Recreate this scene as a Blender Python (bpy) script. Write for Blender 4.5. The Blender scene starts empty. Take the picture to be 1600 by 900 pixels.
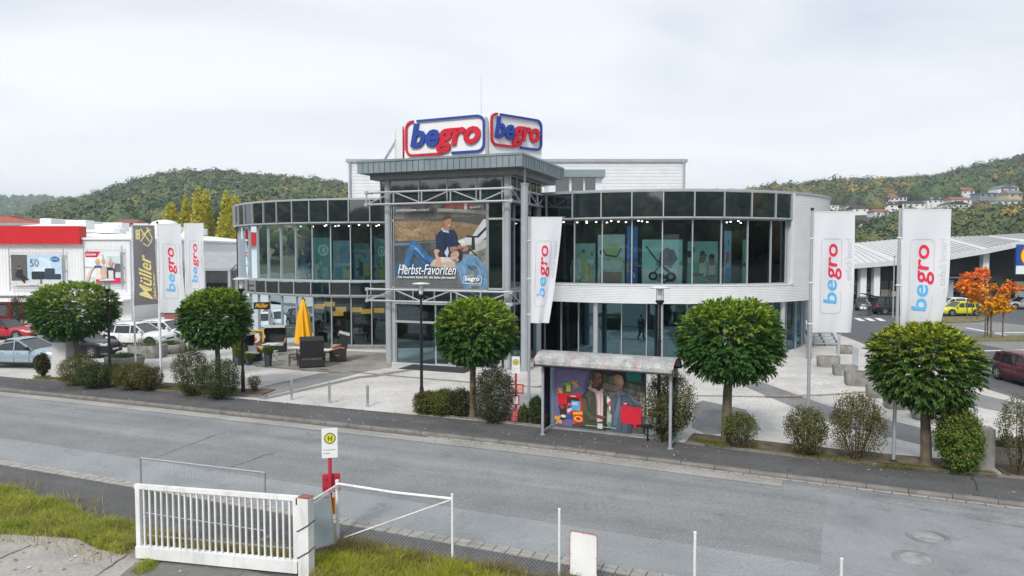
import bpy, math, random
import numpy as np
from mathutils import Vector, Matrix, noise as mnoise

S = bpy.context.scene
C = S.collection
D = bpy.data
rad = math.radians

# ------------------------------------------------------------------ camera
CAMH = 6.4
FPX = 1111.1                    # focal length in pixels of the 1600 px wide photograph
TH = math.atan(55 / FPX)        # camera looks down a little
cam = D.cameras.new('camera'); cam.lens = 25.0; cam.sensor_width = 36; cam.clip_start = .1; cam.clip_end = 6000
co = D.objects.new('camera', cam); C.objects.link(co)
co.location = (0, 0, CAMH); co.rotation_euler = (math.pi / 2 - TH, 0, 0)
S.camera = co

# ------------------------------------------------------------------ world, sun, exposure
SUN_EL, SUN_AZ = rad(43), rad(202)      # high behind the camera, a little to the left
W = D.worlds.new('World'); S.world = W; W.use_nodes = True
nt = W.node_tree; nt.nodes.clear(); N = nt.nodes.new; L = nt.links.new
sky = N('ShaderNodeTexSky'); sky.sky_type = 'NISHITA'; sky.sun_disc = False
sky.sun_elevation = SUN_EL; sky.sun_rotation = SUN_AZ
b1 = N('ShaderNodeBackground'); b1.inputs[1].default_value = .07; L(sky.outputs[0], b1.inputs[0])
tc = N('ShaderNodeTexCoord'); sep = N('ShaderNodeSeparateXYZ'); L(tc.outputs['Generated'], sep.inputs[0])
zz = N('ShaderNodeMath'); zz.operation = 'ABSOLUTE'; L(sep.outputs[2], zz.inputs[0])
za = N('ShaderNodeMath'); za.operation = 'ADD'; za.inputs[1].default_value = .22; L(zz.outputs[0], za.inputs[0])
dv = N('ShaderNodeVectorMath'); dv.operation = 'DIVIDE'; L(tc.outputs['Generated'], dv.inputs[0])
cx = N('ShaderNodeCombineXYZ')
for k in range(3): L(za.outputs[0], cx.inputs[k])
L(cx.outputs[0], dv.inputs[1])
mp = N('ShaderNodeMapping'); mp.inputs['Scale'].default_value = (.55, 1.1, 1); mp.inputs['Location'].default_value = (3.1, .7, 0); mp.inputs['Rotation'].default_value = (0, 0, .35); L(dv.outputs[0], mp.inputs[0])
nz = N('ShaderNodeTexNoise'); nz.inputs['Scale'].default_value = 1.3; nz.inputs['Detail'].default_value = 7; nz.inputs['Roughness'].default_value = .5; nz.inputs['Distortion'].default_value = .5; L(mp.outputs[0], nz.inputs['Vector'])
cr = N('ShaderNodeValToRGB'); e = cr.color_ramp.elements
e[0].position = .36; e[0].color = (.345, .38, .435, 1); e[1].position = .62; e[1].color = (.52, .533, .555, 1); L(nz.outputs[0], cr.inputs[0])
# the cloud deck thins to an even pale band low over the hills
mr = N('ShaderNodeMapRange'); mr.inputs[1].default_value = .0; mr.inputs[2].default_value = .30; L(zz.outputs[0], mr.inputs[0])
mx = N('ShaderNodeMix'); mx.data_type = 'RGBA'; L(mr.outputs[0], mx.inputs[0]); mx.inputs[6].default_value = (.75, .742, .728, 1); L(cr.outputs[0], mx.inputs[7])
b2 = N('ShaderNodeBackground'); b2.inputs[1].default_value = 1.0; L(mx.outputs[2], b2.inputs[0])
ms = N('ShaderNodeMixShader'); ms.inputs[0].default_value = .94; L(b1.outputs[0], ms.inputs[1]); L(b2.outputs[0], ms.inputs[2])
wo = N('ShaderNodeOutputWorld'); L(ms.outputs[0], wo.inputs[0])
sl = D.lights.new('sun', 'SUN'); sl.energy = 1.5; sl.angle = rad(14); sl.color = (1, .96, .9)
so = D.objects.new('sun', sl); C.objects.link(so)
sd = Vector((math.sin(SUN_AZ) * math.cos(SUN_EL), math.cos(SUN_AZ) * math.cos(SUN_EL), math.sin(SUN_EL)))
so.rotation_euler = sd.to_track_quat('Z', 'Y').to_euler(); so.location = sd * 60
vs = S.view_settings; vs.view_transform = 'Standard'; vs.look = 'None'; vs.exposure = 1.0; vs.gamma = 1
S.cycles.max_bounces = 6; S.cycles.transparent_max_bounces = 12

# ------------------------------------------------------------------ helpers
def G(u, v, z=0.):
    """where the sight line of a measured point meets the level z (survey of the place)"""
    x, y = (u - 800) / FPX, (450 - v) / FPX
    d = Vector((x, math.cos(TH) + y * math.sin(TH), -math.sin(TH) + y * math.cos(TH)))
    t = (z - CAMH) / d.z
    return Vector((d.x * t, d.y * t, z))
def A(u, v, Y):
    x, y = (u - 800) / FPX, (450 - v) / FPX
    d = Vector((x, math.cos(TH) + y * math.sin(TH), -math.sin(TH) + y * math.cos(TH)))
    return Vector((d.x * Y / d.y, Y, CAMH + d.z * Y / d.y))

class MB:
    def __init__(s): s.v = []; s.f = []; s.m = []; s.M = None; s.mi = 0
    def add(s, vs_, fs):
        b = len(s.v)
        for p in vs_:
            p = Vector(p)
            s.v.append(tuple(s.M @ p) if s.M else tuple(p))
        for f in fs: s.f.append([b + i for i in f]); s.m.append(s.mi)
        return s
    def box(s, x0, y0, z0, x1, y1, z1):
        return s.add([(x0,y0,z0),(x1,y0,z0),(x1,y1,z0),(x0,y1,z0),(x0,y0,z1),(x1,y0,z1),(x1,y1,z1),(x0,y1,z1)],
                     [(3,2,1,0),(4,5,6,7),(0,1,5,4),(1,2,6,5),(2,3,7,6),(3,0,4,7)])
    def beam(s, p, q, w, h, up=(0, 0, 1)):
        p, q = Vector(p), Vector(q); d = (q - p).normalized(); up = Vector(up)
        if abs(d.dot(up)) > .98: up = Vector((0, 1, 0))
        a = d.cross(up).normalized() * w / 2; b = a.cross(d).normalized() * h / 2
        vv = [p-a-b, p+a-b, p+a+b, p-a+b, q-a-b, q+a-b, q+a+b, q-a+b]
        return s.add(vv, [(0,1,2,3),(7,6,5,4),(0,4,5,1),(1,5,6,2),(2,6,7,3),(3,7,4,0)])
    def tube(s, pts, r, n=8, cap=True):
        pts = [Vector(p) for p in pts]; k = len(pts); rs = r if isinstance(r, (list, tuple)) else [r] * k
        vv = []; ref = None
        for i, p in enumerate(pts):
            d = (pts[min(i+1, k-1)] - pts[max(i-1, 0)]).normalized()
            if ref is None: ref = d.orthogonal().normalized()
            a = (ref - d * ref.dot(d)).normalized(); ref = a; b = d.cross(a)
            for j in range(n):
                t = 2 * math.pi * j / n; vv.append(p + (a * math.cos(t) + b * math.sin(t)) * rs[i])
        ff = [(i*n+j, i*n+(j+1) % n, (i+1)*n+(j+1) % n, (i+1)*n+j) for i in range(k-1) for j in range(n)]
        if cap: ff += [tuple(range(n))[::-1], tuple(range((k-1)*n, k*n))]
        return s.add(vv, ff)
    def lathe(s, prof, n=16, c=(0, 0, 0), a0=0, a1=2*math.pi):
        full = abs(a1 - a0 - 2*math.pi) < 1e-6; m = n if full else n + 1; vv = []
        for r, z in prof:
            for j in range(m):
                t = a0 + (a1 - a0) * j / n; vv.append((c[0] + r*math.cos(t), c[1] + r*math.sin(t), c[2] + z))
        ff = []
        for i in range(len(prof)-1):
            for j in range(n):
                j2 = (j+1) % m; ff.append((i*m+j, i*m+j2, (i+1)*m+j2, (i+1)*m+j))
        if full:
            if prof[0][0] > 1e-4: ff.append(tuple(range(m))[::-1])
            if prof[-1][0] > 1e-4: ff.append(tuple(range((len(prof)-1)*m, len(prof)*m)))
        return s.add(vv, ff)
    def prism(s, poly, z0, z1):
        n = len(poly); vv = [(p[0], p[1], z0) for p in poly] + [(p[0], p[1], z1) for p in poly]
        return s.add(vv, [tuple(range(n))[::-1], tuple(range(n, 2*n))] + [(i, (i+1) % n, n+(i+1) % n, n+i) for i in range(n)])
    def sheet(s, poly, z):
        return s.add([(p[0], p[1], z) for p in poly], [tuple(range(len(poly)))])
    def quad(s, a, b, c, d): return s.add([a, b, c, d], [(0, 1, 2, 3)])

def mesh_of(name, mb, mats, smooth=None):
    me = D.meshes.new(name); me.from_pydata(mb.v, [], mb.f)
    for m in (mats if isinstance(mats, (list, tuple)) else [mats]): me.materials.append(m)
    if any(mb.m): me.polygons.foreach_set('material_index', mb.m)
    me.validate(); me.update()
    if smooth:
        me.polygons.foreach_set('use_smooth', [True]*len(me.polygons)); me.set_sharp_from_angle(angle=rad(smooth))
    return me
def link(name, data, parent=None, loc=(0, 0, 0), rotz=0., kind=None, label=None, cat=None, group=None):
    o = D.objects.new(name, data); C.objects.link(o); o.location = loc; o.rotation_euler = (0, 0, rotz)
    if parent: o.parent = parent
    if kind: o['kind'] = kind
    if label: o['label'] = label
    if cat: o['category'] = cat
    if group: o['group'] = group
    return o
def thing(name, label, cat, loc=(0, 0, 0), rotz=0., group=None):
    o = link(name, None, None, loc, rotz, None, label, cat, group); o.empty_display_size = .3; return o
def part(name, mb, mats, parent, smooth=None, world=False, **k):
    o = link(name, mesh_of(name, mb, mats, smooth), parent, **k)
    if world: o.location = -Vector(parent.location)
    return o
def solo(name, mb, mats, label, cat, group=None, smooth=None, loc=(0, 0, 0), rotz=0.):
    return link(name, mesh_of(name, mb, mats, smooth), None, loc, rotz, None, label, cat, group)
def structure(name, mb, mats, kind='structure', smooth=None, parent=None):
    return link(name, mesh_of(name, mb, mats, smooth), parent, kind=kind)
def kids(o): return [c for c in D.objects if c.parent == o]
def dup(o, loc, rotz, label, group=None):
    r = o.copy(); C.objects.link(r); r.location = loc; r.rotation_euler = (0, 0, rotz); r['label'] = label
    if group: r['group'] = group
    for c in kids(o):
        c2 = c.copy(); C.objects.link(c2); c2.parent = r
        for g in kids(c):
            g2 = g.copy(); C.objects.link(g2); g2.parent = c2
    return r

# ------------------------------------------------------------------ materials
def nodes(name):
    m = D.materials.new(name); m.use_nodes = True; t = m.node_tree; return m, t, t.nodes['Principled BSDF'], t.nodes.new, t.links.new
def mat(name, col, rough=.6, metal=0., var=.12, vs_=1.5, fine=.06, fs=40., bump=0., bs=60., ior=1.45, dirt=0., emit=0.):
    m, t, p, N, L = nodes(name)
    p.inputs['Roughness'].default_value = rough; p.inputs['Metallic'].default_value = metal; p.inputs['IOR'].default_value = ior
    g = N('ShaderNodeNewGeometry')
    a = N('ShaderNodeTexNoise'); a.inputs['Scale'].default_value = vs_; a.inputs['Detail'].default_value = 5; L(g.outputs['Position'], a.inputs['Vector'])
    b = N('ShaderNodeTexNoise'); b.inputs['Scale'].default_value = fs; b.inputs['Detail'].default_value = 2; L(g.outputs['Position'], b.inputs['Vector'])
    r1 = N('ShaderNodeMapRange'); r1.inputs[1].default_value = .3; r1.inputs[2].default_value = .7; r1.inputs[3].default_value = 1 - var; r1.inputs[4].default_value = 1 + var; L(a.outputs[0], r1.inputs[0])
    r2 = N('ShaderNodeMapRange'); r2.inputs[1].default_value = .25; r2.inputs[2].default_value = .75; r2.inputs[3].default_value = 1 - fine; r2.inputs[4].default_value = 1 + fine; L(b.outputs[0], r2.inputs[0])
    mu = N('ShaderNodeMath'); mu.operation = 'MULTIPLY'; L(r1.outputs[0], mu.inputs[0]); L(r2.outputs[0], mu.inputs[1])
    vm = N('ShaderNodeVectorMath'); vm.operation = 'SCALE'; vm.inputs[0].default_value = col[:3]; L(mu.outputs[0], vm.inputs['Scale'])
    out = vm.outputs[0]
    if dirt:
        d = N('ShaderNodeTexNoise'); d.inputs['Scale'].default_value = .9; d.inputs['Detail'].default_value = 8; d.inputs['Roughness'].default_value = .7
        mpn = N('ShaderNodeMapping'); mpn.inputs['Scale'].default_value = (3, 3, .6); L(g.outputs['Position'], mpn.inputs[0]); L(mpn.outputs[0], d.inputs['Vector'])
        r3 = N('ShaderNodeMapRange'); r3.inputs[1].default_value = .5; r3.inputs[2].default_value = .75; r3.inputs[4].default_value = dirt; L(d.outputs[0], r3.inputs[0])
        mixd = N('ShaderNodeMix'); mixd.data_type = 'RGBA'; L(r3.outputs[0], mixd.inputs[0]); L(out, mixd.inputs[6]); mixd.inputs[7].default_value = (.09, .08, .06, 1); out = mixd.outputs[2]
    L(out, p.inputs['Base Color'])
    if emit: L(out, p.inputs['Emission Color']); p.inputs['Emission Strength'].default_value = emit
    if bump:
        bn = N('ShaderNodeBump'); bn.inputs['Strength'].default_value = bump; bn.inputs['Distance'].default_value = .02
        c = N('ShaderNodeTexNoise'); c.inputs['Scale'].default_value = bs; c.inputs['Detail'].default_value = 3; L(g.outputs['Position'], c.inputs['Vector'])
        L(c.outputs[0], bn.inputs['Height']); L(bn.outputs[0], p.inputs['Normal'])
    return m
def asphalt(name, col, dirx=None, streak=.18, speck=.38, patch=.12, bump=.3):
    m, t, p, N, L = nodes(name); p.inputs['Roughness'].default_value = .85; p.inputs['Specular IOR Level'].default_value = .3
    g = N('ShaderNodeNewGeometry')
    mpn = N('ShaderNodeMapping'); mpn.inputs['Rotation'].default_value = (0, 0, rad(23)); L(g.outputs['Position'], mpn.inputs[0])
    st = N('ShaderNodeMapping'); st.inputs['Scale'].default_value = (.05, .75, 1); L(mpn.outputs[0], st.inputs[0])
    def noi(v, sc, de=4, ro=.55):
        n = N('ShaderNodeTexNoise'); n.inputs['Scale'].default_value = sc; n.inputs['Detail'].default_value = de; n.inputs['Roughness'].default_value = ro; L(v, n.inputs['Vector']); return n.outputs[0]
    def rng(s, lo, hi, a, b):
        r = N('ShaderNodeMapRange'); r.inputs[1].default_value = lo; r.inputs[2].default_value = hi; r.inputs[3].default_value = a; r.inputs[4].default_value = b; L(s, r.inputs[0]); return r.outputs[0]
    f1 = rng(noi(st.outputs[0], 1.6, 3), .3, .7, 1 - streak, 1 + streak)
    f2 = rng(noi(g.outputs['Position'], .5, 6, .6), .3, .7, 1 - patch, 1 + patch)
    f3 = rng(noi(g.outputs['Position'], 11, 8, .95), .34, .66, 1 - speck*1.2, 1 + speck*1.2)
    f4 = rng(noi(g.outputs['Position'], 1.1, 10, .8), .54, .70, 1, .66)
    f5 = rng(noi(g.outputs['Position'], 9, 2, .6), .735, .76, 1, 1.5)
    s2 = N('ShaderNodeMapping'); s2.inputs['Scale'].default_value = (.35, 1.1, 1); L(mpn.outputs[0], s2.inputs[0]); f6 = rng(noi(s2.outputs[0], 2.1, 10, .78), .60, .68, 1, .74)
    cur = f1
    for f in (f2, f3, f4, f5, f6):
        mu = N('ShaderNodeMath'); mu.operation = 'MULTIPLY'; L(cur, mu.inputs[0]); L(f, mu.inputs[1]); cur = mu.outputs[0]
    vm = N('ShaderNodeVectorMath'); vm.operation = 'SCALE'; vm.inputs[0].default_value = col; L(cur, vm.inputs['Scale']); L(vm.outputs[0], p.inputs['Base Color'])
    bn = N('ShaderNodeBump'); bn.inputs['Strength'].default_value = bump; bn.inputs['Distance'].default_value = .01; L(f3, bn.inputs['Height']); L(bn.outputs[0], p.inputs['Normal'])
    return m
def pavers(name, c1, c2, mortar, rot, bw=.24, bh=.12, dirt=.3):
    m, t, p, N, L = nodes(name); p.inputs['Roughness'].default_value = .8
    g = N('ShaderNodeNewGeometry'); mpn = N('ShaderNodeMapping'); mpn.inputs['Rotation'].default_value = (0, 0, rot); L(g.outputs['Position'], mpn.inputs[0])
    b = N('ShaderNodeTexBrick'); b.inputs['Scale'].default_value = 1; b.inputs['Brick Width'].default_value = bw; b.inputs['Row Height'].default_value = bh
    b.inputs['Mortar Size'].default_value = .013; b.inputs['Mortar Smooth'].default_value = .3; b.inputs['Bias'].default_value = 0
    b.inputs['Color1'].default_value = (*c1, 1); b.inputs['Color2'].default_value = (*c2, 1); b.inputs['Mortar'].default_value = (*mortar, 1); L(mpn.outputs[0], b.inputs['Vector'])
    n = N('ShaderNodeTexNoise'); n.inputs['Scale'].default_value = .45; n.inputs['Detail'].default_value = 7; n.inputs['Roughness'].default_value = .65; L(g.outputs['Position'], n.inputs['Vector'])
    r = N('ShaderNodeMapRange'); r.inputs[1].default_value = .35; r.inputs[2].default_value = .72; r.inputs[3].default_value = 1.05; r.inputs[4].default_value = 1 - dirt; L(n.outputs[0], r.inputs[0])
    n2 = N('ShaderNodeTexNoise'); n2.inputs['Scale'].default_value = 7; n2.inputs['Detail'].default_value = 4; L(g.outputs['Position'], n2.inputs['Vector'])
    r2 = N('ShaderNodeMapRange'); r2.inputs[1].default_value = .3; r2.inputs[2].default_value = .7; r2.inputs[3].default_value = .88; r2.inputs[4].default_value = 1.1; L(n2.outputs[0], r2.inputs[0])
    mu = N('ShaderNodeMath'); mu.operation = 'MULTIPLY'; L(r.outputs[0], mu.inputs[0]); L(r2.outputs[0], mu.inputs[1])
    vm = N('ShaderNodeVectorMath'); vm.operation = 'SCALE'; L(b.outputs[0], vm.inputs[0]); L(mu.outputs[0], vm.inputs['Scale']); L(vm.outputs[0], p.inputs['Base Color'])
    bn = N('ShaderNodeBump'); bn.inputs['Strength'].default_value = .12; bn.inputs['Distance'].default_value = .01; bn.invert = True; L(b.outputs['Fac'], bn.inputs['Height']); L(bn.outputs[0], p.inputs['Normal'])
    return m
def leafy(name, transl=.25, rough=.5):
    m, t, p, N, L = nodes(name); at = N('ShaderNodeAttribute'); at.attribute_name = 'tint'
    p.inputs['Roughness'].default_value = rough; p.inputs['Specular IOR Level'].default_value = .35
    L(at.outputs['Color'], p.inputs['Base Color'])
    if transl:
        tr = N('ShaderNodeBsdfTranslucent'); L(at.outputs['Color'], tr.inputs[0]); mxs = N('ShaderNodeMixShader'); mxs.inputs[0].default_value = transl
        L(p.outputs[0], mxs.inputs[1]); L(tr.outputs[0], mxs.inputs[2]); L(mxs.outputs[0], t.nodes['Material Output'].inputs[0])
    return m
def glass(name, tint, ior=1.6, rough=0., tone=(.78, .93, 1)):
    """window glass: reflects by Fresnel, otherwise lets tinted light through"""
    m = D.materials.new(name); m.use_nodes = True; t = m.node_tree; t.nodes.clear(); N = t.nodes.new; L = t.links.new
    o = N('ShaderNodeOutputMaterial'); mxs = N('ShaderNodeMixShader'); fr = N('ShaderNodeFresnel'); fr.inputs[0].default_value = ior
    gl = N('ShaderNodeBsdfGlossy'); gl.inputs['Roughness'].default_value = rough; gl.inputs[0].default_value = (*tone, 1)
    tr = N('ShaderNodeBsdfTransparent'); tr.inputs[0].default_value = (*tint, 1)
    g = N('ShaderNodeNewGeometry'); nn = N('ShaderNodeTexNoise'); nn.inputs['Scale'].default_value = .6; L(g.outputs['Position'], nn.inputs['Vector'])
    bn = N('ShaderNodeBump'); bn.inputs['Strength'].default_value = .05; bn.inputs['Distance'].default_value = .05; L(nn.outputs[0], bn.inputs['Height']); L(bn.outputs[0], gl.inputs['Normal'])
    L(fr.outputs[0], mxs.inputs[0]); L(tr.outputs[0], mxs.inputs[1]); L(gl.outputs[0], mxs.inputs[2]); L(mxs.outputs[0], o.inputs[0]); return m
def flatcol(name, col, rough=.5): return mat(name, col, rough, var=.03, fine=.03)

M = {}
M['road'] = asphalt('road_asphalt', (.235, .243, .247))
M['road_pale'] = asphalt('road_asphalt_pale', (.275, .288, .297), streak=.06, patch=.12, speck=.26)
M['road_patch'] = asphalt('road_asphalt_patch', (.25, .26, .27), streak=.05, patch=.18, speck=.16)
M['walk'] = asphalt('walk_asphalt', (.10, .10, .10), streak=.15, patch=.2)
M['lot'] = asphalt('lot_asphalt', (.105, .11, .115), streak=.05)
M['worn'] = asphalt('worn_gutter', (.33, .32, .30), streak=.1, speck=.35, patch=.2)
M['yard'] = asphalt('yard_concrete', (.36, .345, .315), streak=.05, speck=.3, patch=.25)
M['stone'] = mat('kerb_stone', (.185, .172, .158), .85, var=.25, vs_=2.2, fine=.2, bump=.3)
M['sett'] = mat('gutter_sett', (.34, .325, .30), .85, var=.22, vs_=3.3, fine=.18, bump=.3)
M['pave'] = pavers('plaza_pavers', (.62, .598, .565), (.56, .54, .51), (.50, .483, .455), rad(20))
M['paveg'] = pavers('plaza_pavers_grey', (.27, .265, .26), (.23, .23, .225), (.16, .16, .155), rad(20))
M['pavet'] = pavers('terrace_pavers', (.36, .34, .29), (.31, .295, .25), (.2, .19, .16), rad(20), dirt=.45)
M['soil'] = mat('bed_soil', (.11, .085, .055), .95, var=.5, vs_=2.5, fine=.4, fs=25, bump=.8, bs=20)
M['white'] = mat('white_paint', (.78, .79, .79), .5, var=.04)
M['whitem'] = mat('white_metal_paint', (.75, .76, .75), .45, var=.08, dirt=.42)
M['line'] = mat('road_paint', (.72, .72, .70), .7, var=.2, vs_=6, fine=.2)
M['clad'] = mat('silver_cladding', (.70, .715, .73), .42, metal=.12, var=.04)
M['alu'] = mat('aluminium_frame', (.44, .46, .48), .4, metal=.35, var=.05)
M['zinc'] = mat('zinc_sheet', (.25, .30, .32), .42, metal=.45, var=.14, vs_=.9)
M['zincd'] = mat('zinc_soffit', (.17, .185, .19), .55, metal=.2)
M['steel'] = mat('brushed_steel', (.55, .56, .57), .32, metal=.85, var=.06)
M['grey'] = mat('grey_steel_paint', (.33, .36, .385), .45, var=.08)
M['black'] = mat('black_iron', (.012, .013, .015), .4, var=.1)
M['rubber'] = mat('rubber', (.02, .02, .02), .8)
M['conc'] = mat('concrete', (.25, .245, .225), .85, var=.3, vs_=2.5, fine=.2, bump=.3, dirt=.8)
M['concl'] = mat('concrete_pale', (.60, .60, .585), .75, var=.07, fine=.1)
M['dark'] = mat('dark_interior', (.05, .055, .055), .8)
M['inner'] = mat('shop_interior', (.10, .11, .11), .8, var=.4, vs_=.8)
M['bark'] = mat('bark', (.13, .105, .07), .9, var=.3, vs_=5, fine=.3, bump=.7, bs=30)
M['twig'] = mat('twig', (.10, .075, .05), .9)
M['leaf'] = leafy('leaf'); M['wood'] = leafy('woodland', 0, .8)
M['grass'] = leafy('grass_blade', .45)
M['band'] = mat('dark_panel_glass', (.008, .018, .022), .03, var=.2, vs_=.4, ior=2.2)
M['glass'] = glass('shop_glass', (.90, .985, .985), 1.6)
M['glassg'] = glass('ground_floor_glass', (.62, .76, .79), 1.75)
M['glasst'] = glass('teal_floor_glass', (.55, .74, .78), 2.25, tone=(.55, .84, .95)); M['clear'] = glass('clear_glass', (.93, .96, .95), 1.18)
M['carglass'] = mat('car_glass', (.015, .018, .02), .04, ior=1.7)
M['red'] = mat('red_paint', (.55, .012, .02), .45, var=.05)
M['redd'] = mat('red_fade', (.48, .03, .05), .5, var=.12, dirt=.2)
M['blue'] = mat('sign_blue', (.02, .055, .32), .4); M['bred'] = mat('sign_red', (.55, .01, .035), .4)
M['lblue'] = mat('print_sky_blue', (.10, .42, .78), .6); M['lred'] = mat('print_crimson', (.70, .02, .07), .6); M['lgrey'] = mat('print_grey', (.56, .56, .62), .6)
M['yellow'] = mat('parasol_yellow', (.80, .42, .01), .75, var=.08)
# ================================================================== ground, road, pavements
PZ = .12
def P2(pts, z=0.): return [G(u, v, z).xy for u, v in pts]
def extend(pl, d0, d1):
    a = (pl[0] - pl[1]).normalized(); b = (pl[-1] - pl[-2]).normalized()
    return [pl[0] + a * d0] + pl + [pl[-1] + b * d1]
def smooth_line(pl, n=3):
    for _ in range(n):
        pl = [pl[0]] + [(pl[i-1] + pl[i] * 2 + pl[i+1]) / 4 for i in range(1, len(pl)-1)] + [pl[-1]]
    return pl
kerb_l = extend(smooth_line(P2([(0,608),(106,617),(260,634),(400,649),(504,661),(587,669),(795,690),(936,707),(1027,719),(1127,732),(1200,741),(1350,759),(1479,775),(1600,789)], .1)), 60, 40)
back_l = extend(smooth_line(P2([(0,588),(175,604),(275,613),(400,626),(525,637),(632,646),(800,662),(945,677),(1057,690),(1200,707),(1351,725),(1517,741),(1600,749)], .12)), 60, 40)
gut_l = extend(smooth_line(P2([(0,719),(100,735.5),(210,753),(534,808),(640,830),(760,850),(875,869),(940,881)])), 60, 40)
def resample(pl, step):
    out = []; d = 0; nxt = 0
    for a, b in zip(pl[:-1], pl[1:]):
        l = (b - a).length
        while nxt <= d + l:
            out.append((a + (b - a) * ((nxt - d) / l), (b - a).normalized())); nxt += step
        d += l
    return out
def offset(pl, o):
    out = []
    for i, p in enumerate(pl):
        t = (pl[min(i+1, len(pl)-1)] - pl[max(i-1, 0)]).normalized(); out.append(p + Vector((-t.y, t.x)) * o)
    return out
def strip(mb, a, b, z):
    for i in range(len(a)-1): mb.quad((*a[i], z), (*a[i+1], z), (*b[i+1], z), (*b[i], z))
mb = MB(); mb.sheet([(-2600,-900),(2600,-900),(2600,2800),(-2600,2800)], -.03)
structure('ground', mb, mat('ground_field', (.10, .11, .07), .95, var=.3, vs_=.02))
# road: its two edges run to left and right
mb = MB(); k2 = offset(kerb_l, .02)
n = 40
def at_frac(pl, f):
    tot = sum((b-a).length for a, b in zip(pl[:-1], pl[1:])); d = f * tot
    for a, b in zip(pl[:-1], pl[1:]):
        l = (b-a).length
        if d <= l: return a + (b-a) * (d / l)
        d -= l
    return pl[-1]
ra = [at_frac(k2, i/n) for i in range(n+1)]; rb = [at_frac(gut_l, i/n) for i in range(n+1)]
strip(mb, rb, ra, 0.)
structure('road', mb, M['road'])
# pale resurfaced lane on the near side, the square repair to the right, worn strip by the far kerb
mb = MB(); g2 = offset(gut_l, .0); lane = P2([(0,684),(130,701),(250,722),(420,752),(560,768),(800,806),(1000,842),(1300,886)])
lane = extend(smooth_line(lane), 40, 20)
la = [at_frac(lane, i/30) for i in range(31)]; lb = [at_frac(g2, i/30) for i in range(31)]
strip(mb, lb, la, .004); structure('road_lane_repair', mb, M['road_pale'])
mb = MB(); up = smooth_line(P2([(-400,612),(0,652),(437,705),(800,754),(1050,789),(1200,811),(1288,824)])); lo_ = P2([(-400,642),(0,684),(437,753),(800,806),(1000,842),(1200,872),(1288,884)]); strip(mb, [at_frac(lo_, i/20) for i in range(21)], [at_frac(up, i/20) for i in range(21)], .0035); structure('road_worn_band', mb, asphalt('road_asphalt_dark', (.218,.224,.226), streak=.08, patch=.12))
mb = MB(); q = P2([(1297,762),(1600,803),(1900,845),(1900,1100),(1270,1100),(1285,830)]); mb.sheet(q[::-1], .008); structure('road_patch', mb, M['road_patch'])
mb = MB(); mb.sheet(P2([(1297,763),(1600,804),(1900,846),(1900,885),(1600,826),(1400,790),(1297,770)][::-1]), .011); structure('road_edge_stain', mb, asphalt('road_edge_dark', (.205,.21,.215), streak=.2, patch=.3))
mb = MB(); strip(mb, offset(kerb_l, -.72)[:-4], offset(kerb_l, -.10)[:-4], .012)
structure('road_edge_strip', mb, M['worn'])
# kerb: every stone a piece
ko = link('kerb', mesh_of('kerb', MB(), M['stone']), None, kind='structure')
bed = MB(); strip(bed, offset(kerb_l, .02), offset(kerb_l, .16), .07); ko.data = mesh_of('kerb', bed, M['stone'])
sm = MB(); sm.add([(0,-.0,-.1),(.985,0,-.1),(.985,.15,-.1),(0,.15,-.1),(0,0,.085),(.985,0,.085),(.985,.15,.135),(0,.15,.135),(0,.03,.13),(.985,.03,.13)],
    [(0,1,5,4),(4,5,9,8),(8,9,6,7),(1,2,6,9,5),(3,0,4,8,7),(2,3,7,6)])
stone_me = mesh_of('kerb_stone', sm, M['stone'])
rnd = random.Random(4)
for p, t in resample(kerb_l, 1.0):
    if -34 < p.x < 24:
        o = link('kerb_stone', stone_me, ko, (p.x, p.y, rnd.uniform(-.006, .006)), math.atan2(t.y, t.x) + rnd.uniform(-.006, .006))
# gutter setts on the near side (two rows) and along the far kerb to the right
def sett_row(owner, pl, step, wd, z, lo, hi, name='sett'):
    s = MB(); l = step - .014; s.add([(0,0,-.05),(l,0,-.05),(l,wd,-.05),(0,wd,-.05),(.006,.006,.02),(l-.006,.006,.02),(l-.006,wd-.006,.02),(.006,wd-.006,.02)],
        [(4,5,6,7),(0,1,5,4),(1,2,6,5),(2,3,7,6),(3,0,4,7)])
    me = mesh_of(name, s, M['sett'])
    for p, t in resample(pl, step):
        if lo < p.x < hi: link(name, me, owner, (p.x, p.y, z + rnd.uniform(-.004, .004)), math.atan2(t.y, t.x) + rnd.uniform(-.012, .012))
go = MB(); strip(go, offset(gut_l, -.36), offset(gut_l, .01), .006); gt = structure('gutter', go, mat('gutter_joint', (.10, .09, .08), .9))
sett_row(gt, offset(gut_l, -.17), .30, .165, .008, -17, 5)
sett_row(gt, offset(gut_l, -.35), .30, .165, .008, -17, 5)
go = MB(); strip(go, offset(kerb_l, -.115), offset(kerb_l, .02), .016); gt2 = structure('kerb_gutter', go, mat('gutter_joint_far', (.12, .11, .10), .9))
sett_row(gt2, offset(kerb_l, -.11), .42, .105, .012, -3, 16)
# pavements
mb = MB(); strip(mb, offset(kerb_l, .13), [at_frac(back_l, i/(len(kerb_l)-1)) for i in range(len(kerb_l))], PZ)
# (resampled so the strips stay square)
mb = MB(); ka = offset(kerb_l, .13); A1 = [at_frac(ka, i/60) for i in range(61)]; B1 = [at_frac(offset(back_l, .3), i/60) for i in range(61)]; strip(mb, A1, B1, PZ)
structure('pavement', mb, M['walk'])
mb = MB(); e2 = offset(gut_l, -.34); far = [p + Vector((-.9, -2.6)) for p in e2]
strip(mb, far, e2, .012); structure('pavement_near', mb, M['walk'])
mb = MB(); strip(mb, [p + Vector((-6, -17)) for p in e2], [p + Vector((-.85, -2.5)) for p in e2], .002)
structure('yard', mb, M['yard'])
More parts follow.
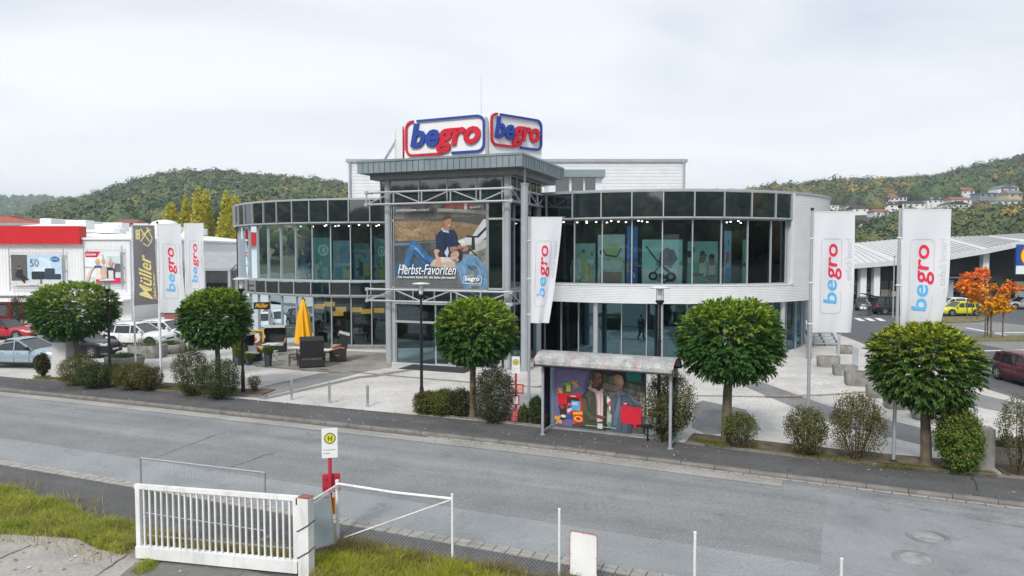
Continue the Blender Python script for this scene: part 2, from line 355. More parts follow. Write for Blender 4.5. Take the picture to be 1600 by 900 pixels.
# plaza of pale pavers between the pavement and the shop
bl = offset(back_l, .0)
mb = MB(); mb.sheet([p for p in bl] + [(70, 20), (70, 110), (-75, 110), (-75, 52)], PZ + .004)
structure('plaza', mb, M['pave'])
def deco(name, px, z, m): b = MB(); b.sheet(P2(px, PZ), z); return structure(name, b, m)
# grey bands in the paving
deco('paving_band', [(330,616),(400,606),(440,597),(500,583),(575,580),(545,588),(470,607),(405,622)][::-1], PZ+.008, M['paveg'])
deco('paving_band', [(405,623),(560,588),(580,586.5),(640,577),(646,578.5),(585,589.5),(565,591),(415,624.5)][::-1], PZ+.012, M['paveg'])
deco('paving_band', [(1080,668),(1105,680),(1190,672),(1165,640),(1098,626),(1086,632)], PZ+.008, M['paveg'])
deco('paving_band', [(1150,598),(1190,597),(1290,633),(1420,664),(1560,700),(1545,722),(1440,695),(1300,662),(1210,624)][::-1], PZ+.008, M['paveg'])
deco('paving_band', [(1395,585),(1470,602),(1600,632),(1640,645),(1640,658),(1570,645),(1460,622),(1380,600)][::-1], PZ+.008, M['paveg'])
# the row of small drain setts in front of the shop
mb = MB(); dl = P2([(430,570),(520,579),(640,590),(720,597),(830,605),(960,613),(1080,620),(1200,621),(1290,619),(1380,611)], PZ); dl = smooth_line(dl, 1); ds = MB()
for p, t in resample(dl, .16):
    for k in range(2):
        c = p + Vector((-t.y, t.x)) * (k * .15 - .15); mb.M = Matrix.Translation((c.x, c.y, PZ+.006)) @ Matrix.Rotation(math.atan2(t.y, t.x), 4, 'Z')
        mb.box(.01, .01, 0, .15, .14, .012 + rnd.random()*.006)
structure('drain_setts', mb, mat('drain_sett', (.27, .25, .23), .9, var=.4, vs_=6), 'stuff')
for a, b in (((1196,621),(1252,621)), ((498,577),(516,579)), ((548,581),(562,582)), ((742,598),(764,600)), ((840,604),(872,607))):
    p, q = G(*a, PZ), G(*b, PZ); mb = MB(); mb.beam(p + Vector((0,0,.014)), q + Vector((0,0,.014)), .2, .02)
    for i in range(9):
        c = p.lerp(q, (i+.5)/9) + Vector((0, 0, .026)); mb.beam(c, c + (q-p).normalized()*.05, .16, .008)
    solo('drain_grate', mb, mat('rusty_grate', (.13, .075, .06), .8), {1196:'rusty drain grate in the grey paving band right of the plaza tree',498:'small rusty grate beside the back of the dark beach chair',548:'tiny rusty drain grate left of the entrance mat',742:'rusty drain grate at the right end of the entrance mat',840:'rusty drain grate behind the left end of the bus shelter'}[a[0]], 'drain grate', 'drain grates in the plaza')
# terrace where the cafe sits
deco('terrace', [(385,566),(400,572),(470,579),(530,583),(575,580),(612,574),(612,552),(400,540),(385,550)][::-1], PZ+.016, M['pavet'])
tb = MB(); tl = P2([(385,566),(400,572),(470,579),(530,583)], PZ)
for p, t in resample(tl, .5): tb.beam((*p, PZ+.03), (*(p+t*.49), PZ+.03), .1, .06)
structure('terrace_edge', tb, M['stone'])
# right: access road, parking, islands
edge = P2([(1290,505),(1311,522),(1340,533),(1364,543),(1440,571),(1522,601),(1580,619),(1650,642)], PZ)
mb = MB(); mb.sheet([*edge, (48, 22), (75, 45), (75, 110), (24, 90), (20.5, 62)][::-1] if False else [*edge, Vector((60, 26)), Vector((90, 60)), Vector((90, 105)), Vector((22, 100))], PZ+.02)
structure('access_road', mb, M['lot'])
mb = MB()
for p, t in resample(edge, .5): mb.beam((*p, PZ+.02), (*(p+t*.49), PZ+.02), .12, .05)
structure('access_kerb', mb, M['stone'])
deco('parking_bay', [(1440,515),(1478,507),(1530,502),(1680,526),(1680,536),(1540,521),(1440,533)][::-1] if False else [(1440,528),(1650,530),(1680,518),(1535,501),(1480,503)], PZ+.028, M['paveg'])
deco('parking_bay', [(1420,545),(1525,537),(1680,570),(1700,556),(1640,532),(1430,534)], PZ+.028, M['paveg'])
isl = mat('island_grass', (.16, .14, .06), .95, var=.4, vs_=3, fine=.4, fs=20)
for px in ([(1432,503),(1470,497),(1520,496),(1545,500),(1530,504),(1470,506)], [(1425,533),(1500,527),(1600,526),(1640,530),(1600,534),(1500,534)]):
    b = MB(); pl = P2(px, PZ)[::-1]; b.prism(pl if False else pl, PZ+.02, PZ+.12); structure('traffic_island', b, isl)
def paint(px, name='road_marking', z=PZ+.034): b = MB(); b.sheet(P2(px, PZ), z); structure(name, b, M['line'])
for a in (1334, 1350, 1366): paint([(a,497.5),(a+9,497.5),(a+18.5,502),(a+9.5,502)][::-1], 'crossing_stripe')
paint([(1523,572),(1528,571.5),(1600,591),(1600,594.5)][::-1]); paint([(1526,582),(1539,585),(1526,588)][::-1]); paint([(1508,513),(1512,512.5),(1588,527),(1582,527.5)][::-1]); paint([(1545,520),(1650,519.4),(1650,520.4),(1545,521)][::-1]); paint([(1510,549),(1640,546),(1640,547.2),(1510,550.3)][::-1])
# faint bicycle stencils in the paving
for cxp, cyp in ((1265,587), (1290,600)):
    c = G(cxp, cyp, PZ); b = MB()
    for sx in (-.55, .55):
        for k in range(14):
            a0, a1 = 2*math.pi*k/14, 2*math.pi*(k+1)/14
            b.quad(*[(c.x+sx+r*math.cos(t), c.y+r*math.sin(t)*1.1, PZ+.010) for r, t in ((.36,a0),(.36,a1),(.29,a1),(.29,a0))])
    for p, q in (((-.55,0),(-.1,.35)),((-.1,.35),(.4,.35)),((-.55,0),(.05,0)),((.05,0),(.4,.4)),((.55,0),(.38,.5))): b.beam((c.x+p[0],c.y+p[1],PZ+.010),(c.x+q[0],c.y+q[1],PZ+.010),.07,.001)
    structure('bicycle_marking', b, M['line'])
# road cracks, manholes
for pts in ([(232,718),(262,708),(285,699),(310,690),(335,680),(356,675)], [(355,733),(372,726),(392,720),(410,712),(436,706)], [(1517,742),(1523,752),(1526,762),(1530,770)]):
    z = PZ+.004 if pts[0][0] > 1000 else .006
    pl = P2(pts, z); b = MB()
    fine = []
    for a, c in zip(pl[:-1], pl[1:]):
        for k in range(4): fine.append(a.lerp(c, k/4) + Vector((rnd.uniform(-.03,.03), rnd.uniform(-.05,.05))))
    for a, c in zip(fine[:-1], fine[1:]):
        t = (c-a).normalized(); nn = Vector((-t.y, t.x)) * rnd.uniform(.006, .014); b.quad((*(a-nn), z+.004), (*(c-nn), z+.004), (*(c+nn), z+.004), (*(a+nn), z+.004))
    structure('road_crack', b, M['rubber'])
for i, (u, v, ll) in enumerate(((1450,840,'round manhole cover nearer the far kerb in the repaired asphalt'), (1431,874,'round manhole cover nearer the fence in the repaired asphalt'))):
    p = G(u, v); b = MB(); b.lathe([(.0,.022),(.30,.022),(.31,.016)], 28, (p.x, p.y, 0)); t = thing('manhole_cover', ll, 'manhole cover', p, 0, 'manhole covers in the road')
    part('lid', b, mat('manhole_lid', (.28,.28,.275), .7, var=.3, vs_=4), t, world=True)
    b = MB(); b.lathe([(.32,.016),(.325,.024),(.44,.024),(.45,.008)], 28, (p.x, p.y, 0)); part('ring', b, mat('manhole_ring', (.215,.22,.222), .8, var=.3), t, world=True)
deco('yard_patch', [(180,905),(215,876),(240,870),(330,884),(475,905),(475,990),(120,990)][::-1], .010, M['road']) if False else None
b = MB(); b.sheet(P2([(120,990),(475,990),(475,903),(330,886),(240,874),(212,880),(185,902)]), .008); structure('yard_patch', b, asphalt('yard_patch', (.17,.165,.155), streak=.05, patch=.25))
for pts in ([(0,832),(20,826),(45,815),(70,806)],[(0,873),(15,866),(35,858),(52,850)],[(205,862),(180,880),(150,900),(140,915)]):
    pl = P2(pts, .006); b = MB(); fine = [a.lerp(c, k/5)+Vector((rnd.uniform(-.02,.02), rnd.uniform(-.03,.03))) for a, c in zip(pl[:-1], pl[1:]) for k in range(5)]
    for a, c in zip(fine[:-1], fine[1:]): t = (c-a).normalized(); nn = Vector((-t.y, t.x))*rnd.uniform(.008, .022); b.quad((*(a-nn), .012), (*(c-nn), .012), (*(c+nn), .012), (*(a+nn), .012))
    structure('yard_crack', b, M['soil'])
# planting beds between pavement and plaza
def bedpoly(px_back, i0, i1, z0=PZ):
    pass
def planting_bed(front_px, depth):
    pl = smooth_line(P2(front_px, PZ), 1); bk = offset(pl, depth); b = MB(); b.prism([*pl, *bk[::-1]], PZ, PZ+.05); structure('planting_bed', b, M['soil'])
    e = MB()
    for p, t in resample(pl, .5): e.beam((*p, PZ+.03), (*(p+t*.49), PZ+.03), .08, .09)
    structure('bed_edging', e, M['stone']); return pl
bedL = planting_bed([(52,592),(175,604),(275,613),(350,620),(405,620)], 1.5)
bedM = planting_bed([(645,644),(700,652),(800,662),(850,667)], 1.4)
bedR = planting_bed([(1070,693),(1130,700),(1200,709),(1351,727),(1480,739),(1560,745)], 1.35)
bedS = planting_bed([(1572,746),(1640,752)], 1.2)

# ================================================================== leaves and grass
def tinted(name, v, nf, fcol, m, fs=3):
    """mesh of nf separate faces (fs corners each) with a colour per face"""
    me = D.meshes.new(name); nv = len(v)
    me.vertices.add(nv); me.vertices.foreach_set('co', np.ascontiguousarray(v, np.float32).ravel())
    idx = nf['idx']; me.loops.add(idx.size); me.loops.foreach_set('vertex_index', idx.astype(np.int32).ravel())
    me.polygons.add(len(idx)); me.polygons.foreach_set('loop_start', np.arange(0, idx.size, fs, dtype=np.int32)); me.polygons.foreach_set('loop_total', np.full(len(idx), fs, np.int32))
    at = me.attributes.new('tint', 'FLOAT_COLOR', 'FACE'); at.data.foreach_set('color', np.concatenate([fcol, np.ones((len(fcol), 1))], 1).astype(np.float32).ravel())
    me.materials.append(m); me.update(calc_edges=True); return me
def unit(a): return a / np.maximum(np.linalg.norm(a, axis=1, keepdims=True), 1e-9)
def leaves(name, base, dr, nr, ln, wd, col, m=None):
    dr = unit(dr); nr = unit(nr - dr * (dr * nr).sum(1, keepdims=True)); sd_ = np.cross(dr, nr)
    ln = ln[:, None]; wd = wd[:, None]
    tip = base + dr * ln - nr * ln * .12; mid = base + dr * ln * .5 + nr * wd * .18
    ml, mr_ = mid + sd_ * wd * .5, mid - sd_ * wd * .5
    v = np.stack([base, ml, tip, mr_], 1).reshape(-1, 3); n = len(base); b = np.arange(n)[:, None] * 4
    idx = np.stack([b + np.array([[0, 1, 2]]), b + np.array([[0, 2, 3]])], 1).reshape(-1, 3)
    return tinted(name, v, {'idx': idx}, np.repeat(col, 2, 0), m or M['leaf'])
def lumps(r, n):
    d = r.normal(size=(n, 3)); d /= np.linalg.norm(d, axis=1, keepdims=True); return d, r.uniform(-.10, .12, n), r.uniform(.25, .5, n)
def lumpy(d, lm):
    c, a, w = lm; x = d @ c.T; return 1 + (a[None] * np.exp(-(1 - x) / (w[None] ** 2))).sum(1)
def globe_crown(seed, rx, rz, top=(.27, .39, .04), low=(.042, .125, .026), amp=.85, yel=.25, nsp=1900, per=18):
    """sprays of pinnate leaves over a lumpy flattened globe; young shoots on top are a paler green"""
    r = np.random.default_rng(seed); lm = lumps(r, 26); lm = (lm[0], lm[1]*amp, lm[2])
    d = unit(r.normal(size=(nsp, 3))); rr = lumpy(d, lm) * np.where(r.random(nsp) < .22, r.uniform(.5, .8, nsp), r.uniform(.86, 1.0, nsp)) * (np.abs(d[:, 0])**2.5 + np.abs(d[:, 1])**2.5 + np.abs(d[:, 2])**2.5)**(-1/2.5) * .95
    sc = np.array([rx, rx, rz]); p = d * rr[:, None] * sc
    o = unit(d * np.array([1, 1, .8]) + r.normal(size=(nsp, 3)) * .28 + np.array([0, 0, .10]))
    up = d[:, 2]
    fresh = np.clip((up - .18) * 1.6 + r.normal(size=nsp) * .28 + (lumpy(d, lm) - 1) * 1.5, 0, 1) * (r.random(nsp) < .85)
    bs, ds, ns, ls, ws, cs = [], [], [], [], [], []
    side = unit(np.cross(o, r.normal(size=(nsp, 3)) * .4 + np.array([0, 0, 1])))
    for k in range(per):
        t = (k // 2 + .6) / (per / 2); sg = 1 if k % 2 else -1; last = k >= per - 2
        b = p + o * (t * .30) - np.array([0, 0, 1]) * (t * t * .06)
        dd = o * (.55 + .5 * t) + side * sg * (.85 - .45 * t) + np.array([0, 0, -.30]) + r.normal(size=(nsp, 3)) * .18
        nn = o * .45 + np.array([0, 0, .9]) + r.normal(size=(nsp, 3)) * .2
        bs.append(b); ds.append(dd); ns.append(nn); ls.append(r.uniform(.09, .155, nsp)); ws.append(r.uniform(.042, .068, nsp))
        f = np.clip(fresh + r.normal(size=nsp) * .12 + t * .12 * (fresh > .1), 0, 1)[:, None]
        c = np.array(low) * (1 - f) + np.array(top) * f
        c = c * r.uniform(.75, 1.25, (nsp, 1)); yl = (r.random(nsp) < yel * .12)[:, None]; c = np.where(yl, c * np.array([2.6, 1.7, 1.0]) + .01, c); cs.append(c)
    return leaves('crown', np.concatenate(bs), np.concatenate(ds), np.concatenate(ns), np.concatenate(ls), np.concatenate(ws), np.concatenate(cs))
def limb_tubes(mb, top, rx, rz, seed, n=9, r0=.05):
    rr = random.Random(seed)
    for k in range(n):
        a = 2*math.pi*k/n + rr.uniform(-.3, .3); el = rr.uniform(.1, 1.2); e_ = Vector((math.cos(a)*math.cos(el)*rx*.8, math.sin(a)*math.cos(el)*rx*.8, rz*.75*math.sin(el)))
        m_ = Vector(top) + e_*.5 + Vector((rr.uniform(-.15, .15), rr.uniform(-.15, .15), .12)); mb.tube([top, m_, Vector(top)+e_], [r0, r0*.6, r0*.2], 6)
def globe_tree(name, label, base, w, h, zc, seed, tr=.09, lean=0., **k):
    t = thing(name, label, 'tree', base, 0, 'clipped globe trees along the pavement')
    rx, rz = w/2, h/2; cz = zc - base.z
    m_ = MB(); m_.tube([(0,0,-.05),(lean*.1,0,.12),(lean*.4,.02,cz*.5),(lean,0,cz-rz*.55),(lean,0,cz)], [tr*1.7, tr*1.15, tr*.95, tr*.85, tr*.6], 12)
    limb_tubes(m_, (lean, 0, cz-rz*.6), rx, rz*1.3, seed); part('trunk', m_, M['bark'], t, 50)
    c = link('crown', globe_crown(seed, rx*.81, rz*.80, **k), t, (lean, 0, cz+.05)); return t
def bush(name, label, base, w, h, seed, c1=(.06,.10,.02), c2=(.13,.15,.03), leaf=.075, n=5200, gap=.0, group='shrubs in the planting beds', depth=None, low=.02):
    """twiggy shrub: stems fan out from the ground and carry small leaves in clumps"""
    r = np.random.default_rng(seed); t = thing(name, label, 'shrub', base, 0, group); rx, rz = w/2, h/2; ry = (depth or w)/2
    rr = random.Random(seed); m_ = MB()
    for k in range(22 if gap else 12):
        a = rr.uniform(0, 6.28); q = rr.uniform(.3, .95); e_ = Vector((math.cos(a)*rx*q, math.sin(a)*ry*q, h*rr.uniform(.55, .95))); s_ = Vector((math.cos(a)*rx*.15, math.sin(a)*ry*.15, -.03))
        mid = s_.lerp(e_, .5) + Vector((math.cos(a)*rx*.12, math.sin(a)*ry*.12, 0)); m_.tube([s_, mid, e_], [.016, .011, .004], 4, False)
        for j in range(3):
            f = rr.uniform(.4, .9); b = s_.lerp(e_, f); m_.tube([b, b+Vector((rr.uniform(-.3,.3)*rx, rr.uniform(-.3,.3)*ry, rr.uniform(.05,.25)*h))], [.007, .003], 3, False)
    part('stem', m_, M['twig'], t)
    lm = lumps(r, 22); nc = n // 14; d = unit(r.normal(size=(nc, 3))); rad_ = lumpy(d, lm) * np.where(r.random(nc) < .3, r.uniform(.35, .8, nc), r.uniform(.8, 1.02, nc))
    p = d * rad_[:, None] * np.array([rx, ry, rz]) * .93; p[:, 2] += rz*1.02
    if gap: keep = (p[:, 2] > h*gap*r.random(nc)*1.6) ; p = p[keep]; d = d[keep]; nc = len(p)
    p[:, 2] = np.maximum(p[:, 2], low + .03)
    base_ = np.repeat(p, 14, 0) + r.normal(size=(nc*14, 3)) * np.array([rx, ry, rz]) * .085
    base_[:, 2] = np.maximum(base_[:, 2], .02)
    dd = np.repeat(d, 14, 0) * .6 + r.normal(size=(nc*14, 3)) * .75; nn = np.repeat(d, 14, 0) * .5 + np.array([0, 0, .8]) + r.normal(size=(nc*14, 3)) * .3
    mixf = np.clip(np.repeat(r.random(nc), 14) * .8 + r.normal(size=nc*14) * .2 + np.repeat(d[:, 2], 14) * .15, 0, 1)[:, None]
    col = (np.array(c1)*(1-mixf) + np.array(c2)*mixf) * r.uniform(.7, 1.3, (nc*14, 1))
    sel = (r.random(nc*14) < .035)[:, None]; col = np.where(sel, np.array([.25, .15, .03]), col)
    link('foliage', leaves('foliage', base_, dd, nn, r.uniform(.7, 1.25, nc*14)*leaf, r.uniform(.45, .65, nc*14)*leaf, col), t); return t
def blades(name, pts, h, w, col, lean=.35, seed=1):
    r = np.random.default_rng(seed); n = len(pts); a = r.uniform(0, 6.283, n); s = np.stack([np.cos(a), np.sin(a), np.zeros(n)], 1); l_ = r.normal(size=(n, 3)) * lean; l_[:, 2] = 0
    h = h[:, None]; tip = pts + np.array([0, 0, 1]) * h * .85 + l_ * h; mid = pts + np.array([0, 0, 1]) * h * .55 + l_ * h * .35
    v = np.stack([pts - s*w, pts + s*w, mid + s*w*.7, tip, mid - s*w*.7], 1).reshape(-1, 3); b = np.arange(n)[:, None]*5
    idx = np.stack([b+np.array([[0,1,2]]), b+np.array([[0,2,4]]), b+np.array([[4,2,3]])], 1).reshape(-1, 3)
    return tinted(name, v, {'idx': idx}, np.repeat(col, 3, 0), M['grass'])
# ================================================================== hills and woodland
def lerp_table(t, x):
    xs = [a for a, _ in t]; ys = [b for _, b in t]; return np.interp(x, xs, ys)
# skyline of the ridges: direction (horizontal tangent x 1111 + 800) and height over the horizon line
SKY = [(-1600,80),(-700,95),(-200,90),(0,60),(60,76),(120,90),(170,103),(210,116),(250,128),(300,133),(350,132),(420,127),(480,122),(540,115),(640,100),(760,80),(900,70),(1000,78),(1080,92),(1130,99),(1200,109),(1300,117),(1400,121),(1450,124),(1500,136),(1550,147),(1600,158),(1750,172),(2100,165),(3200,120)]
YR, Y0 = 640., 150.
def hill_z(u, Y):
    k = lerp_table(SKY, u) - 12; s = np.clip((Y - Y0) / (YR - Y0), 0, 1) ** 1.25
    z = k / FPX * YR * s; return np.where(Y > YR, z - (Y - YR) * .12, z)
def grid_terrain(name, us, Ys, zf, m, flip=False):
    v = []; f = []
    for Y in Ys:
        for u in us: v.append(((u-800)/FPX*Y, Y, float(zf(u, Y)) + .0))
    n = len(us)
    for i in range(len(Ys)-1):
        for j in range(n-1): f.append((i*n+j, i*n+j+1, (i+1)*n+j+1, (i+1)*n+j))
    me = D.meshes.new(name); me.from_pydata(v, [], f); me.materials.append(m); me.update(); return link(name, me, kind='structure')
mh = mat('hill_floor', (.05, .055, .025), .95, var=.3, vs_=.05)
grid_terrain('hill', list(range(-1600, 3201, 50)), [120,150,200,260,320,400,480,560,640,760,900], lambda u, Y: hill_z(u, Y) + (6 if u < 1e9 else 0) - 6.2, mh)
# farther ridge at the left end of the valley
far_z = lambda u, Y: max(0, (float(np.interp(u, [-1200,-300,0,60,110,200,300,600],[120,105,88,85,84,70,40,0])) ) / FPX * 1700 * min(1, max(0, (Y-900)/800)) - max(0, Y-1700)*.1)
grid_terrain('hill_far', list(range(-1200, 601, 60)), [900,1100,1300,1500,1700,2000], far_z, mh)
def ico(sub):
    b = D.meshes.new('t'); import bmesh; bm = bmesh.new(); bmesh.ops.create_icosphere(bm, subdivisions=sub, radius=1); bm.to_mesh(b); bm.free()
    v = np.zeros(len(b.vertices)*3); b.vertices.foreach_get('co', v); f = np.array([p.vertices[:] for p in b.polygons]); D.meshes.remove(b); return v.reshape(-1, 3), f
ICO2 = ico(2); ICO3 = ico(3)
PAL = 1.45*np.array([(.045,.075,.028),(.06,.09,.03),(.085,.105,.035),(.035,.06,.03),(.11,.11,.035),(.14,.105,.035),(.05,.07,.035),(.17,.12,.03),(.07,.085,.04)])
ICO1 = ico(1)
def crowns(name, pos, rad_, hgt, col, seed, nt=90, m=None, size=.30):
    """tree crowns of a wood seen from afar: a lumpy body with leaf clumps standing off it"""
    r = np.random.default_rng(seed); V, F = ICO1; T, FF = [], []
    for k in range(16):
        lm = (unit(r.normal(size=(40, 3))), r.uniform(-.5, 1, 40)*.24, r.uniform(.2, .45, 40)); sq = lambda q: np.concatenate([q[:, :2], np.where(q[:, 2:3] < -.25, -.25+(q[:, 2:3]+.25)*.5, q[:, 2:3])], 1)
        core = sq(V*lumpy(unit(V), lm)[:, None]*.86); d = unit(r.normal(size=(nt*2, 3))); d = d[d[:, 2] > -.35][:nt]; d = np.concatenate([d, unit(r.normal(size=(max(0, nt-len(d)), 3)))]); c = sq(d*(lumpy(d, lm)*r.uniform(.86, 1.04, nt))[:, None])
        a = unit(np.cross(d, r.normal(size=(nt, 3)))); b = np.cross(d, a); a = a+d*r.normal(size=(nt, 1))*.22; b = b+d*r.normal(size=(nt, 1))*.22-np.array([0,0,.12]); s_ = size*r.uniform(.6, 1.3, (nt, 1))
        tri = np.stack([c+a*s_*.7, c-a*s_*.5+b*s_*.5, c-a*s_*.3-b*s_*.7], 1).reshape(-1, 3); T.append(np.concatenate([core, tri]))
    T = np.array(T); nv = len(V); idx0 = np.concatenate([F, nv+np.arange(nt*3).reshape(-1, 3)]); n = len(pos); pick = r.integers(0, 16, n); a = r.uniform(0, 6.28, n); q = T[pick]; c, s_ = np.cos(a)[:, None], np.sin(a)[:, None]
    x = (q[:, :, 0]*c-q[:, :, 1]*s_)*rad_[:, None]; y = (q[:, :, 0]*s_+q[:, :, 1]*c)*rad_[:, None]; z = q[:, :, 2]*hgt[:, None]
    v = np.stack([x, y, z], 2)+pos[:, None, :]; idx = (idx0[None]+(np.arange(n)*(nv+nt*3))[:, None, None]).reshape(-1, 3)
    fc = np.repeat(col, len(idx0), 0)*r.uniform(.94, 1.06, (n*len(idx0), 1)); return tinted(name, v.reshape(-1, 3), {'idx': idx}, fc, m or M['wood'])
# houses of the hillside village: direction, eye-height of the ridge, width, height in survey pixels
HS = [(1302,324,30,9,'w','d','dark roofed white house just right of the silver cladding'),(1333,325,18,8,'w','d','small white house with dark gable left of the first tall flag'),(1345,330,24,9,'w','d','white house with low dark roof above the left tall flag'),(1394,314,22,11,'w','r','white gabled house with a reddish roof, lower left of the village'),(1411,313,12,12,'w','d','narrow white gable house beside a golden tree'),(1394,325,30,11,'w','d','white house with two small roof windows above the right tall flag'),(1428,322,36,9,'w','d','long dark roofed house directly above the right tall flag'),(1466,317,34,10,'w','d','long dark house with white gable end in mid hillside'),(1497,323,36,9,'w','d','broad dark roofed bungalow with white wall strip'),(1513,303,20,11,'w','r','house with rust red roof and arched gable, high in the village'),(1503,316,30,9,'w','r','house with dull red roof below the bright yellow tree'),(1545,308,28,9,'g','g','flat slate grey house with a row of dark windows'),(1572,303,24,14,'w','w','white house with steep pale gable, highest in the village'),(1583,297,18,9,'w','g','small white house above the cream house'),(1588,308,24,12,'y','g','cream yellow house at the right end of the village'),(1577,317,40,7,'w','g','long white terrace wall house under the cream house'),(1345,352,20,9,'w','d','low white house between dark trees beside the left tall flag'),(1378,334,22,8,'w','r','small white house half hidden by trees between the tall flags')]
def hill_at(u, v):
    Ys = np.arange(200, 640, 2.); vv = 395-(hill_z(np.full(len(Ys), float(u)), Ys)-CAMH)*FPX/Ys; k = int(np.argmin(np.abs(vv-v))); return float(Ys[k])
HY = [hill_at(h[0], h[1]+6) for h in HS]
def wood(name, u0, u1, y0, y1, n, seed, vis, size=(4.2, 6.6), pal=PAL, wts=None, village=False, zf=hill_z, nt=110, csize=.20):
    r = np.random.default_rng(seed); u = r.uniform(u0, u1, n*3); Y = np.sqrt(r.uniform(y0*y0, y1*y1, n*3)); z = zf(u, Y) if zf is hill_z else np.array([zf(a, b) for a, b in zip(u, Y)])
    R = r.uniform(*size, n*3); v = 395-(z+R*1.7-CAMH)*FPX/Y; ok = v < vis(u)
    if village:
        for h, hy in zip(HS, HY): ok &= ~((np.abs(u-h[0]) < h[2]/2+R*FPX/Y*.9) & (Y < hy+8) & (v < h[1]+5)) & ~((np.abs(u-h[0]) < h[2]/2+8) & (np.abs(Y-hy-4) < 12))
    u, Y, z, R = u[ok][:n], Y[ok][:n], z[ok][:n], R[ok][:n]; n = len(u)
    pos = np.stack([(u-800)/FPX*Y, Y, z+R*.65], 1)
    patch = np.array([mnoise.noise(Vector((p[0]*.012, p[1]*.012, seed))) for p in pos])
    ci = r.choice(len(pal), n, p=wts); col = pal[ci]*r.uniform(.6, 1.4, (n, 1))*(1+.35*patch[:, None]*np.array([1.3, .8, .4]))
    return link(name, crowns(name, pos, R, R*r.uniform(.9, 1.35, n), col, seed, nt, size=csize), kind='stuff')
w1 = np.array([.24,.24,.16,.18,.07,.035,.12,.008,.06]); w1 /= w1.sum(); w2 = np.array([.15,.18,.17,.15,.12,.11,.07,.07,.06]); w2 /= w2.sum()
wood('woodland', 60, 575, 300, 665, 2500, 3, lambda u: np.where(u > 560, 0, 350), wts=w1)
wood('woodland', 1080, 1680, 330, 665, 3000, 5, lambda u: np.where(u < 1300, 330, 380), wts=w2, village=True)
wood('woodland', 1285, 1680, 190, 330, 520, 6, lambda u: 384, wts=w2, village=True, nt=420, csize=.16, size=(3.4, 5.4))
wood('woodland', -900, 60, 300, 655, 1300, 13, lambda u: 500, wts=w1, nt=30)
wood('woodland', 1680, 2500, 260, 655, 900, 14, lambda u: 500, wts=w2, nt=30)
wood('woodland_far', -60, 330, 1200, 1720, 900, 8, lambda u: 345, size=(6, 9), zf=far_z, wts=w1, nt=40)
# wooded hills round the rest of the valley, seen only as the dark mirror image in the shop glass
def back_terrain():
    hz = lambda a: 45+9*math.sin(a*5+.6)+5*math.sin(a*13+2)+2.5*math.sin(a*31)
    v = []; f = []; az = [rad(64+i*4) for i in range(59)]; rs = [170, 250, 330, 420, 500, 640]; prof = lambda R: min(1, max(0, (R-170)/330))**1.2
    for R in rs:
        for a in az: v.append((R*math.sin(a), R*math.cos(a), (hz(a)*prof(R) if R < 501 else hz(a)*.7)-1))
    n = len(az)
    for i in range(len(rs)-1):
        for j in range(n-1): f.append((i*n+j, i*n+j+1, (i+1)*n+j+1, (i+1)*n+j))
    me = D.meshes.new('hill_behind'); me.from_pydata(v, [], f); me.materials.append(mh); link('hill_behind', me, kind='structure')
    r = np.random.default_rng(9); m_ = 2600; a = r.uniform(rad(66), rad(294), m_); Rr = np.sqrt(r.uniform(190**2, 505**2, m_)); z = np.array([hz(q)*prof(w) for q, w in zip(a, Rr)])
    R = r.uniform(4.5, 8, m_); pos = np.stack([Rr*np.sin(a), Rr*np.cos(a), z+R*.6], 1); ci = r.choice(len(PAL), m_, p=w2)
    link('woodland_behind', crowns('woodland_behind', pos, R, R*r.uniform(.9, 1.5, m_), PAL[ci]*r.uniform(.8, 1.2, (m_, 1)), 11, 30), kind='stuff')
back_terrain()
# loose-leaved trees: leaf clumps through the crown volume
def clump_tree(name, label, base, w, h, seed, c1, c2, leaf=.5, n=2600, trunk=.25, group=None, columnar=False, cat='tree', zlow=.25, c3=None):
    r = np.random.default_rng(seed); t = thing(name, label, cat, base, 0, group); m_ = MB(); m_.tube([(0,0,-.3),(.05,0,h*.35),(0,.05,h*.8)], [trunk, trunk*.7, trunk*.2], 8); limb_tubes(m_, (0,0,h*zlow), w/2, h*.6, seed, 10, trunk*.4); part('trunk', m_, M['bark'], t)
    nc = n // 13; d = unit(r.normal(size=(nc, 3))); lm = lumps(r, 30); q = lumpy(d, (lm[0], lm[1]*1.8, lm[2])) * r.uniform(.35, 1, nc)**.5
    p = d * q[:, None] * np.array([w/2, w/2, h*(1-zlow)/2]); p[:, 2] += h*(zlow + (1-zlow)/2)
    if columnar: k = 1 - np.clip((p[:, 2]/h - .55)/.5, 0, 1)*.65; p[:, 0] *= k; p[:, 1] *= k
    b = np.repeat(p, 13, 0) + r.normal(size=(nc*13, 3))*w*.055; dd = np.repeat(d, 13, 0)*.4 + r.normal(size=(nc*13, 3)); 
    if columnar: dd[:, 2] += .9
    f = np.clip(np.repeat(r.random(nc), 13) + r.normal(size=nc*13)*.2, 0, 1)[:, None]; col = np.array(c1)*(1-f) + np.array(c2)*f
    if c3 is not None: s = np.clip((b[:, 2:3]/h - .5)*2.2 + r.normal(size=(nc*13, 1))*.25, 0, 1); col = col*(1-s) + np.array(c3)*s
    col = col * r.uniform(.8, 1.2, (nc*13, 1)); link('crown', leaves('crown', b, dd, r.normal(size=(nc*13, 3)) + np.array([0,0,1.]), r.uniform(.7, 1.3, nc*13)*leaf, r.uniform(.5, .8, nc*13)*leaf, col), t); return t
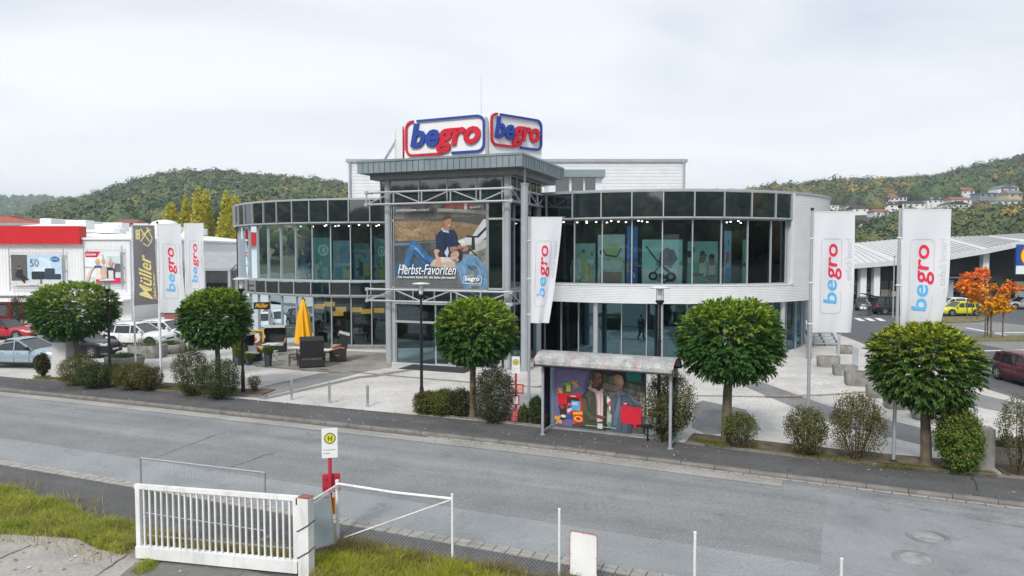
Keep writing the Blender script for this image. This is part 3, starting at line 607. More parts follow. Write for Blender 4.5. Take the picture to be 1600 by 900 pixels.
for i, (u, top, w, Y, l) in enumerate(((267,309,3.6,150,'leftmost yellow poplar standing alone beyond the white shop roof'),(294,316,2.8,150,'small yellow poplar just left of the tall poplar pair'),(311,305,3.4,148,'tall yellow poplar, left one of the close pair'),(323,306,3.2,152,'greenish yellow poplar, right one of the close pair'),(355,304,3.6,146,'tall yellow poplar beside the left end of the glass shop'),(371,306,4.2,150,'broad golden poplar partly hidden by the glass shop corner'))):
    p = A(u, 395, Y); h = 6.4 + (395-top)/FPX*Y
    clump_tree('poplar_tree', l, Vector((p.x, Y, 0)), w, h, 40+i, (.74,.64,.06), (.42,.44,.06), .45, 5200, .22, 'yellow poplars beyond the white shop', True)
# ================================================================== lettering and flat print
def text_geo(s, bold=.0, extrude=0., shear=0., res=3, spacing=1.):
    cu = D.curves.new('lettering', 'FONT'); cu.body = s; cu.size = 1; cu.offset = bold; cu.extrude = extrude; cu.shear = shear; cu.resolution_u = res; cu.space_character = spacing
    o = D.objects.new('lettering', cu); C.objects.link(o); dg = bpy.context.evaluated_depsgraph_get(); me = D.meshes.new_from_object(o.evaluated_get(dg))
    v = [x.co.copy() for x in me.vertices]; f = [p.vertices[:] for p in me.polygons]; D.objects.remove(o); D.meshes.remove(me); D.curves.remove(cu)
    xs = [p.x for p in v]; return v, f, (min(xs), max(xs), min(p.y for p in v), max(p.y for p in v))
def frame_mat(o, ux, uz):
    """print plane: x along ux, y along uz, z towards the viewer"""
    ux, uz = Vector(ux).normalized(), Vector(uz).normalized(); n = ux.cross(uz)
    m = Matrix((ux, uz, n)).transposed().to_4x4(); m.translation = o; return m
def put_text(mb, s, x, y, w=None, h=None, z=0., bold=.0, extrude=0., shear=0., rot=0., spacing=1., warp=None):
    v, f, (x0, x1, y0, y1) = text_geo(s, bold, extrude, shear, spacing=spacing); sx = w/(x1-x0) if w else h/(y1-y0); sy = h/(y1-y0) if h else sx
    R = Matrix.Rotation(rot, 3, 'Z'); out = []
    for p in v:
        q = R @ Vector(((p.x-x0)*sx, (p.y-y0)*sy, 0)); q = Vector((q.x+x, q.y+y, z + p.z)); out.append(warp(q) if warp else q)
    mb.add(out, f)
def ell(cx, cy, rx, ry, n=18, rot=0):
    c, s = math.cos(rot), math.sin(rot); return [(cx + rx*math.cos(t)*c - ry*math.sin(t)*s, cy + rx*math.cos(t)*s + ry*math.sin(t)*c) for t in [2*math.pi*i/n for i in range(n)]]
def rect(x0, y0, x1, y1): return [(x0,y0),(x1,y0),(x1,y1),(x0,y1)]
def rrect(x0, y0, x1, y1, r, n=5):
    out = []
    for cx_, cy_, a in ((x1-r,y0+r,-90),(x1-r,y1-r,0),(x0+r,y1-r,90),(x0+r,y0+r,180)):
        out += [(cx_+r*math.cos(rad(a+90*i/n)), cy_+r*math.sin(rad(a+90*i/n))) for i in range(n+1)]
    return out
def limb(pts, ws):
    l, r_ = [], []
    for i, p in enumerate(pts):
        a, b = Vector(pts[max(i-1,0)]), Vector(pts[min(i+1,len(pts)-1)]); t = (b-a).normalized(); nn = Vector((-t.y, t.x))*ws[i]/2; l.append(tuple(Vector(p)+nn)); r_.append(tuple(Vector(p)-nn))
    return r_ + l[::-1]
_pm = {}
def pmat(c, rough=.55, var=.10):
    k = (c, var)
    if k not in _pm: _pm[k] = mat('print_ink', c, rough, var=var, vs_=2.5, fine=var*.8, fs=14)
    return _pm[k]
def art(mb, mats, layers, w=1., h=1., z0=.004, dz=.0015):
    """flat print: coloured shapes laid on one another, in the mb.M plane"""
    import mathutils.geometry as mg
    for i, (c, poly) in enumerate(layers):
        m = pmat(c) if isinstance(c, tuple) else c
        if m not in mats: mats.append(m)
        mb.mi = mats.index(m); z = z0 + dz*i; pts = [Vector((p[0]*w, p[1]*h, 0)) for p in poly]
        tri = mg.tessellate_polygon([pts]); area = sum(pts[k].x*pts[(k+1) % len(pts)].y - pts[(k+1) % len(pts)].x*pts[k].y for k in range(len(pts)))
        fs = [tuple(t) for t in tri]; fix = []
        for t in fs:
            a, b, c_ = (pts[k] for k in t); fix.append(t if (b-a).cross(c_-a).z > 0 else t[::-1])
        mb.add([(p.x, p.y, z) for p in pts], fix)
def frame_path(w, h, r, t, parts):
    """rounded-rectangle outline cut into runs: list of (material index, start, end) along 0..1, starting at the bottom left corner going right"""
    n = 64; per = rrect(0, 0, w, h, r, 8); per = per + [per[0]]; ln = [0]
    for a, b in zip(per[:-1], per[1:]): ln.append(ln[-1] + math.dist(a, b))
    def at(s):
        s = (s % 1) * ln[-1]
        for i in range(len(per)-1):
            if s <= ln[i+1] + 1e-9: f = (s-ln[i])/max(ln[i+1]-ln[i], 1e-9); return Vector(per[i]).lerp(Vector(per[i+1]), f)
    out = []
    for mi, s0, s1 in parts:
        k = max(6, int(n*(s1-s0))); pl = [at(s0+(s1-s0)*i/k) for i in range(k+1)]; out.append((mi, limb([tuple(p) for p in pl], [t]*(k+1)), pl))
    return out
def ribbon(mb, pl, t, z0, z1):
    n = len(pl); L_, R_ = [], []
    for i, p in enumerate(pl):
        d = (pl[min(i+1,n-1)] - pl[max(i-1,0)]).normalized(); nn = Vector((-d.y, d.x))*t/2; L_.append(p+nn); R_.append(p-nn)
    for i in range(n-1):
        mb.quad((*R_[i],z1),(*R_[i+1],z1),(*L_[i+1],z1),(*L_[i],z1))
        if z1 - z0 > .01: mb.quad((*R_[i],z0),(*R_[i+1],z0),(*R_[i+1],z1),(*R_[i],z1)); mb.quad((*L_[i+1],z0),(*L_[i],z0),(*L_[i],z1),(*L_[i+1],z1))
    if z1 - z0 > .01:
        for i in (0, n-1): mb.quad((*R_[i],z0),(*L_[i],z0),(*L_[i],z1),(*R_[i],z1))

# ================================================================== the glass department store
ROOT = Vector((-3, 42, PZ))
shop = thing('department_store', 'dark glass department store with two curved wings and a canopied entrance tower', 'store', ROOT)
def sub(name, mb, mats, parent, smooth=None, **k): return link(name, mesh_of(name, mb, mats, smooth), parent, **k)
def circ_ang(u, c, R):
    t = (u-800)/FPX; a = t*t+1; b = -2*(c[0]*t+c[1]); q = c[0]**2+c[1]**2-R*R; s = (-b-math.sqrt(max(b*b-4*a*q, 0)))/(2*a); return math.atan2(s-c[1], s*t-c[0])
def pol(c, R, a, z): return Vector((c[0]+R*math.cos(a), c[1]+R*math.sin(a), z))
def pane_mb(c, R, a0, a1, z0, z1, g=.03, th=.03, tilt=0.):
    p, q = pol(c, R, a0, 0), pol(c, R, a1, 0); d = (q-p).normalized(); p = p+d*g; q = q-d*g; nn = Vector((d.y, -d.x, 0))
    if nn.dot(p-Vector((*c, 0))) < 0: nn = -nn
    b = MB(); o = nn*th; v = [p, q, q-o, p-o]; tl = nn*(rnd.choice((-.012, .0, .006, .02, .05, .07))*tilt*(z1-z0)/1.5); b.add([(*x.xy, z0+g) for x in v] + [(*(x+tl).xy, z1-g) for x in v], [(3,2,1,0),(4,5,6,7),(0,1,5,4),(1,2,6,5),(2,3,7,6),(3,0,4,7)]); return b
def mull(mb, c, R, a, z0, z1, w=.07, d=.10):
    p = pol(c, R+d*.45, a, z0); q = pol(c, R+d*.45, a, z1); mb.beam(p, q, w, d, up=(-math.sin(a)*1, math.cos(a), 0)) if False else mb.beam(p, q, d, w, up=(math.cos(a+math.pi/2), math.sin(a+math.pi/2), 0))
def ringbar(mb, c, R, a0, a1, z0, z1, d, n=24): # curved bar of rectangular section
    mb.lathe([(R-d, z0), (R, z0), (R, z1), (R-d, z1), (R-d, z0)], n, (*c, 0), a0, a1)
LV = dict(top=9.86, band=8.36, win=4.58, sp=3.62, base=.34)
GL, GR = (-9.0, 58.9), (9.5, 52.0); RL, RR = 13.0, 12.5
# ---- left wing
bu = [612, 579, 546, 514, 483, 452.5, 424, 403, 386]; aL = [circ_ang(u, GL, RL) for u in bu]; aL = [a if a < 0 else a-2*math.pi for a in aL]
st = aL[2]-aL[1]; aL = [aL[1]-st*1] + [aL[1]+st*i for i in range(0, 12)]
w_ = MB(); w_.lathe([(RL-.5, 9.80), (RL+.06, 9.80), (RL+.06, 9.92), (RL-.5, 9.92)], 60, (*GL, 0)); w_.lathe([(0, 9.6), (RL-.3, 9.6)], 60, (*GL, 0))
for z in (LV['win']-.03, LV['sp']): w_.lathe([(RL-9, z-.12), (RL-.1, z-.12), (RL-.1, z+.02), (RL-9, z+.02)], 60, (*GL, 0))
wing = part('wing', w_, M['alu'], shop, world=True)
def tier(owner, c, R, angs, z0, z1, name, m, mw=.06):
    fr = MB()
    for a0, a1 in zip(angs[:-1], angs[1:]): sub(name, pane_mb(c, R, a0, a1, z0, z1, tilt=.55 if name == 'dark_panel' else .12), m, owner)
    for a in angs: mull(fr, c, R, a, z0, z1, mw)
    lo, hi = min(angs), max(angs); ringbar(fr, c, R+.05, lo, hi, z0-.04, z0+.05, .10); ringbar(fr, c, R+.045, lo, hi, z1-.05, z1+.035, .095)
    sub('mullions', fr, M['alu'], owner)
tier(wing, GL, RL, aL, LV['band'], LV['top'], 'dark_panel', M['band'])
tier(wing, GL, RL-.32, aL, LV['win'], LV['band']-.06, 'window_pane', M['glass'])
tier(wing, GL, RL-.1, aL, LV['sp'], LV['win']-.06, 'spandrel_panel', M['band'])
tier(wing, GL, RL-.32, aL, LV['base'], LV['sp']-.06, 'ground_pane', M['glassg'])
b = MB(); ringbar(b, GL, RL-.2, min(aL), max(aL), 0., .34, .5); ringbar(b, GL, RL-.06, min(aL), max(aL), .0, .2, .3); sub('plinth', b, M['conc'], wing)
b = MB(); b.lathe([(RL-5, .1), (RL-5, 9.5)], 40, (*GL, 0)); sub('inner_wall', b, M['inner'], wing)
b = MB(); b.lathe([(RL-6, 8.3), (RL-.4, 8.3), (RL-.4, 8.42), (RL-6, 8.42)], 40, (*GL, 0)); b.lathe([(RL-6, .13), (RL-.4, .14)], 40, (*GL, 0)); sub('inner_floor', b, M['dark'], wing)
# last bays at the left end: the wall turns silver
b = MB(); b.lathe([(RL-.2, 0), (RL-.2, 9.85)], 30, (*GL, 0), max(aL)-2*math.pi-3.2, min(aL)) if False else b.lathe([(RL-.15, 0), (RL-.15, 9.85)], 30, (*GL, 0), aL[-1]-2*math.pi, aL[-1]-2*math.pi-3.0); sub('rear_wall', b, M['clad'], wing)
# ---- right wing
bu = [850, 894.5, 934, 977, 1026, 1076, 1124.6, 1169, 1209.5, 1236.5]; aR = [circ_ang(u, GR, RR) for u in bu]
st = (aR[8]-aR[1])/7; aR = [aR[1]-st] + [aR[1]+st*i for i in range(8)]; aR.append(aR[-1]+st*.78)
w_ = MB(); w_.lathe([(RR-.5, 9.82), (RR+.07, 9.82), (RR+.07, 9.94), (RR-.5, 9.94)], 64, (*GR, 0)); w_.lathe([(0, 9.6), (RR-.3, 9.6)], 60, (*GR, 0))
wing2 = part('wing', w_, M['alu'], shop, world=True)
tier(wing2, GR, RR, aR, LV['band'], LV['top']-.03, 'dark_panel', M['band'])
tier(wing2, GR, RR-.34, aR, LV['win']+.03, LV['band']-.06, 'window_pane', M['glass'])
def corrug(mb, c, R, a0, a1, z0, z1, n, per=.095, dep=.013):
    prof = []; z = z0; k = 0
    while z < z1: prof += [(R, z), (R, min(z+per*.45, z1)), (R-dep, min(z+per*.55, z1)), (R-dep, min(z+per*.95, z1))]; z += per
    mb.lathe(prof, n, (*c, 0), a0, a1)
b = MB(); corrug(b, GR, RR, aR[0]-.15, aR[-1]+.02, 3.56, LV['win']-.02, 40); b.lathe([(RR-.4, LV['win']+.005), (RR+.03, LV['win']+.005), (RR+.03, LV['win']-.05)], 40, (*GR, 0), aR[0]-.15, aR[-1]+.02); b.lathe([(RR+.01, 3.56), (RR-1.6, 3.56)], 40, (*GR, 0), aR[0]-.3, aR[0]+4); sub('corrugated_fascia', b, M['clad'], wing2)
b = MB(); corrug(b, GR, RR, aR[-1]+.02, aR[-1]+2.6, 3.56, 9.85, 60)
for a in (aR[-1]+.012,): mull(b, GR, RR-.02, a, LV['win'], 9.86, .16, .14)
b.quad(pol(GR, RR, aR[-1]+.02, 4.5), pol(GR, RR-.5, aR[-1]+.02, 4.5), pol(GR, RR-.5, aR[-1]+.02, 8.36), pol(GR, RR, aR[-1]+.02, 8.36)); sub('corrugated_cladding', b, M['clad'], wing2)
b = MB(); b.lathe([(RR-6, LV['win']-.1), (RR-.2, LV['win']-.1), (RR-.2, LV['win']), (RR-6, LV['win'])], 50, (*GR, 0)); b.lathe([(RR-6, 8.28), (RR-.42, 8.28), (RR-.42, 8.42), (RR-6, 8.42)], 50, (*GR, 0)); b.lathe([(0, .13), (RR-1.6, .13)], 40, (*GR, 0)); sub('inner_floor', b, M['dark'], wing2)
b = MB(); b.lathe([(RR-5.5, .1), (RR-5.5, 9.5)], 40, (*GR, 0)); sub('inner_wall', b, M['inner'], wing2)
Rg = 11.05; gu = [852, 878, 905, 931, 972, 1011, 1033, 1056, 1090, 1130, 1165, 1195, 1222]; gA = [circ_ang(u, GR, Rg) for u in gu]; gs = .135; gA = gA[:7] + [gA[6]+gs*(i+1) for i in range(11)]
tier(wing2, GR, Rg, gA, .3, 3.56, 'ground_pane', M['glasst'], .05)
b = MB(); ringbar(b, GR, Rg+.16, gA[0], gA[-1], .0, .30, .4, 40); sub('plinth', b, M['concl'], wing2)
for u in (931, 1033, 1136, 1224, 1281):
    a = circ_ang(u, GR, 12.15); p = pol(GR, 12.15, a, 0)
    if u == 1281: p = Vector((17.55, 41.75, 0))
    b = MB(); b.lathe([(.15, .1), (.15, 3.56)], 14, (p.x, p.y, 0)); sub('column', b, M['alu'], wing2, 40)
# ---- entrance tower, in its own axes: x along the front, y to the back
TA = rad(-21.0); T0 = Vector((-7.05, 40.6, 0))
core = MB(); core.box(.3, 2.6, 4.5, 7.0, 2.75, 9.1); core.box(.2, .15, 4.30, 7.15, 7, 4.44); core.box(.15, .1, 9.02, 7.2, 7.6, 9.14); core.box(.3, 5, .1, 7, 5.15, 4.3); core.box(.2, .2, .04, 7.1, 6, .06)
tower = part('entrance_tower', core, M['inner'], shop); tower.location = T0 - ROOT; tower.rotation_euler = (0, 0, TA)
def tbox(name, boxes, m, sm_=None):
    b = MB()
    for q in boxes: b.box(*q)
    return sub(name, b, m, tower, sm_)
# canopy: soffit box, seamed fascia panels
X0, X1, Y0c, Y1c = -1.3, 8.5, -1.08, 6.3
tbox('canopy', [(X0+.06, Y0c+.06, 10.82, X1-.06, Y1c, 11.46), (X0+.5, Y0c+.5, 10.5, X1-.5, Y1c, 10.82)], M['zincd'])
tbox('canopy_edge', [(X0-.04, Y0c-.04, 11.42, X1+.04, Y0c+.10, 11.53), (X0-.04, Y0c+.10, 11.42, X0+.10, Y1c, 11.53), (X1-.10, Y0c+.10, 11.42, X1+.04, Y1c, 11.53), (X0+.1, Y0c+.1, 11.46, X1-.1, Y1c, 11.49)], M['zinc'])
n = 28; s_ = (X1-X0)/n
pm = MB(); pm.box(0, -.0, 0, s_-.02, .05, .60); pm.box(s_-.045, -.03, 0, s_-.015, .0, .60); pme = mesh_of('fascia_panel', pm, M['zinc'])
for i in range(n): link('fascia_panel', pme, tower, (X0+i*s_+.01, Y0c+.01+rnd.uniform(-.004,.004), 10.82))
for i in range(int((Y1c-Y0c)/s_)): link('fascia_panel', pme, tower, (X1-.01+rnd.uniform(-.004,.004), Y0c+i*s_+.02, 10.82), math.pi/2)
for i in range(int((Y1c-Y0c)/s_)): link('fascia_panel', pme, tower, (X0+.01, Y0c+(i+1)*s_, 10.82), -math.pi/2)
# glass rows: (x0,x1) bays on the front and (y0,y1) bays on the right face
def fpane(x0, x1, z0, z1, m, name, y=0.06): tbox(name, [(x0+.03, y, z0+.03, x1-.03, y+.03, z1-.03)], m)
def rpane(y0, y1, z0, z1, m, name, x=7.22): tbox(name, [(x-.03, y0+.03, z0+.03, x, y1-.03, z1-.03)], m)
fx = [-.45, .15, 2.0, 3.75, 5.5, 7.0, 7.42]; fr = []
for x0, x1 in zip(fx[:-1], fx[1:]):
    fpane(x0, x1, 9.86, 10.52, M['band'], 'dark_panel', -.02); fpane(x0, x1, 9.14, 9.84, M['band'], 'dark_panel', -.02); fr += [(x0-.03, -.06, 9.12, x0+.03, -.0, 10.52)]
fr += [(-.48, -.07, 9.82, 7.46, -.02, 9.88), (-.48, -.07, 9.10, 7.46, -.02, 9.16), (-.48, -.07, 10.46, 7.46, -.02, 10.52), (7.36, -.08, 9.1, 7.48, .02, 10.52)]
ry = [.05, .95, 2.0, 3.1, 4.2, 5.3]
for y0, y1 in zip(ry[:-1], ry[1:]): rpane(y0, y1, 9.16, 10.52, M['band'], 'dark_panel', 7.44); fr += [(7.42, y0-.03, 9.12, 7.48, y0+.03, 10.52)]
fr += [(7.42, .05, 10.46, 7.49, 5.6, 10.52), (7.42, .05, 9.10, 7.49, 5.6, 9.16)]
# middle storey: glass beside the hung poster
for x0, x1 in ((.2, .95), (.95, 2.2), (2.2, 3.6), (3.6, 5.0), (5.0, 6.15), (6.15, 7.05)):
    fpane(x0, x1, 4.46, 8.2, M['glass'], 'window_pane'); fpane(x0, x1, 8.26, 9.08, M['glass'], 'window_pane'); fr += [(x0-.035, .02, 4.46, x0+.035, .12, 9.1)]
fr += [(.2, .02, 8.18, 7.1, .12, 8.28), (.2, .01, 4.40, 7.1, .12, 4.50), (7.0, .0, 4.4, 7.1, .12, 9.1)]
for y0, y1 in ((.1, 1.2), (1.2, 2.5), (2.5, 3.8), (3.8, 5.0)):
    rpane(y0, y1, 4.46, 8.2, M['glass'], 'window_pane'); rpane(y0, y1, 8.26, 9.08, M['glass'], 'window_pane'); rpane(y0, y1, 3.6, 4.4, M['band'], 'spandrel_panel'); rpane(y0, y1, .16, 3.54, M['glassg'], 'ground_pane'); fr += [(7.17, y0-.035, .12, 7.26, y0+.035, 9.1)]
fr += [(7.17, .1, 8.18, 7.255, 5, 8.28), (7.17, .1, 4.38, 7.255, 5, 4.48), (7.17, .1, 3.52, 7.255, 5, 3.62)]
for x0, x1 in zip((.2, 1.55, 2.9, 4.3, 5.7), (1.55, 2.9, 4.3, 5.7, 7.05)): fpane(x0, x1, 3.6, 4.38, M['band'], 'spandrel_panel'); fr += [(x0-.03, .02, 3.6, x0+.03, .1, 4.4)]
# entrance front
ex = [.42, 2.05, 2.95, 3.85, 4.75, 6.0, 6.7]
for i, (x0, x1) in enumerate(zip(ex[:-1], ex[1:])):
    fpane(x0, x1, 2.55, 3.52, M['glassg'], 'ground_pane', .10)
    if i in (2, 3): fpane(x0+.04, x1-.04, .14, 2.42, M['glassg'], 'door_pane', .02); fr += [(x0+.02, .0, .13, x0+.09, .06, 2.45), (x1-.09, .0, .13, x1-.02, .06, 2.45), (x0+.09, .0, .13, x1-.09, .06, .22), (x0+.09, .0, 2.36, x1-.09, .06, 2.45)]
    else: fpane(x0, x1, .16, 2.42, M['glassg'], 'ground_pane', .10)
fr += [(x-.04, .06, .12, x+.04, .17, 3.56) for x in ex]
tbox('mullions', fr, M['alu'])
tbox('entrance_frame', [(.22, -.02, .12, .42, .2, 3.6), (6.7, -.02, .12, 6.95, .2, 3.6), (.42, -.04, 2.44, 6.7, .18, 2.56), (.42, -.03, 3.50, 6.7, .18, 3.62), (.42, -.05, .11, 6.7, .2, .16)], M['alu'])
for x, y in ((0, 0), (7.29, 0), (7.29, 5.1)): b = MB(); b.lathe([(.19, .1), (.19, 10.5)], 16, (x, y, 0)); sub('column', b, M['grey'], tower, 40)
b = MB(); b.lathe([(.20, .1), (.20, 9.96), (.23, 9.96), (.23, 10.04), (.19, 10.06), (.06, 10.06), (.06, 10.85)], 16, (8.28, -.05, 0)); sub('column', b, M['grey'], tower, 40)
# the two truss balconies
def truss(z0, z1, x0, x1, yf, yb):
    b = MB(); r = .055; b.tube([(x0, yf, z1), (x1, yf, z1), (x1, yb, z1)], r, 8) if False else None
    for z, rr_ in ((z0, .055), (z1, .06)): b.tube([(x0, yf, z), (x1, yf, z)], rr_, 8); b.tube([(x1, yf, z), (x1, yb, z)], rr_, 8); b.tube([(x0, yf, z), (x0, 0, z)], .05, 8)
    for z in (z0, z1):
        for p in ((x0, yf, z), (x1, yf, z)): b.box(p[0]-.09, p[1]-.09, p[2]-.09, p[0]+.09, p[1]+.09, p[2]+.09)
    n = 5; st = (x1-x0)/n
    for i in range(n+1): b.tube([(x0+i*st, yf, z0), (x0+i*st, yf, z1)], .045, 6)
    for i in range(n): a, c = (z0, z1) if i % 2 == 0 else (z1, z0); b.tube([(x0+i*st, yf, a), (x0+(i+1)*st, yf, c)], .04, 6)
    m_ = 4; sy = (yb-yf)/m_
    for i in range(m_+1): b.tube([(x1, yf+i*sy, z0), (x1, yf+i*sy, z1)], .045, 6)
    for i in range(m_): a, c = (z1, z0) if i % 2 == 0 else (z0, z1); b.tube([(x1, yf+i*sy, a), (x1, yf+(i+1)*sy, c)], .04, 6)
    for i in range(n+1): b.tube([(x0+i*st, yf, z0), (x0+i*st, .0, z0)], .03, 6)
    sub('truss', b, M['whitem'] if False else M['alu'], tower, 40)
truss(9.12, 9.78, -1.02, 7.75, -.62, 5.0); truss(3.70, 4.34, -1.02, 7.75, -.62, 4.4)
# entrance mat
mtx = Matrix.Translation(T0) @ Matrix.Rotation(TA, 4, 'Z')
b = MB(); b.M = mtx; b.box(1.7, -1.9, PZ+.006, 5.6, -.25, PZ+.024); solo('entrance_mat', b, mat('mat_rubber', (.035, .037, .04), .9), 'dark grey floor mat in front of the glass entrance doors', 'door mat')
# ---- roof signs
def letters_part(parent, M4, word, x, y, w, h, mats, z, ex_, bold=.03, shear=.12):
    """each letter its own raised piece"""
    v, f, bb = text_geo(word, bold, 0, shear); W_ = bb[1]-bb[0]; sx = w/W_; sy = h/(bb[3]-bb[2]); cur = 0.; pre = 0
    for i, ch in enumerate(word):
        lv, lf, lb = text_geo(word[:i+1], bold, 0, shear); gv, gf, gb = text_geo(ch, bold, ex_/ (sx) if False else 0, shear)
        x1_ = lb[1]-bb[0]; wl = gb[1]-gb[0]; off = x1_-wl
        b = MB(); b.M = M4; n0 = len(gv)
        fr_ = [((p.x-gb[0]+off)*sx+x, (p.y-bb[2])*sy+y) for p in gv]
        b.add([(*p, z+ex_) for p in fr_], gf)
        if ex_ > .01:   # side walls round the outline
            ed = {}
            for q in gf:
                for k in range(len(q)): a, c = q[k], q[(k+1) % len(q)]; ed[(a, c)] = ed.get((a, c), 0)+1
            for (a, c) in list(ed):
                if (c, a) not in ed: b.add([(*fr_[a], z), (*fr_[c], z), (*fr_[c], z+ex_), (*fr_[a], z+ex_)], [(0,1,2,3)])
        part('letter', b, mats[i], parent)
def roof_sign(label, o, ang, w, h, board, bw=None):
    t = thing('roof_sign', label, 'sign', o, ang, 'illuminated signs on the entrance canopy')
    b = MB(); b.box(-.05, .0, -h*.5 if False else board[1], w+board[2], .35, h-.06); b2 = MB()
    part('board', b, M['white'], t)
    b = MB()
    for x in (.3, w*.5, w-.3): b.tube([(x, .2, board[1]-.15), (x, .2, board[1])], .04, 6); b.tube([(x, .35, h*.6), (x, 1.1, board[1]-.1)], .035, 6)
    part('bracket', b, M['steel'], t, kind='stuff')
    m4 = frame_mat((0, 0, 0), (1, 0, 0), (0, 0, 1)); r = h*.2
    rd = MB(); rd.M = m4; bl_ = MB(); bl_.M = m4
    for mi, _, pl in frame_path(w, h, r, .1, ((1, -.125, .475), (0, .49, .83))): ribbon(rd if mi == 0 else bl_, pl, .12, .02, .11)
    part('outline', rd, M['bred'], t); part('outline', bl_, M['blue'], t)
    letters_part(t, m4, 'begro', w*.06, h*.00, w*.90, h*.93, [M['blue'], M['blue'], M['bred'], M['bred'], M['bred']], .03, .11, .034, .2); return t
def tw(x, y, z): return mtx @ Vector((x, y, z))
o = A(636, 243, 39.6); q = A(757, 242.5, 37.6)
d = (q-o); roof_sign('large red and blue begro sign facing the street on the canopy roof', Vector((o.x, o.y, 11.74)), math.atan2(d.y, d.x), d.xy.length*1.0, 1.84, (0, -.22, .04))
o = A(767, 229, 38.0); q = A(844.5, 233, 40.3); d = q-o
roof_sign('narrower begro sign turned to the right on the canopy roof', Vector((o.x, o.y, 12.15)), math.atan2(d.y, d.x), d.xy.length, 1.62, (0, -.62, .1))
o = A(629, 238, 41.6); q = A(633, 238, 38.9); d = q-o
t = roof_sign('begro sign seen edge on at the left end of the canopy roof', Vector((o.x, o.y, 11.95)), math.atan2(d.y, d.x)+math.pi, d.xy.length, 1.75, (0, -.1, .1))
b = MB(); o = A(752, 240, 40.5); b.tube([(o.x, o.y, 11.4), (o.x, o.y, 16.4)], [.02, .008], 5); solo('antenna', b, M['steel'], 'thin antenna rod rising behind the large roof sign', 'antenna')
# ---- large hung poster
pm4 = mtx @ frame_mat((.42, -.02, 4.44), (1, 0, 0), (0, 0, 1)); PWd, PHt = 5.66, 4.70
t = thing('banner_poster', 'huge autumn fashion poster with a couple on a bench over the entrance', 'poster', pm4.translation)
b = MB(); b.M = pm4; b.box(0, 0, -.01, PWd, PHt, .0); part('sheet', b, pmat((.10, .105, .10)), t, world=True)
jean, jeanl, navy, skin, skin2, hair = (.045, .16, .36), (.20, .37, .55), (.012, .025, .075), (.42, .22, .14), (.60, .37, .28), (.03, .022, .02)
hay, hay2, wall_, jn, jnl = mat('print_hay', (.215,.145,.08), .6, var=.3, vs_=1.6, fine=.45, fs=9), mat('print_hay_pale', (.28,.20,.115), .6, var=.35, vs_=2.5, fine=.45, fs=9), mat('print_wall', (.095,.092,.088), .6, var=.45, vs_=1.8, fine=.3, fs=6), mat('print_jeans', (.035,.12,.27), .6, var=.4, vs_=2.2, fine=.2, fs=8), mat('print_jeans_pale', (.12,.23,.36), .6, var=.35, vs_=2.4, fine=.2, fs=8)
bench, ston = mat('print_bench', (.055,.065,.065), .6, var=.5, vs_=1.6, fine=.3, fs=7), mat('print_stone', (.17,.17,.155), .6, var=.5, vs_=3, fine=.4, fs=9)
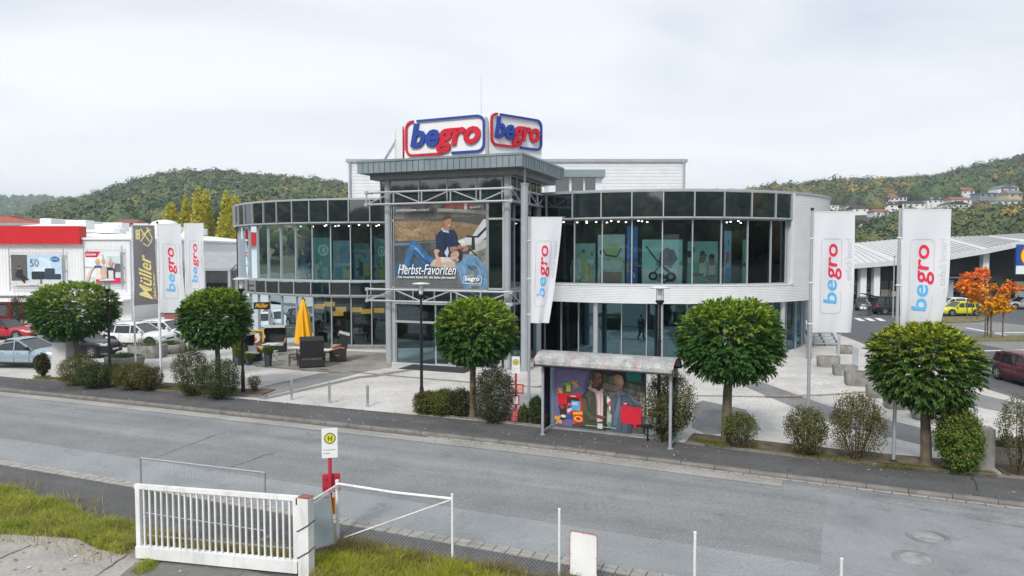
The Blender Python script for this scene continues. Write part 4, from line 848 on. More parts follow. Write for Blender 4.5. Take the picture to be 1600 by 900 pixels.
ly = [((.085,.09,.085), rect(0,0,1,1)), (wall_, [(0,.80),(1,.84),(1,1),(0,1)]), ((.20,.20,.19), [(0,.82),(.1,.82),(.14,.95),(0,.97)]), ((.09,.09,.09), [(.16,.83),(.45,.83),(.45,.97),(.2,.99)]), ((.28,.08,.07), rect(.56,.93,.86,1)), ((.36,.35,.30), [(.48,.90),(1,.86),(1,.90),(.48,.94)]), ((.55,.55,.55), rect(.77,.92,.80,1)),
 (hay, [(0,.555),(0,.80),(.3,.80),(.75,.77),(1,.72),(1,.50),(.8,.50),(.5,.56)]), (hay2, [(.02,.70),(.3,.70),(.45,.62),(.2,.60)]), ((.24,.155,.085), [(.55,.7),(.85,.72),(.9,.62),(.6,.60)]),
 (bench, [(0,.30),(0,.545),(.5,.57),(.56,.40),(.5,.25)]), ((.09,.22,.42), [(0,.50),(0,.535),(.20,.54),(.20,.51)]), ((.20,.21,.20), [(.05,.525),(.5,.56),(.5,.55),(.05,.515)]), ((.14,.15,.15), [(0,.0),(0,.28),(1,.12),(1,0)]), ((.05,.12,.22), [(0,.12),(0,.30),(.55,.33),(.72,.27),(.62,.18)]),
 ((.42,.42,.40), [(.86,.52),(1,.57),(1,.40),(.80,.34)]), (ston, [(.80,.05),(.80,.38),(1,.48),(1,.05)]), ((.60,.62,.64), [(.70,.56),(.86,.62),(.97,.80),(1,.80),(1,.60),(.92,.52),(.75,.50)]), ((.03,.03,.035), [(.79,.62),(.90,.61),(1,.72),(1,.68),(.92,.59),(.80,.595)]), ((.02,.02,.022), [(.845,.45),(.885,.45),(.88,.60),(.85,.60)]), ((.02,.02,.022), limb([(.70,.50),(.84,.45),(.90,.38),(.90,.33)], [.02,.018,.016,.012])),
 # seated man
 (jnl, limb([(.56,.30),(.72,.30),(.77,.18),(.81,.0)], [.14,.15,.10,.08])), (jnl, limb([(.74,.33),(.88,.31),(.96,.20),(.97,.0)], [.16,.14,.11,.09])), (jn, limb([(.80,.26),(.90,.24)], [.05,.04])),
 (navy, [(.47,.36),(.465,.60),(.50,.665),(.56,.695),(.66,.685),(.69,.64),(.71,.55),(.72,.47),(.60,.44),(.58,.34)]), (navy, limb([(.50,.63),(.52,.52),(.60,.46),(.66,.455)], [.08,.09,.08,.06])), ((.5,.62,.78), [(.525,.70),(.55,.66),(.61,.65),(.60,.68),(.545,.72)]), (skin, limb([(.62,.455),(.70,.47),(.775,.505)], [.055,.05,.045])), (skin, ell(.78,.495,.03,.025)), (skin, ell(.785,.455,.035,.02, rot=.4)), ((.6,.6,.58), [(.73,.51),(.78,.55),(.81,.53),(.77,.48)]), ((.75,.74,.72), [(.70,.55),(.75,.575),(.78,.54),(.74,.52)]),
 (skin, limb([(.575,.68),(.585,.72)], [.07,.075])), (skin, ell(.59,.775,.048,.062, rot=-.2)), ((.06,.045,.04), [(.545,.78),(.55,.83),(.585,.85),(.625,.845),(.635,.815),(.60,.815),(.565,.80)]), ((.75,.70,.66), ell(.613,.735,.014,.006)), ((.08,.04,.03), limb([(.600,.765),(.618,.768)], [.005,.005])), (skin, ell(.553,.765,.01,.018)),
 ((.02,.04,.11), limb([(.50,.60),(.52,.50),(.58,.44)], [.012,.014,.01])), ((.006,.012,.04), limb([(.57,.66),(.565,.52),(.575,.40)], [.012,.016,.012])), ((.02,.04,.11), limb([(.67,.64),(.68,.54),(.695,.48)], [.012,.014,.01])), ((.30,.14,.09), limb([(.548,.80),(.552,.74),(.575,.715)], [.012,.016,.012])), ((.30,.14,.09), limb([(.64,.445),(.70,.458),(.75,.48)], [.010,.010,.008])), ((.28,.13,.09), limb([(.765,.50),(.775,.47)], [.008,.008])), ((.28,.13,.09), limb([(.785,.505),(.79,.475)], [.006,.006])), ((.25,.36,.48), limb([(.66,.30),(.72,.20),(.755,.05)], [.02,.022,.015])), ((.10,.22,.36), limb([(.60,.28),(.69,.22),(.74,.02)], [.015,.02,.012])), ((.10,.22,.36), limb([(.78,.29),(.88,.24),(.915,.05)], [.016,.02,.012])), ((.22,.34,.46), limb([(.86,.30),(.93,.24),(.955,.06)], [.015,.018,.012])),
 # lying woman
 (jn, limb([(.14,.25),(.20,.45),(.225,.53),(.24,.565)], [.075,.09,.085,.05])), (jn, limb([(.19,.50),(.26,.46),(.36,.34),(.46,.29)], [.10,.12,.12,.09])), (jnl, limb([(.20,.51),(.27,.45),(.34,.36)], [.02,.03,.02])), ((.62,.62,.62), ell(.115,.25,.035,.02, rot=-.5)),
 ((.06,.19,.38), limb([(.15,.27),(.205,.44),(.225,.51)], [.014,.016,.012])), ((.02,.08,.22), limb([(.18,.30),(.235,.45)], [.014,.016])), ((.02,.08,.22), limb([(.24,.44),(.33,.33),(.44,.265)], [.016,.02,.016])), ((.55,.45,.36), [(.40,.26),(.43,.32),(.50,.36),(.60,.36),(.68,.31),(.68,.245),(.55,.24)]), ((.70,.64,.56), [(.44,.33),(.52,.37),(.62,.36),(.66,.32),(.55,.30)]), ((.55,.62,.80), [(.56,.42),(.60,.49),(.61,.42),(.59,.36)]), (skin2, limb([(.51,.25),(.49,.37),(.475,.42)], [.055,.05,.04])), (skin2, ell(.48,.43,.033,.03)), ((.04,.04,.045), ell(.52,.40,.03,.035)),
 (hair, [(.66,.44),(.72,.46),(.755,.42),(.75,.34),(.71,.31),(.68,.34)]), (skin2, ell(.675,.39,.042,.055, rot=-.5)), (skin2, limb([(.64,.36),(.66,.345)], [.05,.05])), ((.55,.30,.26), ell(.70,.335,.02,.02)), ((.30,.10,.09), ell(.655,.385,.010,.005, rot=1)), ((.10,.06,.05), ell(.675,.425,.010,.004, rot=.5))]
b = MB(); b.M = pm4; ms_ = []; ly = [(tuple(round(q*.78, 3) for q in c) if isinstance(c, tuple) else c, p_) for c, p_ in ly]; art(b, ms_, ly, PWd, PHt, .006, .0012); part('print', b, ms_, t, world=True)
b = MB(); b.M = pm4; z = .12
put_text(b, 'MODE DIE JEDEN ANZIEHT', .23, 4.24, w=2.05, h=.15, z=z, bold=.02)
put_text(b, 'Herbst-Favoriten', .28, .75, w=3.62, h=.56, z=z, bold=.004, shear=.32)
put_text(b, 'Die neuesten Styles für die kalte Jahreszeit!', .26, .50, w=3.60, h=.17, z=z, bold=.014)
put_text(b, 'begro', 4.42, .36, w=.88, h=.33, z=z, bold=.03, shear=.1)
put_text(b, 'GANT', 4.75, 4.36, w=.62, h=.11, z=z, bold=.0)
put_text(b, 'einfach besser', 4.72, .19, w=.68, h=.06, z=z)
for _, _, pl in frame_path(1.10, .40, .09, .03, ((0, 0, .25), (0, .32, 1.0))): ribbon(b, [p+Vector((4.33, .30)) for p in pl], .022, z, z)
part('lettering', b, M['white'], t, world=True, kind='stuff')
b = MB(); b.M = pm4
for x0, y0, x1, y1 in ((-.06,-.06,PWd+.06,-.02),(-.06,PHt+.02,PWd+.06,PHt+.06),(-.06,-.02,-.02,PHt+.02),(PWd+.02,-.02,PWd+.06,PHt+.02)): b.box(x0, y0, -.03, x1, y1, .03)
part('frame', b, M['grey'], t, world=True)
# ---- posters and goods behind the upper glass
def curved_poster(label, c, R, u0, u1, z0, z1, layers):
    p, q = pol(c, R, circ_ang(u0, c, R), z0), pol(c, R, circ_ang(u1, c, R), z0); w = (q-p).length; h = z1-z0; m4 = frame_mat(p, q-p, (0, 0, 1)); t = thing('window_poster', label, 'poster', p, 0, 'posters behind the upper shop windows')
    b = MB(); b.M = m4; b.box(0, 0, -.03, w, h, 0); part('board', b, pmat(layers[0][0]), t, world=True); b = MB(); b.M = m4; mm = []; rk = random.Random(int(u0)); extra = []
    for _ in range(16):
        x, y = rk.random(), rk.random()**1.6*.8; q = rk.uniform(.03, .10); c_ = rk.choice(((.10,.16,.17),(.55,.66,.63),(.22,.36,.40),(.05,.06,.07),(.45,.36,.22),(.30,.45,.30))); extra.append((c_, ell(min(max(x, q), 1-q), min(max(y, q), 1-q), q, q*rk.uniform(.5, 1.4)*.6, 10, 0) if rk.random() < .5 else rect(max(x-q, 0), max(y-q*.6, 0), min(x+q*.6, 1), min(y+q, 1))))
    art(b, mm, layers[1:2]+extra+layers[2:], w, h, .004, .0012); part('print', b, mm, t, world=True)
Z0, Z1 = 4.62, 7.15
teal, mint, sand = (.22, .55, .50), (.50, .80, .72), (.62, .50, .28)
wh = [((.03,.03,.035), ell(.28,.18,.12,.10)), ((.5,.5,.5), ell(.28,.18,.06,.05)), ((.03,.03,.035), ell(.72,.16,.13,.11)), ((.5,.5,.5), ell(.72,.16,.06,.05))]
curved_poster('mint window poster showing a dark pram frame', GR, RR-.85, 1003, 1066, Z0, Z1, [(mint,), ((.75,.82,.80), rect(.0,.0,1,.35)), ((.05,.06,.07), limb([(.10,.85),(.35,.55),(.72,.25)], [.035,.035,.03])), ((.05,.06,.07), limb([(.75,.2),(.45,.42),(.25,.2)], [.03,.03,.03])), ((.10,.12,.14), [(.40,.42),(.45,.70),(.60,.82),(.80,.74),(.88,.55),(.75,.42)]), ((.06,.07,.08), [(.62,.50),(.66,.78),(.80,.76),(.88,.56)])] + wh)
curved_poster('green window poster of two toddlers sitting on the floor', GR, RR-.85, 1074, 1121, Z0, Z1-.1, [((.16,.42,.33),), ((.30,.55,.45), rect(0,.5,1,1)), ((.25,.14,.09), limb([(.10,.25),(.3,.2),(.5,.26)], [.09,.10,.1])), ((.62,.55,.48), limb([(.52,.26),(.48,.5)], [.26,.2])), ((.28,.15,.10), ell(.50,.62,.10,.13)), ((.02,.02,.02), [(.40,.64),(.42,.76),(.52,.79),(.60,.70),(.5,.70)]), ((.58,.50,.42), limb([(.80,.22),(.80,.45)], [.24,.18])), ((.30,.17,.11), ell(.80,.55,.10,.12)), ((.02,.02,.02), ell(.80,.65,.10,.06)), ((.30,.17,.11), limb([(.6,.2),(.75,.12),(.95,.18)], [.10,.10,.08]))])
curved_poster('yellow window poster of children beside the silver cladding', GR, RR-.85, 1160, 1206, Z0, Z1, [((.22,.40,.30),), (sand, rect(.35,0,1,.95)), ((.62,.46,.10), ell(.72,.62,.18,.16)), ((.08,.16,.09), limb([(.36,.1),(.40,.55)], [.26,.22])), ((.45,.27,.18), ell(.42,.68,.10,.13)), ((.75,.66,.30), ell(.42,.82,.11,.06)), ((.40,.36,.10), limb([(.72,.1),(.72,.5)], [.32,.24]))])
curved_poster('pale window poster with a rocking seat left of the pram poster', GR, RR-.85, 934, 976, Z0, Z1+.3, [((.45,.62,.58),), ((.65,.74,.70), rect(0,.55,1,1)), ((.50,.62,.25), rect(.3,.5,.8,.8)), ((.12,.12,.11), limb([(.15,.75),(.3,.58),(.7,.55),(.88,.72)], [.04,.04,.04,.04])), ((.70,.66,.62), [(.05,.40),(.2,.30),(.8,.30),(.97,.42),(.8,.48),(.2,.48)]), ((.42,.26,.22), rect(.1,0,.9,.24))])
curved_poster('pale green window poster near the tower above the silver fascia', GR, RR-.85, 897, 930, Z0, Z1-.2, [((.32,.50,.44),), ((.60,.66,.60), rect(.1,.05,.9,.6)), ((.40,.48,.16), rect(.35,.1,.6,.75)), ((.5,.38,.2), rect(.65,.0,.9,.45))])
curved_poster('tall blue begro window banner between pale posters', GR, RR-.7, 979, 996, Z0, Z1+.75, [((.10,.28,.62),), ((.05,.16,.45), rect(0,0,1,.45)), ((.55,.03,.08), limb([(.4,.25),(.6,.42)], [.2,.2]))])
curved_poster('blue window banner with red letters in the narrow right bays', GR, RR-.7, 1131, 1142, Z0, Z1+.5, [((.30,.48,.70),), ((.60,.1,.14), rect(.3,.4,.7,.6)), ((.1,.25,.5), rect(.2,0,.9,.3))])
curved_poster('dark blue window poster with a yellow robot toy', GL, RL-.8, 432, 455, 4.65, 8.1, [((.04,.11,.24),), ((.20,.36,.55), ell(.5,.85,.5,.14)), ((.62,.50,.05), ell(.5,.33,.32,.16)), ((.5,.38,.03), rect(.3,.10,.7,.3)), ((.02,.04,.10), rect(.35,.30,.65,.40)), ((.7,.56,.08), ell(.5,.48,.22,.06))])
curved_poster('deep blue window poster with pale spray at its foot', GL, RL-.8, 458, 486, 4.65, 7.5, [((.03,.055,.22),), ((.12,.35,.60), [(.1,0),(.2,.4),(.5,.5),(.8,.35),(.95,0)]), ((.45,.6,.7), [(.3,0),(.4,.28),(.6,.3),(.8,0)]), ((.6,.55,.2), ell(.4,.1,.12,.06))])
eye = [((.75,.85,.82), ell(.6,.70,.30,.14)), ((.18,.45,.42), ell(.6,.70,.20,.09)), ((.75,.85,.82), ell(.62,.70,.10,.07))]
curved_poster('teal window poster with a pale eye emblem, left of the pair', GL, RL-.8, 489, 517, 4.65, 7.4, [((.17,.45,.40),), ((.5,.66,.62), rect(.1,0,.35,.35)), ((.3,.5,.6), rect(.5,0,.9,.3))] + eye)
curved_poster('pale blue window poster with shelves of toys', GL, RL-.8, 521, 549, 4.65, 7.2, [((.30,.50,.52),), ((.18,.40,.55), rect(.35,.3,.9,.85)), ((.5,.6,.6), rect(.05,.35,.95,.42)), ((.12,.30,.45), rect(.1,.02,.5,.3)), ((.55,.45,.38), ell(.3,.55,.10,.10)), ((.5,.58,.2), rect(.6,.05,.9,.25))])
curved_poster('teal window poster with a pale eye emblem, beside the tower column', GL, RL-.8, 585, 604, 4.65, 7.3, [((.17,.45,.40),), ((.42,.50,.06), ell(.55,.25,.3,.22))] + eye)
curved_poster('dark window poster with a figure between the teal eye posters', GL, RL-.8, 553, 581, 4.65, 7.0, [((.10,.22,.24),), ((.20,.40,.45), rect(.1,.1,.9,.7)), ((.05,.06,.06), limb([(.4,.1),(.4,.5)], [.25,.2])), ((.45,.3,.22), ell(.4,.6,.1,.09)), ((.5,.4,.1), rect(.6,.1,.85,.4))])
b = MB(); p = pol(GL, RL-1.0, circ_ang(384, GL, RL-1.0), 0); b.box(p.x-.35, p.y-.03, 6.6, p.x+.35, p.y+.03, 8.2); solo('window_banner', b, M['red'], 'small red banner hanging in the left end window', 'banner')
# lit ceiling spots and the cafe's amber lamps
sp = mat('lamp_glow', (1, .93, .8), emit=3.5, var=0); am = mat('amber_shade', (.95, .42, .06), emit=.4, var=.05)
rr = random.Random(7); spots = MB()
for c, R, aa in ((GR, RR, aR), (GL, RL, aL[:9])):
    for a in aa[:-1]:
        for k in range(3 if rr.random() < .55 else 0):
            p = pol(c, R-1.6-k*.9, a+.02+.032*k+rr.uniform(-.01, .01), 8.23); spots.lathe([(.0, 0), (.05, 0), (.05, .05)], 8, p)
sub('ceiling_spot', spots, sp, wing2, kind='stuff')
for u, R, z in ((497,RL-2.2,2.55),(514,RL-2.6,2.7),(527,RL-2.2,2.1),(532,RL-3.4,2.3),(556,RL-2.6,2.35),(572,RL-2.6,2.25),(592,RL-2.2,2.35),(405,RL-2,3.1),(416,RL-2.2,3.15)):
    p = pol(GL, R, circ_ang(u, GL, R), z); b = MB(); b.box(p.x-.34, p.y-.15, z, p.x+.34, p.y+.15, z+.3); sub('pendant_lamp', b, am, wing)
for u, R, z0, z1, wd, c in ((511,RL-2.6,.2,1.5,.4,(.3,.4,.38)),(543,RL-2.2,.2,1.8,.35,(.5,.5,.46)),(590,RL-2.5,.2,1.4,1.2,(.08,.09,.08)),(560,RL-3,.2,2.0,.5,(.05,.09,.05)),(466,RL-2.4,.2,1.3,1.5,(.10,.11,.10))):
    p = pol(GL, R, circ_ang(u, GL, R), 0); b = MB(); b.box(p.x-wd/2, p.y-.2, z0, p.x+wd/2, p.y+.2, z1); sub('counter', b, pmat(c), wing)
goods = {}
rg_ = random.Random(31)
for c, R, a_lo, a_hi, owner in ((GR, RR, aR[0], aR[-1], wing2), (GL, RL, aL[9], aL[0], wing)):
    for fl_z, n_, cols in ((4.6, 46, ((.30,.42,.40),(.55,.58,.55),(.20,.30,.32),(.45,.36,.22),(.10,.13,.15))), (.2, 26, ((.10,.12,.12),(.22,.22,.2),(.05,.06,.06),(.3,.22,.12)))):
        for k in range(n_):
            p = pol(c, R-(2.4 if fl_z < 1 else 1.5)-rg_.random()*2.4, rg_.uniform(a_lo, a_hi), fl_z); col = rg_.choice(cols); b = goods.setdefault((owner.name, col), MB())
            if rg_.random() < .45: h = rg_.uniform(.8, 1.4); b.tube([p, p+Vector((0,0,h*.5)), p+Vector((.03,0,h*.8)), p+Vector((0,0,h))], [.10, .16, .20, .06], 7); b.lathe([(0,h+.02),(.08,h+.07),(.09,h+.14),(0,h+.22)], 8, p)
            else: w, d, h = rg_.uniform(.2, .6), rg_.uniform(.15, .3), rg_.uniform(.5, 1.7); b.box(p.x-w, p.y-d, p.z, p.x+w, p.y+d, p.z+h); [b.box(p.x-w*.9, p.y-d-.06, p.z+h*q, p.x+w*(rg_.random()-.3), p.y-d-.01, p.z+h*q+.2) for q in (.15, .45, .75)]
for (on, col), b in goods.items(): sub('shop_goods', b, pmat(col), wing2 if on == wing2.name else wing, kind='stuff')
# glazed hall with an arched gable across the road behind the photographer: it shows as a mirror image in the shop windows
t = thing('glasshouse_hall', 'glazed hall with arched gable mirrored in the shop windows', 'hall', (-24, -46, 0)); hx, hw2, hy = -24, 9., -46.; ac = [(hx+hw2*math.cos(math.pi*k/16), 6+4.2*math.sin(math.pi*k/16)) for k in range(17)]
b = MB(); [b.quad((ac[k][0], hy, ac[k][1]), (ac[k+1][0], hy, ac[k+1][1]), (ac[k+1][0], hy-24, ac[k+1][1]), (ac[k][0], hy-24, ac[k][1])) for k in range(16)]; part('roof', b, pmat((.10,.28,.55)), t, world=True)
b = MB(); b.box(hx-hw2, hy-24, 0, hx+hw2, hy-.3, 6); b.box(hx-hw2-22, hy-20, 0, hx-hw2-.1, hy-2, 6.5); b.box(hx+hw2+.1, hy-20, 0, hx+hw2+26, hy-2, 6.0); part('wall', b, pmat((.12,.15,.17)), t, world=True)
b = MB(); b.tube([(x, hy, z) for x, z in ac], .16, 6); b.tube([(x*.55+hx*.45, hy, 6+(z-6)*.55) for x, z in ac], .12, 6)
for k in range(9): x = hx-hw2+2*hw2*k/8; b.tube([(x, hy, 0), (x, hy, 6+4.2*math.sqrt(max(0, 1-((x-hx)/hw2)**2)))], .12, 6)
for z in (2, 4, 6): b.tube([(hx-hw2, hy, z), (hx+hw2, hy, z)], .12, 6)
b.box(hx-hw2-22, hy-2, 6.1, hx-hw2, hy-1.6, 6.8); b.box(hx+hw2, hy-2, 5.6, hx+hw2+26, hy-1.6, 6.3); part('frame', b, M['white'], t, world=True)
# ---- roof pent-house and the white hall behind the shop
t = thing('penthouse', 'grey metal penthouse with small windows on the roof right of the tower', 'rooftop building', (5, 50, 9.6))
p0, p1 = A(858, 300, 49), A(941, 300, 49); b = MB(); b.box(p0.x, 49, 9.6, p1.x, 56, 11.55); part('wall', b, M['clad'], t, world=True)
b = MB(); b.box(p0.x-.2, 48.6, 11.55, p1.x+.15, 56, 12.05); part('roof', b, M['zinc'], t, world=True)
for i in range(22): x = p0.x+.0+i*.19; b = None
for u0, u1 in ((868,889),(893,911),(914,930)): b = MB(); a, c = A(u0,300,49), A(u1,300,49); b.box(a.x, 48.96, 10.2, c.x, 49.0, 11.5); part('window', b, M['band'], t, world=True)
p0, p1 = A(544, 300, 64), A(1071, 300, 64); t = thing('warehouse_hall', 'white windowless hall with flat roof rising behind the glass store', 'hall', (p0.x, 64, 0))
b = MB(); n_ = 0; z = 0; prof = []
while z < 14.5: prof += [(0, z), (0, z+.22), (.03, z+.25), (.03, z+.29)]; z += .30
for (q0, z0), (q1, z1) in zip(prof[:-1], prof[1:]): b.quad((p0.x, 64+q0, z0), (p1.x, 64+q0, z0), (p1.x, 64+q1, z1), (p0.x, 64+q1, z1))
b.box(p0.x, 64.05, 0, p1.x, 96, 14.5); part('wall', b, mat('hall_cladding', (.64,.65,.66), .5, var=.06), t, world=True)
b = MB(); b.box(p0.x-.15, 63.8, 14.5, p1.x+.15, 64.1, 14.75); b.box(p0.x-.15, 64.1, 14.5, p1.x+.15, 96.2, 14.7); b.tube([(p0.x+.2, 63.85, 0), (p0.x+.2, 63.85, 14.6)], .08, 8); b.tube([(p1.x-.2, 63.85, 0), (p1.x-.2, 63.85, 14.6)], .08, 8); part('roof_edge', b, M['grey'], t, world=True)
# ================================================================== neighbouring buildings
ribm = mat('rib_cladding', (.74, .75, .76), .5, var=.04)
def ribs(mb, x0, x1, y, z0, z1, step=.28):
    x = x0
    while x < x1: mb.add([(x,y,z0),(x+step*.35,y-.035,z0),(x+step*.65,y-.035,z0),(x+step,y,z0),(x,y,z1),(x+step*.35,y-.035,z1),(x+step*.65,y-.035,z1),(x+step,y,z1)], [(0,1,5,4),(1,2,6,5),(2,3,7,6)]); x += step
# ---- white furniture shop on the left, front wall square to the street
YF = 66.
fl = lambda u: A(u, 400, YF).x
zf = lambda v: A(800, v, YF).z
t = thing('furniture_shop', 'long white clad shop with red fascia band and two hung billboards', 'shop', (fl(90), YF, 0))
xl, xr = fl(-160), fl(203)
b = MB(); b.box(xl, YF, zf(462), xr, YF+40, zf(372)); b.box(fl(178), YF, .1, xr, YF+40, zf(462)); b.box(xl, YF+1.2, .1, fl(178), YF+40, zf(462)); ribs(b, xl, xr, YF-.002, zf(461), zf(376)); part('wall', b, ribm, t, world=True)
b = MB(); b.box(xl, YF-.5, zf(381), fl(130), YF+.6, zf(353.5)); part('fascia_band', b, M['red'], t, world=True)
b = MB(); zt_ = zf(372); b.add([(xl,YF-.15,zt_),(xr+.2,YF-.15,zt_),(xr+.2,YF+40,zt_),(xl,YF+40,zt_),(xl,YF+20,zt_+2.1),(xr-14,YF+20,zt_+2.1)], [(0,1,5,4),(1,2,5),(2,3,4,5)]); b.box(fl(130), YF-.2, zf(374.5), xr+.25, YF-.02, zt_+.05); b.box(xr+.02, YF-.02, zf(374.5), xr+.25, YF+40, zt_+.05); part('roof', b, M['white'], t, world=True)
b = MB()
for q in range(3): b.lathe([(1.3, 0), (1.25, .4), (.9, .8), (.4, 1.0), (0, 1.05)], 14, (xr-5, YF+6+q*9, zt_+.6))
for q in range(5): b.box(xr-9+q*.3, YF+5+q*6, zt_+1, xr-7+q*.3, YF+6.5+q*6, zt_+1.9)
part('roof_vent', b, M['white'], t, world=True, kind='stuff')
b = MB(); b.M = Matrix.Translation((xr, 0, 0)) @ Matrix.Rotation(math.pi/2, 4, 'Z'); ribs(b, YF+.1, YF+40, -.002, .1, zf(376)); part('side_cladding', b, ribm, t, world=True)
for i, (u, v) in enumerate(((22,355),(148,365),(110,357),(320,362))):
    pass
dome = MB(); dome.lathe([(1.6, 0), (1.55, .5), (1.2, .9), (.6, 1.1), (0, 1.15)], 16, (fl(160), YF+12, zf(372)+1.1)); part('roof_light', dome, M['white'], t, world=True)
b = MB(); b.box(xl, YF-1.4, zf(470), fl(112), YF+.1, zf(466)); b.box(fl(112)+.01, YF-1.4, zf(470), xr, YF-.01, zf(467)); part('awning_edge', b, M['white'], t, world=True)
for u0, u1 in ((-30,-2),(2,18),(23,44),(46,80),(84,112),(160,177)):
    b = MB(); b.box(fl(u0), YF+1.1, .4, fl(u1), YF+1.15, zf(468)-.1); part('shop_window', b, M['band'], t, world=True)
b = MB()
for u in (0, 20.5, 45, 82, 114, 159, 178): b.box(fl(u)-.14, YF+.95, .15, fl(u)+.14, YF+1.09, zf(470))
for z in (.3, zf(470)-.1): b.box(fl(-30), YF+.97, z-.12, fl(178), YF+1.08, z+.12)
part('window_frame', b, M['red'], t, world=True)
b = MB()
for u in (116, 176): b.box(fl(u), YF+.2, .1, fl(u)+.9, YF+.9, zf(462)); 
part('pillar', b, M['white'], t, world=True)
# billboards in tube frames
def billboard(name, label, u0, u1, v0, v1, layers, txt):
    p = Vector((fl(u0), YF-.35, zf(v1))); w = fl(u1)-fl(u0); h = zf(v0)-zf(v1); t = thing(name, label, 'billboard', p, 0, 'billboards on the white shop'); m4 = frame_mat(p, (1,0,0), (0,0,1))
    b = MB(); b.M = m4; b.box(0, 0, -.05, w, h, 0); part('panel', b, M['white'], t, world=True); b = MB(); b.M = m4; mm = []; art(b, mm, layers, w, h, .006, .004); part('print', b, mm, t, world=True)
    for s_, x, y, wd, hh, mt, bo, sh, zz in txt: b = MB(); b.M = m4; put_text(b, s_, x*w, y*h, w=wd*w, h=hh*h, z=zz, bold=bo, shear=sh); part('lettering', b, mt, t, world=True, kind='stuff')
    b = MB(); b.M = m4
    for x in (-.16, w+.16): b.tube([(x, -.5, 0), (x, h+.55, 0)], .05, 6); [b.tube([(x, h*k, 0), (x, h*k, -.34)], .05, 6) for k in (.05, .5, .95)]
    for y in (-.2, h+.2): b.tube([(-.16, y, 0), (w+.16, y, 0)], .04, 6)
    part('tube_frame', b, M['steel'], t, world=True)
billboard('billboard', 'left billboard with a seated man, pale blue wall and black sofa', 21, 100, 398, 446,
 [((.62,.58,.52), rect(0,0,1,.16)), ((.10,.10,.10), rect(0,.16,.32,1)), ((.45,.60,.72), rect(.32,.16,1,1)), ((.58,.72,.82), ell(.6,.62,.2,.28)), ((.02,.03,.045), rrect(.40,.20,.66,.46,.03)), ((.03,.045,.07), rrect(.66,.20,.98,.38,.03)), ((.035,.05,.075), rrect(.66,.36,.86,.56,.03)), ((.02,.03,.05), rrect(.42,.30,.64,.40,.02)), ((.02,.02,.025), limb([(.08,.30),(.22,.26),(.26,.08)],[.05,.10,.03])), ((.02,.02,.025), limb([(.15,.33),(.18,.52)],[.15,.10])), ((.02,.02,.025), limb([(.2,.34),(.30,.22),(.34,.20)],[.08,.05,.03])), ((.45,.28,.2), ell(.165,.58,.025,.045)), ((.03,.02,.02), ell(.16,.61,.028,.03)), ((.6,.66,.7), rect(.34,.02,.52,.10)), ((.15,.15,.15), rect(.57,.05,.60,.22)), ((.03,.12,.35), ell(.87,.86,.085,.085))],
 (('50', .38, .62, .17, .24, pmat((.03,.06,.16)), -.01, 0, .09), ('JAHRE', .58, .78, .09, .045, M['white'], 0, 0, .09), ('FREUDE AM', .58, .71, .15, .045, M['white'], 0, 0, .09), ('WOHNEN', .58, .64, .12, .045, M['white'], 0, 0, .09), ('himolla', .81, .835, .12, .06, M['white'], .0, .2, .09)))
billboard('billboard', 'right billboard with a family posing and red kitchen label', 137, 191, 393, 442,
 [((.55,.62,.66), rect(0,0,1,1)), ((.75,.78,.78), rect(0,.2,.6,.85)), ((.66,.72,.75), [(0,.85),(1,.85),(1,1),(0,1)]), ((.12,.13,.14), rect(.82,.35,1,.62)), ((.4,.42,.42), rect(0,.48,.16,.52)), ((.55,.02,.08), [(0,.82),(.34,.82),(.44,1),(0,1)]), ((.62,.015,.10), [(.66,0),(1,0),(1,.17),(.72,.17)]), ((.7,.66,.6), limb([(.36,.1),(.36,.48)],[.18,.16])), ((.04,.10,.30), [(.22,.45),(.27,.56),(.46,.56),(.47,.40),(.42,.48),(.3,.48)]), ((.55,.33,.25), ell(.35,.66,.065,.09)), ((.62,.45,.12), ell(.35,.73,.06,.05)), ((.60,.40,.33), limb([(.53,.15),(.52,.45),(.55,.55)],[.16,.14,.1])), ((.55,.33,.25), ell(.52,.68,.06,.09)), ((.6,.5,.42), limb([(.51,.76),(.51,.9)],[.05,.03])), ((.03,.03,.04), limb([(.73,.15),(.73,.5)],[.22,.22])), ((.6,.6,.6), rect(.66,.1,.80,.4)), ((.55,.33,.25), ell(.72,.62,.06,.09)), ((.6,.5,.42), limb([(.71,.70),(.72,.84)],[.05,.03])), ((.55,.35,.27), limb([(.82,.45),(.84,.6),(.78,.68)],[.05,.05,.04])), ((.7,.45,.38), limb([(.05,.1),(.14,.35),(.22,.5)],[.08,.06,.06])), ((.5,.03,.05), rect(.3,.02,.55,.12))],
 (('KÜCHEN', .05, .87, .27, .08, M['white'], .03, 0, .11),))
solo('bush_by_wall', MB().box(0,0,0,.01,.01,.01), M['twig'], 'x', 'x') if False else None
t = thing('loading_canopy', 'grey corrugated lean-to canopy over the loading bay left of the glass store', 'canopy', (-33, 76, 0)); xa, xb = A(283,400,76).x, A(366,400,76).x; z0_, z1_ = A(800,419,76).z, A(800,393.5,76).z
b = MB(); n = 34
for i in range(n): x = xa+(xb-xa)*i/n; dx = (xb-xa)/n; b.add([(x+.0,75.,z0_),(x+dx*.5,75.,z0_+.06),(x+dx,75.,z0_),(x+.0,80,z1_),(x+dx*.5,80,z1_+.06),(x+dx,80,z1_)], [(0,1,4,3),(1,2,5,4)])
part('roof', b, mat('grey_corrugated', (.40,.42,.43), .5, var=.1), t, world=True)
